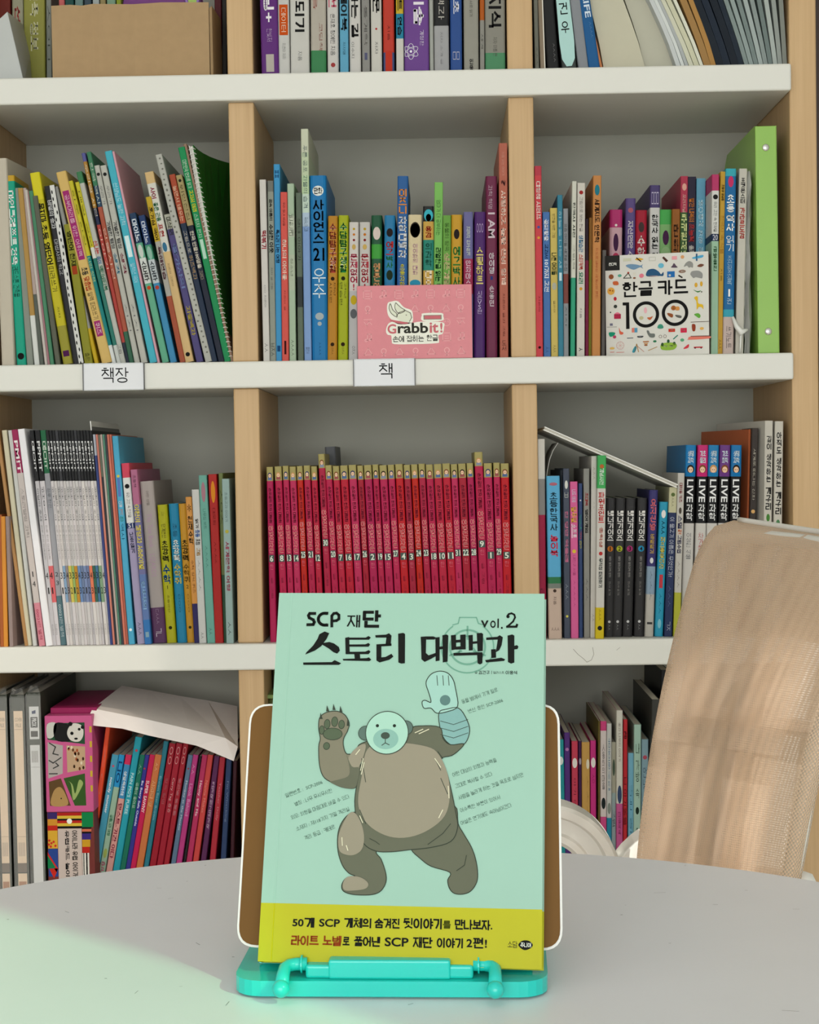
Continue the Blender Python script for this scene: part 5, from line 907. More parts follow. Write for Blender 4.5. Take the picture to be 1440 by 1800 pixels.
# spiral notebook, second row left
A = hit(404, 636, YF + .014); T = hit(335, 256, YF + .014); u = (T - A).normalized(); th = math.atan2(u.x, u.z); H = (T - A).length
o = tag(empty('spiral_notebook', A + Vector((-.003, 0, .0005)), (0, th, 0)), 'green covered spiral notebook leaning on the left divider', 'notebook')
b = MB(); b.box((0, .004, 0), (.0012, .20, H), lin('dcdcd4')); b.build('back_cover', M_matte, o)
b = MB(); b.box((.0014, .006, .001), (.0052, .198, H - .001), lin('e0ded6')); b.build('page_block', M_pages, o)
b = MB(); N_ = 6
for i in range(N_):
    s0, s1 = i / N_, (i + 1) / N_; f_ = lambda s, t: (.0054 + .040 * s * s * t * t, .004 + .196 * s, H * t)
    for t0, t1 in ((0, .25), (.25, .5), (.5, .75), (.75, 1)):
        g = [f_(s0, t0), f_(s1, t0), f_(s1, t1), f_(s0, t1)]; b.hexa(g, [(x + .0012, y, z) for x, y, z in g], lin('1c6a1e'))
b.build('front_cover', M_cover, o)
b = MB(); n = 44
for i in range(n):
    z = .006 + (H - .012) * i / (n - 1)
    b.tube([(.0033 + .0045 * math.cos(t), .005 + .0045 * math.sin(t), z + .0012 * t / 6.28) for t in [2 * math.pi * k / 8 for k in range(8)]], .0006, 4, closed=True)
b.build('wire_spiral', M_wplastic, o, kind='stuff')

# clear file among the magazines
A = hit(196, 1127, YF + .02); T = hit(158, 740, YF + .02); u = (T - A).normalized()
o = tag(empty('clear_file', A, (0, math.atan2(u.x, u.z), 0)), 'clear plastic file standing taller than the magazines', 'file')
b = MB(); b.box((0, 0, 0), (.0012, .2, (T - A).length)); b.build('sheet', M_wplastic, o); b = MB(); b.box((.0016, .0, 0), (.0022, .2, (T - A).length - .008)); b.build('insert_sheet', M_greyp, o)

# ------------------------------------------------------------------ top row, left: cardboard box and books
TL_ = 'top row left'
shelf_row('A', TL_, 128, [
 (-6, -150, -2, 22, '783028', 'dark red book at far left', '', '', {'rec': .12}),
 (19, -150, 22, 20, 'a4a48c', 'grey cream book behind the leaning card', '', '선행|.5-.7|a04040|R|.5', {'rec': .12}),
 (40, -150, 42, 38, '9c9c4c', 'wide yellow green book', '', '건축 정보|.4-.75|d0d0a8|R|.4', {'rec': .12}),
 (80, -150, 82, 9, '8a9088', 'narrow grey patterned book', '', 'ㅅㅇㅁ|.5-.8|505850|r|.5', {'rec': .12}),
 (376, -150, 378, 12, '581c24', 'dark burgundy book right of the cardboard box', '', '', {'rec': .1}),
 (389, -150, 391, 8, '2c2a28', 'black book against the divider', '', '', {'rec': .1}),
], rec=.1)
# leaning grey white slab at far left
o = tag(empty('leaning_case', (0, 0, 0)), 'pale grey slab case leaning at the far left of the top row', 'case')
q0 = [hit(-20, 136, YF + .03), hit(42, 136, YF + .03), hit(13, 20, YF + .03), hit(-30, 60, YF + .03)]
q1 = [hit(-10, 136, YF + .2) , hit(70, 136, YF + .2), hit(62, 60, YF + .2), hit(-10, 70, YF + .2)]
for q in (q0, q1):
    for k in (0, 1): q[k].z = ZT[1] + .001
b = MB(); b.hexa(q0, q1); b.build('case_body', mat('pale_case', (.48, .50, .49), rough=.4), o, bevel=.001)
# cardboard box
Yk = YF + .02
x0 = hit(93, 133, Yk).x; x1 = hit(369, 131, Yk).x; zt = hit(230, 10, Yk).z; W = x1 - x0; H = zt - ZT[1]
o = tag(empty('cardboard_box', (x0, Yk, ZT[1] + .0005)), 'brown corrugated cardboard box with creased front on the top row', 'box')
b = MB(); xs_ = [0, .118, .19, .27, .30, .52, .70, 1]; n = 9
for i in range(len(xs_) - 1):
    a, c_ = xs_[i] * W, xs_[i + 1] * W; ya, yc = [.0016 * ((j * 7) % 3 - 1) for j in (i, i + 1)]
    tt = lambda x: H + .002 - .002 * abs(x / W - .5) + (.0012 if int(x * 60) % 2 else 0)
    b.hexa([(a, ya, 0), (c_, yc, 0), (c_, yc + .003, 0), (a, ya + .003, 0)], [(a, ya, tt(a)), (c_, yc, tt(c_)), (c_, yc + .003, tt(c_)), (a, ya + .003, tt(a))])
b.build('front_panel', M_card, o)
for nm, a, c_ in (('side_panel', (0, .003, 0), (.003, .2, H)), ('side_panel', (W - .003, .004, 0), (W, .2, H - .004)), ('back_side', (0, .2, 0), (W, .203, H)), ('base_panel', (.003, .004, 0), (W - .003, .2, .003))):
    b = MB(); b.box(a, c_); b.build(nm, M_card, o)
b = MB(); b.hexa([(W + .0012, .0, .002), (W + .0045, .003, .002), (W + .0075, .09, .002), (W + .0045, .09, .002)], [(W + .0008, .0, H - .006), (W + .004, .003, H - .002), (W + .007, .09, H), (W + .004, .09, H)]); b.build('torn_flap', M_card, o)
def inbox(nm, cat, lab, x0, x1, col, top, y0=.02, y1=.17, m=None, parts=None):
    oo = tag(empty(nm, (x0_ + x0, Yk + y0, ZT[1] + .004)), lab, cat, 'things standing in the cardboard box')
    cover_mesh(x1 - x0, y1 - y0, top, col, [], .001).build('cover', M_cover, oo); g = MB(); g.box((.0007, .0014, .001), (x1 - x0 - .0007, y1 - y0 - .001, top - .0006), lin('c8c4b8')); g.build('page_block', M_pages, oo)
x0_ = x0
for k, (a, c_, col, tp, lab) in enumerate([(.006, .014, 'c06060', .19, 'pink lettered thin book at the left in the cardboard box'), (.015, .027, '1c4c48', .19, 'dark teal book in the cardboard box'), (.029, .040, '6c8884', .19, 'grey teal book in the cardboard box'), (.042, .052, '3c4c58', .19, 'slate book in the cardboard box'), (.054, .063, 'a8b0b0', .19, 'silver grey book in the cardboard box'), (.0645, .072, '98885c', .19, 'khaki thin book in the cardboard box'), (.074, .086, '7c9c84', .19, 'sage book in the cardboard box'), (.0875, .094, '8c9828', .19, 'olive green thin book in the cardboard box')]):
    inbox('book', 'book', lab, a, c_, col, tp)
oo = tag(empty('pencil_pouch', (x0_ + .097, Yk + .03, ZT[1] + .0045)), 'purple pouch with lilac and rainbow edging in the cardboard box', 'pouch', 'things standing in the cardboard box')
b = MB(); b.prism(smooth([(0, 0), (.098, 0), (.108, .06), (.104, .125), (.052, .14), (.002, .125)], 4), 0, .03, lin('7c4c84')); b.build('pouch_body', M_matte, oo, bevel=.003)
b = MB(); b.tube([(.086, -.003, H + .02), (.090, -.003, H + .002), (.097, -.004, H - .003), (.104, -.003, H + .002), (.107, -.002, H + .025)], .0022, 8, lin('9c7cc0')); b.build('lilac_loop', M_cover, oo, smooth=True)
b = MB(); b.prism([(.091, H + .003), (.097, H + .0005), (.103, H + .004), (.103, H + .03), (.091, H + .03)], -.0032, -.0008, lin('a8c468')); b.build('rainbow_tab', M_cover, oo)

# ------------------------------------------------------------------ top row, right: papers and folders
T3 = 'top row right'
shelf_row('A', T3, 118, [
 (935, -150, 941, 7, '6c6c62', 'thin grey translucent folder at the divider', '', 'ㅅㅅㅅ|.85-.97|303030|r|.3', {'name': 'folder', 'cat': 'folder'}),
 (940, -150, 950, 9, '8c7c68', 'thin brown folder with cream edge', '', '', {'name': 'folder', 'cat': 'folder', 'extra': lambda p, w, H: p.rect(w * .8, 0, w, H, lin('e0dcd0'), 1.2)}),
 (941, -150, 962, 21, '1c1d1e', 'black binder left of the name card file', '', 'ㅅㅅㅅㅅ|.83-.95|808080|r|.15|.2', {'name': 'ring_binder', 'cat': 'binder'}),
 (962, -150, 988, 26, '3c4240', 'clear fronted file carrying a pale name card', '', '', {'name': 'file_folder', 'cat': 'file', 'rec': .018, 'extra': lambda p, w, H: (p.poly(smooth([(w * .06, H * .07), (w * .94, H * .07), (w * .94, H * .5), (w * .94, H * .98), (w * .06, H * .98), (w * .06, H * .5)], 3), lin('a8ccc8', 1.1), 1), [p.text(ch, w * .2, H * (f - .075), w * .75, H * f, lin('202828'), 2, .01, res=4) for ch, f in (('박', .545), ('건', .43), ('우', .31))])}),
 (984, -150, 1017, 18, '8a8e94', 'grey clear plastic folder', '', '', {'name': 'folder', 'cat': 'folder'}),
 (996, -150, 1035, 20, '1c5c94', 'bright blue book with white capital lettering', '', 'LIFE|.52-.67|d8e4f0|R|.5|.1¦MY|.36-.48|d8e4f0|R|.5|.1¦ㅅㅅㅅㅅ|.7-.8|6088b0|r|.2|.2', {'rec': .016}),
], rec=.012)
def slab(lab, name, cat, xt, xb, w, col, Y0=.02, depth=.2, top=-150, bottom=None, m=None, grp='papers and folders leaning on the top row right', bend=0, wt=None):
    Y = YF + Y0; n = 7; o = tag(empty(name, (0, 0, 0)), lab, cat, grp)
    q = []
    for i in range(n + 1):
        t = i / n; x = xb + (xt - xb) * t + bend * math.sin(t * math.pi) ; yy = 114 + (top - 114) * t
        a = hit(x, yy, Y); a.z = max(a.z, ZT[1] + .0008) if i else ZT[1] + .0008
        q.append(a)
    b = MB(); vs = []
    for i_, a in enumerate(q):
        W = ((wt or w) * i_ / n + w * (1 - i_ / n)) * Y / 2900 * .975; vs += [a, a + Vector((W, 0, 0)), a + Vector((W, depth, 0)), a + Vector((0, depth, 0))]
    fs = [(0, 3, 2, 1), (4 * n, 4 * n + 1, 4 * n + 2, 4 * n + 3)]
    for i in range(n): fs += [(4 * i + k, 4 * i + (k + 1) % 4, 4 * i + 4 + (k + 1) % 4, 4 * i + 4 + k) for k in range(4)]
    b.mesh(vs, fs, lin(col, 1.1)); b.build('sheets', m or M_matte, o)
slab('terracotta orange sheet left of the large cream folder', 'card_folder', 'folder', 975, 1056, 4, 'b87850', bend=4)
slab('large cream folder bulging widely in the top row', 'card_folder', 'folder', 985, 1062, 74, 'bcb8a4', Y0=.03, bend=6, wt=45)
slab('broad cream backing folder beside the bulging one', 'card_folder', 'folder', 1032, 1135, 57, 'b6b4a4', Y0=.04, bend=8, wt=18)
cols = [('white paper bundle with curled top', 1050, 1190, 8, 'bcc0c0', 12), ('white paper bundle, second of the leaning whites', 1062, 1199, 6, 'c8ccca', 10), ('grey paper bundle, third of the leaning papers', 1072, 1206, 6, 'a4a8a8', 8), ('cream paper bundle with sharp edge', 1080, 1213, 8, 'c4c4b0', 6), ('ivory folder left of the tan envelope', 1092, 1222, 9, 'c0bfa6', 5), ('pale ivory folder touching the tan envelope', 1108, 1232, 6, 'd0d0c0', 5)]
for lab, a, c_, w_, col, bd in cols: slab(lab, 'paper_bundle', 'papers', a, c_, w_, col, bend=bd)
slab('tan brown envelope leaning left of the navy folders', 'envelope', 'envelope', 1122, 1239, 12, '98764a', bend=7)
slab('second tan brown envelope touching the navy folders', 'envelope', 'envelope', 1136, 1251, 9, 'a47c48', bend=9)
for k, (a, c_, w_, col) in enumerate([(1152, 1261, 13, '141c26'), (1168, 1274, 12, '182230'), (1184, 1287, 13, '121a24'), (1200, 1300, 9, '1a2430')]):
    slab(['first navy black folder from the tan envelopes', 'second navy black folder from the tan envelopes', 'third navy black folder from the tan envelopes', 'narrow navy folder next to the grey papers'][k], 'dark_folder', 'folder', a, c_, w_, col, bend=5, m=M_cover)
greys = ['7c8886', '8a9694', '74807e', '9aa4a2', '848e8c', '6c7876', 'a0a8a4', '8c928e', '7c807a']
gl = ['grey green file beside the navy folders', 'pale file, second after the navy folders', 'dull grey file, third after the navy folders', 'light grey file, fourth after the navy folders', 'mid grey file, fifth after the navy folders', 'dark grey file, sixth after the navy folders', 'silvery file near the right wooden panel', 'grey brown file near the right wooden panel', 'last thin file touching the right wooden panel']
for k in range(9):
    slab(gl[k], 'paper_file', 'file', 1214 + 15.2 * k + k * k * .35, 1310 + 8.3 * k, 7.6, greys[k], bend=4 - k * .4)

# ------------------------------------------------------------------ third row right: board lying across the books
P0 = hit(955, 756, YF + .012); P1 = hit(1190, 858, YF + .012); u = (P1 - P0); L_ = u.length; ang = math.atan2(-u.z, u.x)
o = tag(empty('flat_folder', P0, (0, ang, 0)), 'white flat folder lying slanted across the book tops, third row right', 'folder')
b = MB(); b.box((0, 0, 0), (L_, .2, .0016)); b.build('lower_cover', M_wplastic, o, bevel=.0005)
b = MB(); b.box((.001, .001, .0018), (L_ - .001, .198, .0038), lin('c8c4b8')); b.build('page_block', M_pages, o)
b = MB(); b.box((0, 0, .004), (L_, .2, .0056)); b.build('upper_cover', M_wplastic, o, bevel=.0005)
o = tag(empty('curled_sheet', (0, 0, 0)), 'curled white paper sheet hanging under the slanted flat folder', 'paper')
b = MB(); pts = [(981, 778), (972, 792), (966, 808), (962, 828), (960, 842)]
vs = []
for x, y in pts: a = hit(x, y, YF + .03); vs += [a, a + Vector((.002, .15, 0))]
b.mesh(vs, [(2 * i, 2 * i + 1, 2 * i + 3, 2 * i + 2) for i in range(4)], (.6, .6, .56)); q = b.build('sheet', M_matte, o); q.modifiers.new('t', 'SOLIDIFY').thickness = .0006

# ------------------------------------------------------------------ fourth row left: files, boxes, paper
M_film = mat('thin_clear_film', (.8, .8, .78), rough=.12, spec=.6, trans=.90, bump=.6, nscale=30)
for k, (xa, xb_, xe, yt, col, tp) in enumerate([(-8, 2, 20, 1222, 'b09a86', 0), (25, 29, 51, 1222, 'a08c7c', 0), (53, 57, 79, 1218, '989894', 1)]):
    Y = YF + .008; A = hit(xb_ - 2, 1530, Y); H = hit(xa, yt, Y).z - ZT[4]; W = (xe - xb_ + 3) * Y / 2900
    o = tag(empty('document_file', (A.x, Y, ZT[4] + .0004), (0, R(-.4), 0)), ['dark sleeved document file with tan label at the far left', 'dark sleeved document file, middle one of three', 'dark sleeved document file with white label beside the pink box'][k], 'file', 'plastic sleeved document files')
    cover_mesh(W, .23, H, '343830', [], .0015).build('cover', M_cover, o); g = MB(); g.box((.0008, .004, .002), (W - .0008, .225, H - .003), lin('b8b4a8')); g.build('page_block', M_pages, o)
    p = Print((0, 0, 0), (1, 0, 0), (0, 0, 1))
    lb = lin('d4bca2' if k < 2 else 'c4c4c4', 1.15)
    if k < 2:
        p.rect(W * .22, H * .27, W * .86, H * .93, lb, 1); p.text('COVER', W * .3, H * .885, W * .8, H * .9, lin('807468'), 2); p.text('FILE', W * .36, H * .86, W * .74, H * .875, lin('807468'), 2); p.line([(W * .24, H * .85), (W * .84, H * .85)], .0004, lin('807468'), 2)
        for j in range(5): p.rect(W * (.32 + .1 * j), H * .30, W * (.36 + .1 * j), H * .36, lin('9c9084'), 2)
        p.line([(W * .24, H * .385), (W * .84, H * .385)], .0004, lin('807468'), 2); p.rect(W * .22, H * .23, W * .86, H * .27, lin('6c5c50'), 1); p.rect(W * .22, H * .02, W * .86, H * .225, lb, 1); p.rect(W * .28, H * .04, W * .8, H * .19, lin('a87858'), 2)
    else:
        p.rect(W * .2, H * .80, W * .88, H * .94, lb, 1); p.rect(W * .2, H * .02, W * .88, H * .775, lb, 1); p.poly([(W * .38, H * .92), (W * .66, H * .925), (W * .66, H * .91), (W * .4, H * .908)], lin('20305c'), 2)
        p.rect(W * .28, H * .85, W * .78, H * .895, lin('2c2c2c'), 2); p.text('PROX', W * .36, H * .855, W * .7, H * .89, lin('e0e0e0'), 3, .02, rot=1); p.rect(W * .28, H * .81, W * .78, H * .835, lin('383434'), 2)
        for j in range(6): p.rect(W * (.3 + .08 * j), H * .70, W * (.34 + .08 * j), H * .75, lin('8c8884'), 2)
        p.line([(W * .24, H * .68), (W * .84, H * .68)], .0004, lin('807c78'), 2)
    p.build('paper_label', o, M_matte)
    rnd = random.Random(k); g = MB(); n = 6
    lo = [(-.0008 + (W + .0016) * i / n, -.0012, H - .004) for i in range(n + 1)]; hi = [(W * .15 + W * .7 * i / n + rnd.uniform(-.001, .001), .003 + rnd.uniform(0, .004), H + .006 + rnd.uniform(0, .004)) for i in range(n + 1)]; bk = [(x, .2, H + .003) for x, _, _ in lo]
    g.mesh(lo + hi + bk, [(i, i + 1, n + 2 + i, n + 1 + i) for i in range(n)] + [(n + 1 + i, n + 2 + i, 2 * n + 3 + i, 2 * n + 2 + i) for i in range(n)])
    g.box((-.0009, -.0013, .001), (W + .0009, -.0011, H - .004)); g.build('clear_sleeve', M_film, o)
# pink box and flag box
Y = YF + .012
x0 = hit(81.5, 1400, Y).x; x1 = hit(165, 1400, Y).x; z0 = hit(120, 1427.5, Y).z; z1 = hit(120, 1258, Y).z
W = x1 - x0; Hf = z0 - ZT[4] - .0006
o = tag(empty('flag_box', (x0, Y + .002, ZT[4] + .0003)), 'colourful flag patterned card box under the pink animal box', 'box')
b = MB(); b.box((0, 0, 0), (W - .001, .10, Hf), lin('6c2c28')); b.build('body', M_cover, o)
p = Print((0, 0, 0), (1, 0, 0), (0, 0, 1))
def fz(x, y): return ((x / 4.1875 - 80.5) * Y / 2900, Hf - (y / 4.1875 + 1170 - 1427.5) * Y / 2900)
F = lambda x0, y0, x1, y1, c_, L=1: p.rect(*fz(x0, y1), *fz(x1, y0), lin(c_, G), L)
for r_ in ((340, 1080, 412, 1130, '3c2c68'), (340, 1130, 412, 1178, 'd09030'), (340, 1178, 412, 1216, 'c02c20'), (340, 1216, 412, 1350, 'd8a838'), (412, 1082, 595, 1106, 'b02820'), (412, 1106, 595, 1128, 'd8b840'), (412, 1128, 595, 1142, '181818'), (412, 1142, 595, 1162, 'b82820'), (412, 1162, 595, 1184, 'd8b840'), (412, 1184, 595, 1200, '181818'), (595, 1082, 680, 1192, '148048'), (595, 1192, 665, 1207, '282020'), (595, 1207, 665, 1226, 'd07050'), (595, 1226, 665, 1240, '181818'), (595, 1240, 660, 1286, '3c2c7c'), (595, 1286, 655, 1340, 'c89828'), (595, 1340, 650, 1386, 'b82820'), (595, 1386, 645, 1560, 'd8d4cc'), (340, 1352, 412, 1560, '2c4890'), (415, 1202, 592, 1700, 'c8b8b0'), (602, 1386, 608, 1560, '181830'), (622, 1386, 632, 1560, '181830')): F(*r_)
p.disc(*fz(503, 1147), .0038, lin('e8e8e0'), 2)
p.poly([fz(335, 1375), fz(410, 1500), fz(400, 1530), fz(335, 1420)], lin('c02c28'), 2); p.poly([fz(335, 1400), fz(395, 1495), fz(335, 1500)], lin('187848'), 3); p.poly([fz(345, 1500), fz(412, 1500), fz(380, 1575)], lin('c02c20'), 2)
for q in ((350, 1290), (365, 1310), (382, 1300), (360, 1335), (395, 1330), (345, 1320)): p.disc(*fz(*q), .0018, lin('c03028'), 2, 8)
p.text('유럽카드 놀이', *fz(468, 1560), *fz(498, 1215), lin('202020'), 3, .02, rot=1); p.text('아이나라 유럽 아이가', *fz(520, 1560), *fz(560, 1215), lin('383430'), 3, .02, rot=1)
p.build('printed_flags', o)
o = tag(empty('animal_box', (x0 - .0005, Y, z0)), 'pink box with framed animal pictures standing on the flag box', 'box')
H = z1 - z0
b = MB(); b.box((0, 0, 0), (W, .11, H), lin('b85080', 1.1)); b.build('body', M_cover, o, bevel=.0012)
zl = hit(120, 1237, Y + .06).z - z0
b = MB(); b.box((.004, .02, H), (W + .003, .20, zl), lin('8c1c50', 1.1)); b.build('lid', M_cover, o, bevel=.001)
b = MB(); b.box((.004, .11, 0), (W + .001, .20, H - .0005), lin('8c1c50', 1.1)); b.build('rear_tray', M_cover, o)
p = Print((0, 0, 0), (1, 0, 0), (0, 0, 1))
def az(x, y): return ((x / 4.1875 - 81.5) * Y / 2900, H - (y / 4.1875 + 1170 - 1258) * Y / 2900)
AZ = lambda L: [az(*q) for q in L]
def apoly(L, c_, l=1): p.poly(AZ(L), lin(c_, G), l)
apoly([(362, 425), (640, 420), (640, 582), (362, 545)], '2c5038'); apoly(smooth([(362, 430), (430, 425), (410, 520), (362, 530)]), 'c8c8c0', 2); apoly(smooth([(420, 425), (530, 440), (560, 520), (520, 560), (420, 545)]), '202020', 2); apoly(smooth([(520, 460), (560, 425), (620, 445), (630, 510), (600, 560), (540, 555), (510, 510)]), 'd4d0c8', 3)
dk = lin('181818')
p.disc(*az(545, 500), .0024, dk, 4); p.disc(*az(600, 470), .002, dk, 4); p.disc(*az(575, 540), .0026, dk, 4, ry=.0015); p.disc(*az(535, 430), .003, dk, 4); p.disc(*az(625, 455), .0025, dk, 4)
apoly([(362, 565), (475, 590), (470, 800), (362, 835)], 'b0a8a4'); 
for q in ([(375, 570), (420, 600), (400, 650), (440, 660)], [(370, 700), (400, 720), (460, 680)], [(400, 760), (440, 740), (420, 720)], [(370, 800), (430, 800)]): p.line(AZ(q), .0016, lin('404040'), 2)
apoly([(502, 590), (640, 600), (640, 770), (505, 792)], 'c0a080'); 
rnd = random.Random(2)
for k in range(16): x, y = rnd.uniform(512, 630), rnd.uniform(602, 765); p.disc(*az(x, y), .0016, lin(['3c2818', 'a05030', 'd8c8b0', '603820'][k % 4]), 2, 7, ry=.0026)
apoly([(365, 860), (455, 835), (525, 1040), (370, 1040)], '60482c'); apoly(smooth([(400, 930), (450, 900), (490, 960), (500, 1035), (380, 1035)]), 'b08c58', 2); p.disc(*az(455, 985), .001, dk, 3)
apoly([(475, 835), (635, 800), (640, 1040), (555, 1040)], '385828'); apoly(smooth([(500, 850), (530, 880), (545, 1000), (600, 920), (620, 870), (590, 850), (560, 950), (540, 880)]), '98ac68', 2)
for k in range(5): apoly([(675, 450 + 110 * k), (692, 450 + 110 * k), (692, 495 + 110 * k), (675, 495 + 110 * k)], 'c8a838', 2)
p.build('printed_animals', o)
# folded white paper on the picture books
o = tag(empty('folded_paper', (0, 0, 0)), 'large folded white paper draped over the leaning picture books', 'paper')
top = [(214, 1206), (262, 1214), (315, 1224), (365, 1232), (417, 1242)]; fold = [(163, 1246), (248, 1263), (335, 1283), (396, 1298), (418, 1313)]; bot = [(149, 1274), (215, 1281), (261, 1293), (346, 1311), (411, 1338)]
g = []
for L, Yy in ((top, YF + .20), (fold, YF + .034), (bot, YF + .020)):
    for q in L: g.append(hit(*q, Yy))
b = MB(); b.mesh(g, [(r * 5 + i, r * 5 + i + 1, r * 5 + i + 6, r * 5 + i + 5) for r in range(2) for i in range(4)], lin('e4dcd8', 1.1)); q = b.build('sheet', M_matte, o); sd = q.modifiers.new('t', 'SOLIDIFY'); sd.thickness = .0008
# green tub in the middle compartment, behind the stand
o = tag(empty('storage_tub', ((hit(540, 1300, YF + .1)).x, YF + .13, ZT[4])), 'olive green tub with pale green rim behind the reading stand', 'tub')
zt = hit(470, 1228, YF + .06).z - ZT[4]
b = MB(); b.box((-.052, -.07, 0), (.12, .10, zt), (.10, .11, .03)); b.build('tub_body', M_cover, o, bevel=.004)
b = MB(); b.box((-.055, -.074, zt), (.123, .104, zt + .006), (.28, .40, .14)); b.build('rim', M_cover, o, bevel=.002)
b = MB(); b.box((-.05, -.02, zt + .006), (.1, .095, zt + .075), (.12, .11, .05)); b.build('lid', M_cover, o, bevel=.004)

# ------------------------------------------------------------------ round table
TZ = CAMZ - .275; TC = (-.0252, .76); TR_ = .4097
o = tag(empty('round_table', (TC[0], TC[1], 0)), 'round pale grey table carrying the reading stand', 'table')
b = MB(); b.lathe([(TR_ - .004, TZ - .024), (TR_ - .0005, TZ - .021), (TR_, TZ - .004), (TR_ - .0012, TZ - .001), (TR_ - .003, TZ)], 160); b.build('edge_band', M_tedge, o, smooth=False)
b = MB(); b.lathe([(TR_ - .0035, TZ - .02), (TR_ - .0035, TZ + .0002)], 160); b.build('tabletop', M_table, o)
b = MB(); b.lathe([(.035, .02), (.035, TZ - .03), (.12, TZ - .025)], 32); b.build('column', M_wplastic, o, smooth=True)
b = MB(); b.lathe([(.26, 0), (.26, .008), (.05, .024)], 64); b.build('foot_disc', M_wplastic, o)
p = Print((0, 0, TZ + .0002), (1, 0, 0), (0, 1, 0)); rnd = random.Random(11)
def tb(px, py): d = ray(px, py); t = (TZ - CAMZ) / d.z; q = d * t; return (q.x - TC[0], q.y - TC[1])
for x, y, l, a, wd in [(361, 1522, 2, 0, 2), (329, 1550, 2, 0, 1.5), (186, 1721, 3, 0, 2), (14, 1617, 3, 0, 2), (118, 1604, 7, -20, 1), (348, 1660, 7, -30, 1), (410, 1683, 3, 0, 2), (1093, 1609, 3, 0, 2), (1258, 1591, 8, 0, 1.3), (1205, 1522, 3, 10, 1.3), (1160, 1570, 20, 2, .8), (1178, 1659, 4, 0, 1.2), (1390, 1778, 30, -3, .8), (722, 1766, 9, 15, 1), (1312, 1566, 5, 0, 1), (280, 1562, 8, 0, .8), (300, 1580, 9, 10, .7), (1400, 1599, 12, 0, .7), (1100, 1592, 2, 0, 1), (240, 1745, 6, 40, .8), (318, 1735, 5, 10, .8), (400, 1765, 6, 50, .8)]:
    u0, v0 = tb(x - l / 2, y + math.tan(R(a)) * l / 2); u1, v1 = tb(x + l / 2, y - math.tan(R(a)) * l / 2); p.line([(u0, v0), (u1, v1)], wd * .0003, lin('6c6c68'), 1)
p.build('scratches', o)

# ------------------------------------------------------------------ reading stand
SB = Vector((-.0266, .8685, TZ)); yw = R(-2.5)
o = tag(empty('reading_stand', SB, (0, 0, yw)), 'turquoise plastic reading stand with brown backboard on the table', 'book stand')
W2 = .0815
b = MB(); r_ = .016
def rr(x0, y0, x1, y1, r_, n=5):
    out = []
    for cx, cy, a0 in ((x1 - r_, y0 + r_, -90), (x1 - r_, y1 - r_, 0), (x0 + r_, y1 - r_, 90), (x0 + r_, y0 + r_, 180)):
        for i in range(n + 1): a = R(a0 + 90 * i / n); out.append((cx + r_ * math.cos(a), cy + r_ * math.sin(a)))
    return out
out = rr(-W2, -.030, W2, .075, .015)
b.prism(out, .0015, .0095, f=lambda x, y, z: Vector((x, z, y))); b.build('base_plate', M_teal, o, bevel=.0018, seg=3)
b = MB(); b.prism(rr(-W2 + .004, -.026, W2 - .004, .071, .012), 0, .0015, f=lambda x, y, z: Vector((x, z, y))); b.build('base_foot', M_teal, o)
b = MB(); b.box((-.0436, -.0262, .0095), (.0432, -.0175, .0165)); b.build('hinge_bar', M_teal, o, bevel=.0015, seg=3)
b = MB(); b.box((-.0315, -.0272, .0095), (.0315, -.0190, .0195)); b.build('centre_lip', M_teal, o, bevel=.0012, seg=3)
b = MB(); b.box((-.0725, .0165, .0095), (.0725, .0205, .045)); b.build('rear_rest', M_teal, o, bevel=.001)
for s in (-1, 1):
    b = MB(); b.tube([(s * .0432, -.0215, .0158), (s * .0490, -.0217, .0158), (s * .0525, -.0232, .0155), (s * .0543, -.0262, .0148), (s * .0545, -.031, .0128), (s * .0545, -.0385, .0090)], [.0034, .0033, .0033, .0033, .0034, .0036], 16); q = b.build('page_holder', M_teal, o, smooth=True)
    b = MB(); b.sphere((s * .0545, -.0395, .0085), .0045, 18); b.build('ball_tip', M_teal, q, smooth=True)
    b = MB(); b.tube([(s * .0455, -.0215, .0158), (s * .0463, -.0215, .0158)], .0046, 16); b.build('collar', M_teal, q, smooth=False)
# book on the stand: plane found from the four cover corners
BY, BL_, BR_ = R(-5.475), R(19.8), R(-.526)
bo = Vector((-.09684, .85273, CAMZ - .25874)); BW = .148; BH = .19914
U = Vector((math.cos(BY) * math.cos(BR_), math.sin(BY) * math.cos(BR_), math.sin(BR_))); n0 = Vector((-math.sin(BY), math.cos(BY), 0))
V = (Vector((0, 0, 1)) * math.cos(BL_) + n0 * math.sin(BL_)); V = (V - U * V.dot(U)).normalized(); N = V.cross(U) * 1.0     # N points away from the camera
if N.y < 0: N = -N
BM = Matrix(((U.x, N.x, V.x, bo.x), (U.y, N.y, V.y, bo.y), (U.z, N.z, V.z, bo.z), (0, 0, 0, 1)))
bt = .0125
# backboard: same lean, right behind the book
Q = Print(bo + N * (bt + .001), U, V)
def bbp(px, py): return Q.uv(px, py)
c_ = [bbp(414.5, 1665), bbp(989.5, 1671), bbp(983.5, 1237), bbp(439.5, 1237)]
def rquad(c, r_, n=6):
    out = []
    for i in range(4):
        p0 = Vector(c[i - 1]); p1 = Vector(c[i]); p2 = Vector(c[(i + 1) % 4]); a = (p0 - p1).normalized(); d = (p2 - p1).normalized()
        for k in range(n + 1):
            t = k / n; A_ = p1 + a * r_; D_ = p1 + d * r_
            q = A_ * (1 - t) ** 2 + p1 * 2 * t * (1 - t) + D_ * t * t; out.append((q.x, q.y))
    return out
ow = Matrix.LocRotScale(SB, o.rotation_euler, (1, 1, 1)).inverted()
f1 = lambda x, y, z: ow @ (Q.o + U * x + V * z + N * y)
b = MB(); b.prism(rquad(c_, .011), .0006, .0032, f=f1); q = b.build('backboard_rim', M_rim, o)
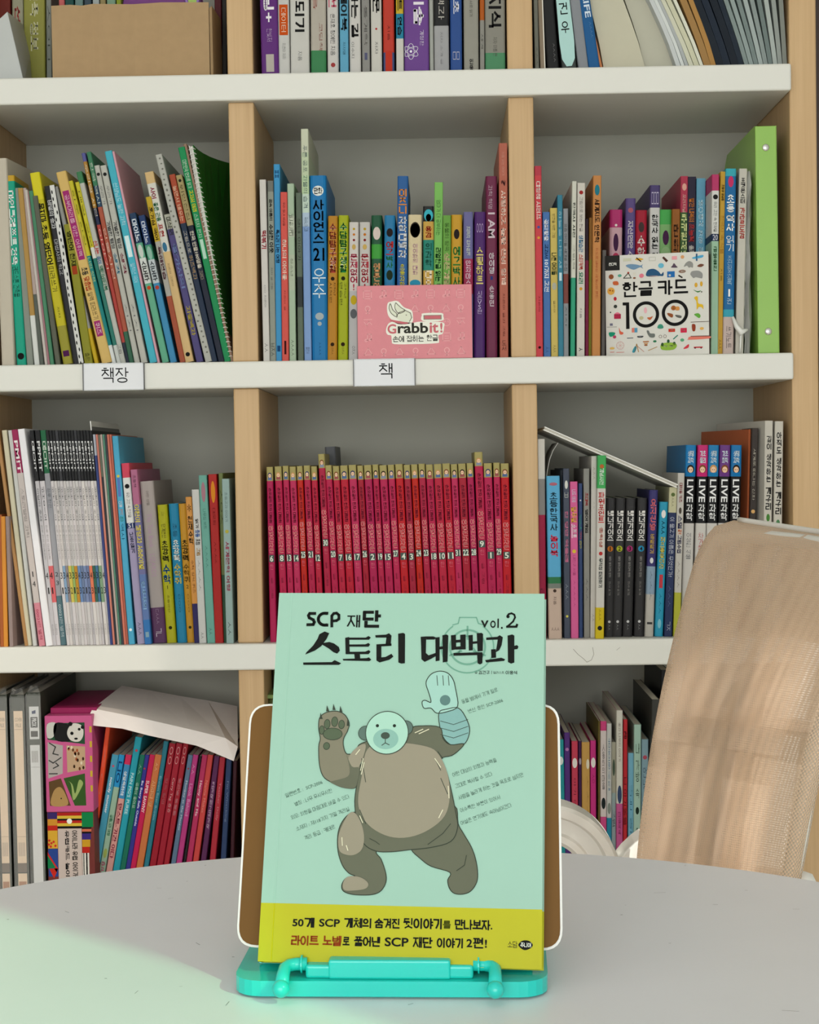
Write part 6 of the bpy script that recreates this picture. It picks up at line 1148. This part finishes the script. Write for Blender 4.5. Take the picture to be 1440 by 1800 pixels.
ci = [(c_[0][0] + .0012, c_[0][1] + .0012), (c_[1][0] - .0012, c_[1][1] + .0012), (c_[2][0] - .0012, c_[2][1] - .0012), (c_[3][0] + .0012, c_[3][1] - .0012)]
b = MB(); b.prism(rquad(ci, .010), 0, .0036, f=f1); b.build('backboard', M_kraft, o)
b = MB(); b.prism([(-.0725 + .07, .0), (.0725 + .07, .0), (.0725 + .07, .03), (-.0725 + .07, .03)], .0036, .0056, f=f1); b.build('board_clamp', M_teal, o)

# the paperback
o = empty('paperback'); o.matrix_world = BM
tag(o, 'mint green paperback with yellow foot band propped on the turquoise stand', 'book')
mint = lin('b0dcc8', .70); yel = lin('ccc900', .74)
vy = BH * (1 - (1590 - 1040) / 650 * .985)
P = Print((0, 0, 0), (1, 0, 0), (0, 0, 1)); PW = Print(bo, U, V)
def K(px, py):
    return PW.uv(px, py)
vband = (K(500, 1589)[1] + K(930, 1597)[1]) / 2
def cov(name, y0, y1, parts):
    b = MB()
    for z0, z1, cc in ((0, vband, yel), (vband, BH, mint)): b.box((0, y0, z0), (BW, y1, z1), cc)
    return b.build(name, M_book, o)
M_book = mat('laminated_cover', attr=True, rough=.4, spec=.22, noise=.02, nscale=30)
cov('front_cover', 0, .0005, 1)
b = MB()
for z0, z1, cc in ((0, vband, yel), (vband, BH, mint)): b.box((0, .00051, z0), (.0006, bt, z1), cc)
b.build('spine', M_book, o)
b = MB()
for z0, z1, cc in ((0, vband, yel), (vband, BH, mint)): b.box((.0007, bt - .0005, z0), (BW + .0006, bt, z1), cc)
b.build('back_cover', M_book, o)
b = MB(); b.box((.0007, .0006, .0006), (BW - .0008, bt - .0006, BH - .0006), lin('e8e8e0')); b.build('page_block', M_pages, o)
crease = [K(512, 1042), K(467, 1692)]
P.line([(.0072, .0), (.0072, BH)], .0004, tuple(min(.93, q * 1.12) for q in mint), 1)
P.rect(.0070, 0, .0074, vband, tuple(min(.93, q * 1.15) for q in yel), 1.2)
blk = lin('1a1c1a')
def z1(L): return [K(480 + x / 2.88, 1030 + y / 2.88) for x, y in L]
def z2(L): return [K(480 + x / 2.88, 1160 + y / 2.88) for x, y in L]
emb = lin('6c9c88')
ec = K(480 + 985 / 2.88, 1030 + 310 / 2.88); em = BW / 465 / 2.88
P.ring(*ec, 126 * em, 133 * em, emb, 1, 48, -235, 55); P.ring(*ec, 82 * em, 92 * em, emb, 1, 40)
P.line(z1([(910, 198), (938, 190), (945, 160), (1030, 160), (1040, 190), (1066, 198)]), 6 * em, emb, 1)
P.line(z1([(985, 205), (985, 270)]), 9 * em, emb, 1); P.line(z1([(895, 352), (955, 330)]), 9 * em, emb, 1); P.line(z1([(1075, 352), (1015, 330)]), 9 * em, emb, 1)
for a, c2 in (((965, 255), (1005, 255)), ((935, 345), (955, 315)), ((1035, 345), (1015, 315))): P.line(z1([a, c2]), 8 * em, emb, 1)
P.build('emblem', o)
P = Print((0, 0, 0), (1, 0, 0), (0, 0, 1))
T = [ # 스
 [(235, 245), (262, 231), (285, 240), (272, 268), (245, 305), (212, 328), (163, 348), (170, 336), (204, 302), (226, 268)],
 [(240, 292), (285, 284), (310, 292), (334, 310), (339, 328), (325, 343), (306, 336), (284, 318)],
 [(153, 388), (298, 386), (312, 376), (346, 392), (334, 400), (154, 400)],
 # 토
 [(366, 263), (386, 259), (389, 346), (368, 346)], [(386, 262), (470, 262), (484, 254), (496, 262), (486, 273), (386, 273)], [(386, 297), (468, 296), (484, 289), (492, 298), (484, 308), (386, 308)], [(386, 334), (468, 333), (486, 325), (494, 334), (484, 346), (386, 346)],
 [(412, 345), (440, 345), (442, 368), (414, 368)], [(353, 370), (474, 366), (486, 362), (498, 374), (488, 381), (356, 378)],
 # 리
 [(518, 250), (572, 247), (588, 240), (602, 254), (584, 262), (520, 262)], [(575, 258), (600, 256), (596, 300), (570, 300)], [(524, 296), (600, 292), (600, 304), (524, 308)], [(524, 306), (549, 306), (549, 366), (524, 368)], [(524, 364), (570, 360), (600, 344), (610, 358), (590, 374), (540, 388), (524, 378)],
 [(634, 242), (660, 238), (669, 244), (668, 392), (650, 394), (635, 388)],
 # 대
 [(748, 258), (776, 256), (774, 340), (788, 352), (828, 338), (832, 352), (800, 370), (768, 385), (752, 372), (750, 300)], [(776, 256), (812, 256), (826, 262), (818, 272), (776, 272)],
 [(822, 262), (844, 259), (844, 378), (824, 382)], [(843, 308), (860, 306), (860, 320), (843, 322)], [(858, 250), (880, 246), (888, 252), (884, 384), (860, 388)],
 # 백
 [(901, 250), (926, 248), (928, 322), (904, 326)], [(948, 248), (976, 246), (976, 322), (950, 322)], [(926, 274), (950, 272), (950, 286), (926, 288)], [(926, 308), (950, 306), (950, 322), (926, 323)],
 [(990, 250), (1012, 248), (1012, 326), (992, 328)], [(1012, 282), (1034, 280), (1034, 292), (1012, 294)], [(1032, 240), (1056, 238), (1064, 244), (1062, 330), (1036, 332)],
 [(914, 340), (1060, 336), (1062, 350), (914, 354)], [(1034, 350), (1062, 348), (1060, 392), (1048, 398), (1036, 392)],
 # 과
 [(1080, 262), (1136, 258), (1148, 250), (1164, 260), (1158, 300), (1146, 326), (1128, 336), (1134, 300), (1138, 272), (1080, 274)], [(1104, 322), (1128, 320), (1130, 364), (1106, 366)], [(1074, 376), (1156, 364), (1176, 372), (1170, 380), (1080, 388)],
 [(1188, 252), (1212, 246), (1222, 252), (1222, 388), (1206, 394), (1190, 386)], [(1222, 304), (1236, 300), (1243, 308), (1238, 320), (1222, 322)]]
for L in T: P.poly(z1(L), blk, 2)
def kt(s_, x0, y0, x1, y1, col=blk, bold=0, zf=z1, L=2):
    a, c2 = zf([(x0, y1), (x1, y0)]); P.text(s_, a[0], a[1], c2[0], c2[1], col, L, bold, res=5)
# heavy rounded S C P
def arc(cx, cy, rx, ry, a0, a1, wd, n=14):
    P.line([z1([(cx + rx * math.cos(R(a0 + (a1 - a0) * i / n)), cy - ry * math.sin(R(a0 + (a1 - a0) * i / n)))])[0] for i in range(n + 1)], wd * em, blk, 2)
P.line(z1([(214, 140), (186, 140), (180, 150), (184, 162), (204, 172), (210, 184), (204, 196), (174, 197)]), 15 * em, blk, 2)
arc(262, 169, 32, 30, 75, 285, 15); P.line(z1([(262, 139), (276, 139)]), 15 * em, blk, 2); P.line(z1([(262, 199), (276, 199)]), 15 * em, blk, 2)
P.line(z1([(298, 206), (298, 152), (308, 140), (322, 138), (334, 148), (334, 168), (322, 176), (304, 178)]), 14 * em, blk, 2)
kt('재', 373, 148, 443, 210, bold=.015); kt('단', 452, 124, 548, 212, bold=.035)
kt('v', 1052, 175, 1092, 211, bold=.01); kt('o', 1100, 176, 1128, 213, bold=.01); kt('l', 1136, 166, 1144, 213, bold=.02); kt('.', 1154, 208, 1164, 218, bold=.03)
P.line(z1([(1187, 152), (1194, 143), (1208, 139), (1222, 146), (1226, 160), (1216, 180), (1198, 197), (1186, 206)]), 9 * em, blk, 2); P.line(z1([(1184, 207), (1232, 207), (1236, 196)]), 11 * em, blk, 2); P.disc(*z1([(1190, 156)])[0], 8 * em, blk, 2)
kt('글', 1021, 432, 1035, 444); kt('김건구', 1041, 430, 1098, 447, bold=.01); kt('|', 1106, 430, 1108, 447); kt('일러스트', 1115, 433, 1172, 445); kt('이융석', 1178, 430, 1236, 448, bold=.01)
# slanted captions
grey = lin('4a6458')
def sl(s_, x, y, x2, y2, zf=z2):
    a, c2 = zf([(x, y), (x2, y2)]); g = glyphs(s_, 0, 2); Lw = math.hypot(c2[0] - a[0], c2[1] - a[1]); w_ = g[3]; hh = (19 * em) / .85
    P.textat(s_, a[0], a[1], hh, math.atan2(c2[1] - a[1], c2[0] - a[0]), grey, 2, 0, sx=Lw / (w_ * hh))
for t_ in (('동물 밤에서 기계 팔로', 958, 222, 1140, 158), ('변신 중인 SCP-2006', 990, 270, 1166, 212), ('일련번호 :  SCP-2006', 65, 697, 252, 626), ('별칭 : 너무 무시무시한', 112, 740, 302, 668), ('외모: 외형을 마음대로 바꿀 수 있다', 94, 808, 388, 698), ('소재지 : 제118기지 기밀 격리실', 120, 866, 388, 762), ('격리 등급 : 케테르', 162, 912, 316, 852), ('어떤 대상의 외형과 능력을', 911, 592, 1134, 514), ('그대로 복사할 수 있다', 925, 650, 1112, 584), ('사람을 놀라게 하는 것을 목표로 삼지만', 942, 708, 1270, 588), ('어수룩한 부분이 있어서', 950, 772, 1152, 702), ('어설픈 연기에도 속아넘어간다', 953, 836, 1210, 742)): sl(*t_)
z3 = lambda L: [K(400 + x / 2.323, 1560 + y / 2.323) for x, y in L]
for s_, x0, y0, x1, y1, cc in (('50개', 265, 124, 356, 162, blk), ('SCP', 374, 130, 460, 160, blk), ('개체의', 476, 126, 588, 164, blk), ('숨겨진', 600, 128, 704, 166, blk), ('뒷이야기', 718, 128, 876, 168, blk), ('를', 880, 136, 912, 168, lin('4c5010')), ('만나보자.', 928, 134, 1082, 172, blk), ('라이트', 259, 198, 374, 236, lin('8c3c18')), ('노벨', 388, 198, 466, 238, lin('8c3c18')), ('로', 470, 202, 500, 236, blk), ('풀어낸', 516, 202, 624, 240, blk), ('SCP', 642, 206, 740, 240, blk), ('재단', 756, 204, 838, 246, blk), ('이야기', 854, 208, 962, 246, blk), ('2편!', 976, 206, 1060, 248, blk), ('소담', 1144, 220, 1184, 246, blk)):
    a, c2 = z3([(x0, y1), (x1, y0)]); P.text(s_, a[0], a[1], c2[0], c2[1], cc, 2, .028 if s_ != '소담' else .0, res=4)
P.poly(z3(smooth([(1188, 234), (1200, 220), (1216, 216), (1234, 220), (1247, 234), (1238, 248), (1216, 256), (1198, 248)])), blk, 1.5); a, c2 = z3([(1196, 244), (1240, 226)]); P.text('주니어', a[0], a[1], c2[0], c2[1], lin('e8ece0'), 2.5, .02)
P.build('cover_lettering', o)
# plain brown bear picture
P = Print((0, 0, 0), (1, 0, 0), (0, 0, 1))
out_ = lin('3a4238'); body = lin('7e7a68'); dark = lin('646656'); lite = lin('928b79')
def shape(L, cc, layer, ol=4, n=4):
    q = z2(smooth(L, n)); P.poly(q, cc, layer)
    if ol: P.line(q, ol * em, out_, layer + .5, closed=True)
def fshape(L, cc, layer): P.poly(z2(smooth(L, 4)), cc, layer)
# right forearm and paw, pale teal
shape([(840, 270), (880, 250), (940, 245), (980, 300), (996, 360), (975, 420), (930, 440), (880, 415), (850, 360)], lin('7fa8a4'), 2)
shape([(775, 120), (790, 85), (815, 65), (850, 58), (885, 68), (912, 100), (925, 150), (935, 235), (885, 262), (830, 270), (800, 245), (765, 245), (755, 215), (770, 205), (800, 215), (790, 170)], lin('9cc4b8'), 2.2)
for x in (830, 860, 888): P.line(z2([(x, 80), (x + 4, 130)]), 3 * em, out_, 3)
P.disc(*z2([(872, 205)])[0], 26 * em, lin('5c7c78'), 3)
for y in (310, 345, 378): P.line(z2([(848, y), (915, y + 18), (988, y - 8)]), 2.5 * em, out_, 3)
# legs
shape([(420, 770), (380, 785), (345, 830), (328, 890), (330, 970), (352, 1040), (385, 1080), (415, 1095), (372, 1105), (350, 1135), (352, 1165), (380, 1182), (430, 1190), (505, 1188), (548, 1168), (572, 1125), (570, 1075), (548, 1010), (525, 968), (620, 930), (620, 800), (500, 760)], dark, 2)
shape([(690, 900), (700, 960), (745, 1005), (800, 1045), (896, 1076), (885, 1115), (893, 1155), (918, 1182), (962, 1186), (1002, 1170), (1032, 1125), (1036, 1070), (1025, 1005), (1003, 945), (965, 880), (938, 830), (920, 740), (800, 780)], dark, 2)
# body
shape([(430, 440), (470, 415), (540, 400), (640, 390), (700, 345), (750, 335), (845, 342), (862, 400), (900, 430), (965, 425), (945, 455), (905, 485), (852, 502), (880, 570), (905, 670), (925, 770), (935, 850), (900, 920), (800, 950), (690, 962), (600, 972), (520, 968), (460, 930), (430, 850), (415, 740), (420, 660), (440, 560), (455, 490)], dark, 2.8)
shape([(235, 300), (255, 275), (290, 262), (330, 262), (365, 280), (386, 320), (378, 360), (358, 400), (358, 440), (372, 475), (400, 480), (440, 500), (440, 560), (425, 620), (412, 650), (350, 645), (295, 620), (255, 590), (236, 530), (232, 440), (240, 400), (232, 350)], body, 3.2)
fshape([(385, 492), (430, 440), (470, 430), (455, 500), (430, 545), (395, 540)], lite, 3.8)
fshape([(372, 480), (388, 540), (380, 590), (310, 612), (290, 620), (350, 646), (412, 650), (430, 610), (438, 548), (400, 540)], dark, 3.9)
fshape([(470, 470), (520, 430), (640, 420), (780, 440), (840, 480), (885, 580), (896, 690), (870, 790), (790, 860), (690, 898), (590, 895), (500, 850), (445, 780), (432, 700), (450, 590)], lite, 4)
fshape([(380, 785), (415, 775), (448, 830), (462, 900), (450, 960), (410, 988), (365, 985), (335, 960), (335, 880)], lite, 4)
fshape([(355, 1130), (380, 1098), (440, 1100), (482, 1130), (470, 1158), (410, 1168), (362, 1165)], lite, 4)
for q in ([(490, 905), (520, 920), (540, 935)], [(900, 830), (860, 880), (785, 935)], [(980, 990), (970, 1040), (930, 1068)], [(835, 465), (860, 500)], [(820, 500), (850, 560)], [(850, 600), (885, 680)], [(440, 760), (470, 830)], [(450, 500), (470, 620)]): P.line(z2(q), 3 * em, out_, 4.6)
for q in ([(462, 520), (448, 580)], [(458, 500), (444, 560)], [(888, 640), (892, 700)], [(860, 760), (840, 800)], [(820, 500), (850, 545)], [(440, 790), (455, 825)], [(350, 900), (352, 940)], [(372, 940), (380, 965)], [(720, 370), (760, 352)], [(740, 375), (790, 352)], [(420, 480), (440, 455)]): P.line(z2(q), 4 * em, lin('d8d4b8'), 4.7)
# paw pads and claws
for x, y, rx, ry in ((303, 376, 46, 28), (248, 356, 11, 20), (275, 326, 13, 22), (313, 314, 14, 23), (348, 328, 13, 20), (272, 437, 14, 16)):
    P.disc(*z2([(x, y)])[0], (rx + 3) * em, out_, 4, 18, ry=(ry + 3) * em); P.disc(*z2([(x, y)])[0], rx * em, lin('56624e'), 4.5, 18, ry=ry * em)
for x, y in ((245, 300), (278, 262), (310, 255), (345, 265), (382, 335)): P.poly(z2([(x - 8, y), (x - 4, y - 32), (x + 8, y)]), out_, 4)
# plain round bear head, pale teal
for x, y, r_ in ((470, 372, 34), (672, 345, 34)): P.disc(*z2([(x, y)])[0], (r_ + 3) * em, out_, 5, 20); P.disc(*z2([(x, y)])[0], r_ * em, lin('5c7068'), 5.4, 20)
P.disc(*z2([(578, 370)])[0], 107 * em, out_, 6, 40); P.disc(*z2([(578, 370)])[0], 103 * em, lin('a4ccba'), 6.4, 40)
P.disc(*z2([(572, 402)])[0], 62 * em, lin('86b0a4'), 6.8, 32, ry=50 * em); P.disc(*z2([(570, 385)])[0], 22 * em, lin('445048'), 7.2, 20, ry=17 * em)
for x in (530, 616): P.disc(*z2([(x, 335)])[0], 8 * em, lin('2c342e'), 7.2, 12)
P.line(z2([(570, 402), (570, 422), (552, 434)]), 4 * em, lin('445048'), 7.2); P.line(z2([(570, 422), (590, 432)]), 4 * em, lin('445048'), 7.2)
P.build('bear_picture', o)

# ------------------------------------------------------------------ mesh chair
o = tag(empty('mesh_chair', (.10, 1.46, 0)), 'beige mesh backed office chair with white loop arms right of the table', 'chair')
def cb(px, py, Y): return hit(px, py, Y) - o.location
TLc = cb(1250, 908, 1.70); TRc = cb(1576, 956, 1.20); BLc = cb(1142, 1505, 1.70); BRc = cb(1412, 1550, 1.20)
ex = .25
BLc = BLc + (BLc - TLc) * ex; BRc = BRc + (BRc - TRc) * ex
nrm = (TRc - TLc).cross(BLc - TLc).normalized()
if nrm.x > 0: nrm = -nrm       # towards the seat, left
def back_pt(s, t, off=0):       # s 0 far..1 near, t 0 top..1 bottom
    a = TLc.lerp(BLc, t); c2 = TRc.lerp(BRc, t)
    p_ = a.lerp(c2, s)
    bow = -.022 * (4 * s * (1 - s)) + .015 * math.sin(math.pi * t)
    return p_ + nrm * (bow + off)
def rounded(s, t, r_=.075):
    # squircle corners on the top edge
    return s, t
nu, nv = 44, 48; Wd = (TRc - TLc).length; Hd = (BLc - TLc).length
def sheet(off, name, m, inset=0, flip=False):
    vs = []; uv = []; fs = []
    for j in range(nv + 1):
        t = j / nv
        rr_ = .055 / Hd; k = 0
        if t < rr_: k = (1 - math.sqrt(max(0, 1 - ((rr_ - t) / rr_) ** 2))) * .055 / Wd
        if t > 1 - rr_: k = (1 - math.sqrt(max(0, 1 - ((t - 1 + rr_) / rr_) ** 2))) * .055 / Wd
        for i in range(nu + 1):
            s = k + (1 - 2 * k) * i / nu
            e = min(s - k, 1 - k - s) * Wd; e2 = min(t, 1 - t) * Hd; r3 = .012
            d = off * min(1, math.sqrt(max(0, 1 - (1 - min(1, e / r3)) ** 2))) * min(1, math.sqrt(max(0, 1 - (1 - min(1, e2 / r3)) ** 2)))
            vs.append(back_pt(s, t, d)); uv.append((s * Wd, t * Hd))
    for j in range(nv):
        for i in range(nu):
            a = j * (nu + 1) + i; f = (a, a + 1, a + nu + 2, a + nu + 1); fs.append(f)
    b = MB(); b.mesh(vs, fs, (.6, .43, .3)); q = b.build(name, m, o, smooth=True)
    ul = q.data.uv_layers.new(name='UVMap'); 
    buf = []
    for l in q.data.loops: buf += list(uv[l.vertex_index])
    ul.data.foreach_set('uv', buf)
    return q
sheet(.009, 'front_mesh', M_mesh); sheet(-.009, 'rear_mesh', M_mesh)
# white inner frame, seen through the mesh
fr = []
for s, t in [(.03, .94), (.03, .5), (.035, .12), (.07, .05), (.2, .03), (.5, .025), (.8, .03), (.93, .05), (.965, .12), (.97, .5), (.97, .94)]: fr.append(back_pt(s, t, 0))
b = MB(); b.tube(fr, .007, 8); b.build('back_frame', M_wplastic, o, smooth=True)
b = MB(); b.tube([back_pt(s / 30, -.003, 0) for s in range(4, 27)], .0026, 8); b.build('top_seam', M_wplastic, o, smooth=True)
b = MB(); sp_ = [back_pt(.5, t, -.03) for t in (.25, .5, .75, 1.0)] + [Vector((.02, 0, .42))]; b.tube(sp_, [.012, .016, .02, .022, .022], 10); b.build('spine_bar', M_wplastic, o, smooth=True)
for t in (.45, .8):
    b = MB(); b.tube([back_pt(s / 8, t, -.022) for s in range(1, 8)], .008, 8); b.build('cross_bar', M_wplastic, o, smooth=True)
b = MB(); b.prism(rr(-.22, -.23, .16, .23, .06), .425, .475, f=lambda x, y, z: Vector((x, z, y))); b.build('seat', mat('seat_fabric', (.48, .35, .25), rough=.9, noise=.1), o, bevel=.015, seg=3)
b = MB(); b.lathe([(.028, .09), (.028, .3), (.02, .3), (.02, .425)], 20); b.build('gas_column', M_greyp, o, smooth=False)
for k in range(5):
    a = 2 * math.pi * k / 5 + .3; b = MB(); b.tube([(0, 0, .09), (.14 * math.cos(a), .14 * math.sin(a), .085), (.28 * math.cos(a), .28 * math.sin(a), .062)], [.024, .018, .013], 8); q = b.build('leg', M_wplastic, o, smooth=True)
    b = MB(); b.tube([(.28 * math.cos(a), .28 * math.sin(a) - .012, .027), (.28 * math.cos(a), .28 * math.sin(a) + .012, .027)], .027, 16); b.build('caster', M_greyp, q)
# loop arms
def loop(Y, name='armrest'):
    c0 = hit(958, 1537, Y) - o.location; ro, ri = 131 * Y / 2900, 64 * Y / 2900
    prof = [(ri, -.020), (ri + .004, -.024), (ri + .010, -.022), (ri + .012, -.016), (ro - .014, -.016), (ro - .011, -.024), (ro - .003, -.025), (ro, -.019), (ro, .02), (ri, .02)]
    n = 128; vs = []; m = len(prof)
    for i in range(n):
        a = 2 * math.pi * i / n
        ex_ = 1.25 if math.cos(a) < 0 else 1
        for r_, y in prof: vs.append((c0.x + r_ * math.cos(a) * ex_, c0.y + y, c0.z + r_ * math.sin(a)))
    b = MB(); b.mesh(vs, [(i * m + k, ((i + 1) % n) * m + k, ((i + 1) % n) * m + (k + 1) % m, i * m + (k + 1) % m) for i in range(n) for k in range(m)]); q = b.build(name, M_wplastic, o)
    pth = [hit(1128, 1462, Y), hit(1112, 1474, Y), hit(1095, 1490, Y), hit(1078, 1512, Y), hit(1062, 1535, Y)]
    b = MB(); top_ = []; 
    for i, w0 in enumerate(pth):
        w0 = w0 - o.location; d = .014 + .018 * (1 - i / 4)
        top_ += [w0 + Vector((0, -.02, 0)), w0 + Vector((0, .02, 0)), w0 + Vector((d * .6, .02, -d * 1.1)), w0 + Vector((d * .6, -.02, -d * 1.1))]
    b.mesh(top_, [(4 * i + k, 4 * i + 4 + k, 4 * i + 4 + (k + 1) % 4, 4 * i + (k + 1) % 4) for i in range(4) for k in range(4)] + [(0, 1, 2, 3), (16, 19, 18, 17)]); b.build('arm_bracket', M_wplastic, o, bevel=.002)
loop(1.73); 
# near arm: same loop on the near side
c_near = hit(958, 1537, 1.73) - o.location
for ch in [c for c in o.children if c.name.startswith('armrest') or c.name.startswith('arm_bracket')]:
    c2 = ch.copy(); COL.objects.link(c2); c2.parent = o; c2.location.y -= .50

# ------------------------------------------------------------------ window behind the camera
nW = 4
for k in range(nW):
    xa = WX0 + (WX1 - WX0) * k / nW; xb_ = WX0 + (WX1 - WX0) * (k + 1) / nW
    f = empty(f'window_{k + 1}', (xa, RY0, WZ0)); f['kind'] = 'structure'
    ww, hh = xb_ - xa, WZ1 - WZ0
    for nm, a, c_ in (('stile', (0, -.08, 0), (.035, -.03, hh)), ('stile', (ww - .035, -.08, 0), (ww, -.03, hh)), ('rail', (.035, -.08, 0), (ww - .035, -.03, .05)), ('rail', (.035, -.08, hh - .05), (ww - .035, -.03, hh))):
        b = MB(); b.box(a, c_); b.build(nm, M_wplastic, f)

# unseen side windows: mint tint, blind and dimmer pane added to shape the sunlight
M_mint_tint = bpy.data.materials.new('added_mint_tint'); M_mint_tint.use_nodes = True; nt = M_mint_tint.node_tree; nt.nodes.remove(nt.nodes['Principled BSDF'])
t_ = nt.nodes.new('ShaderNodeBsdfTransparent'); t_.inputs[0].default_value = (.36, .64, .45, 1); nt.links.new(t_.outputs[0], nt.nodes['Material Output'].inputs[0])
M_sun_dimmer = M_mint_tint.copy(); M_sun_dimmer.name = 'added_sun_dimmer'; M_sun_dimmer.node_tree.nodes['Transparent BSDF'].inputs[0].default_value = (.42, .40, .375, 1)
for k, (y0, y1, z0, z1) in enumerate(SIDE):
    f = empty(f'window_{nW + k + 1}', (RX1, y0, z0)); f['kind'] = 'structure'; ww, hh = y1 - y0, z1 - z0; e_ = .012
    for nm, a, c_ in (('stile', (.03, 0, 0), (.07, e_, hh)), ('stile', (.03, ww - e_, 0), (.07, ww, hh)), ('rail', (.03, e_, 0), (.07, ww - e_, e_)), ('rail', (.03, e_, hh - e_), (.07, ww - e_, hh))):
        b = MB(); b.box(a, c_); b.build(nm, M_wplastic, f)
    if k == 0: b = MB(); b.box((.048, e_, e_), (.05, ww - e_, hh - e_)); b.build('mint_film_pane', M_mint_tint, f)  # unseen pane added to turn the sun patch on the table mint
    if k == 2: b = MB(); b.box((.048, e_, e_), (.05, ww - e_, hh - e_)); b.build('sheer_pane', M_sun_dimmer, f)  # unseen pane added to weaken the sun reaching the left shelves
    if k == 1:
        b = MB(); b.box((.04, .27, e_), (.06, .295, hh - e_)); b.build('glazing_bar', M_wplastic, f)
        b = MB(); b.box((.02, 0, hh - .17), (.023, ww, hh)); b.build('roller_blind', M_wall, f)  # unseen blocker added to cut the sun off above the chair patch

for o in bpy.data.objects:
    if '_dims' in o: del o['_dims']
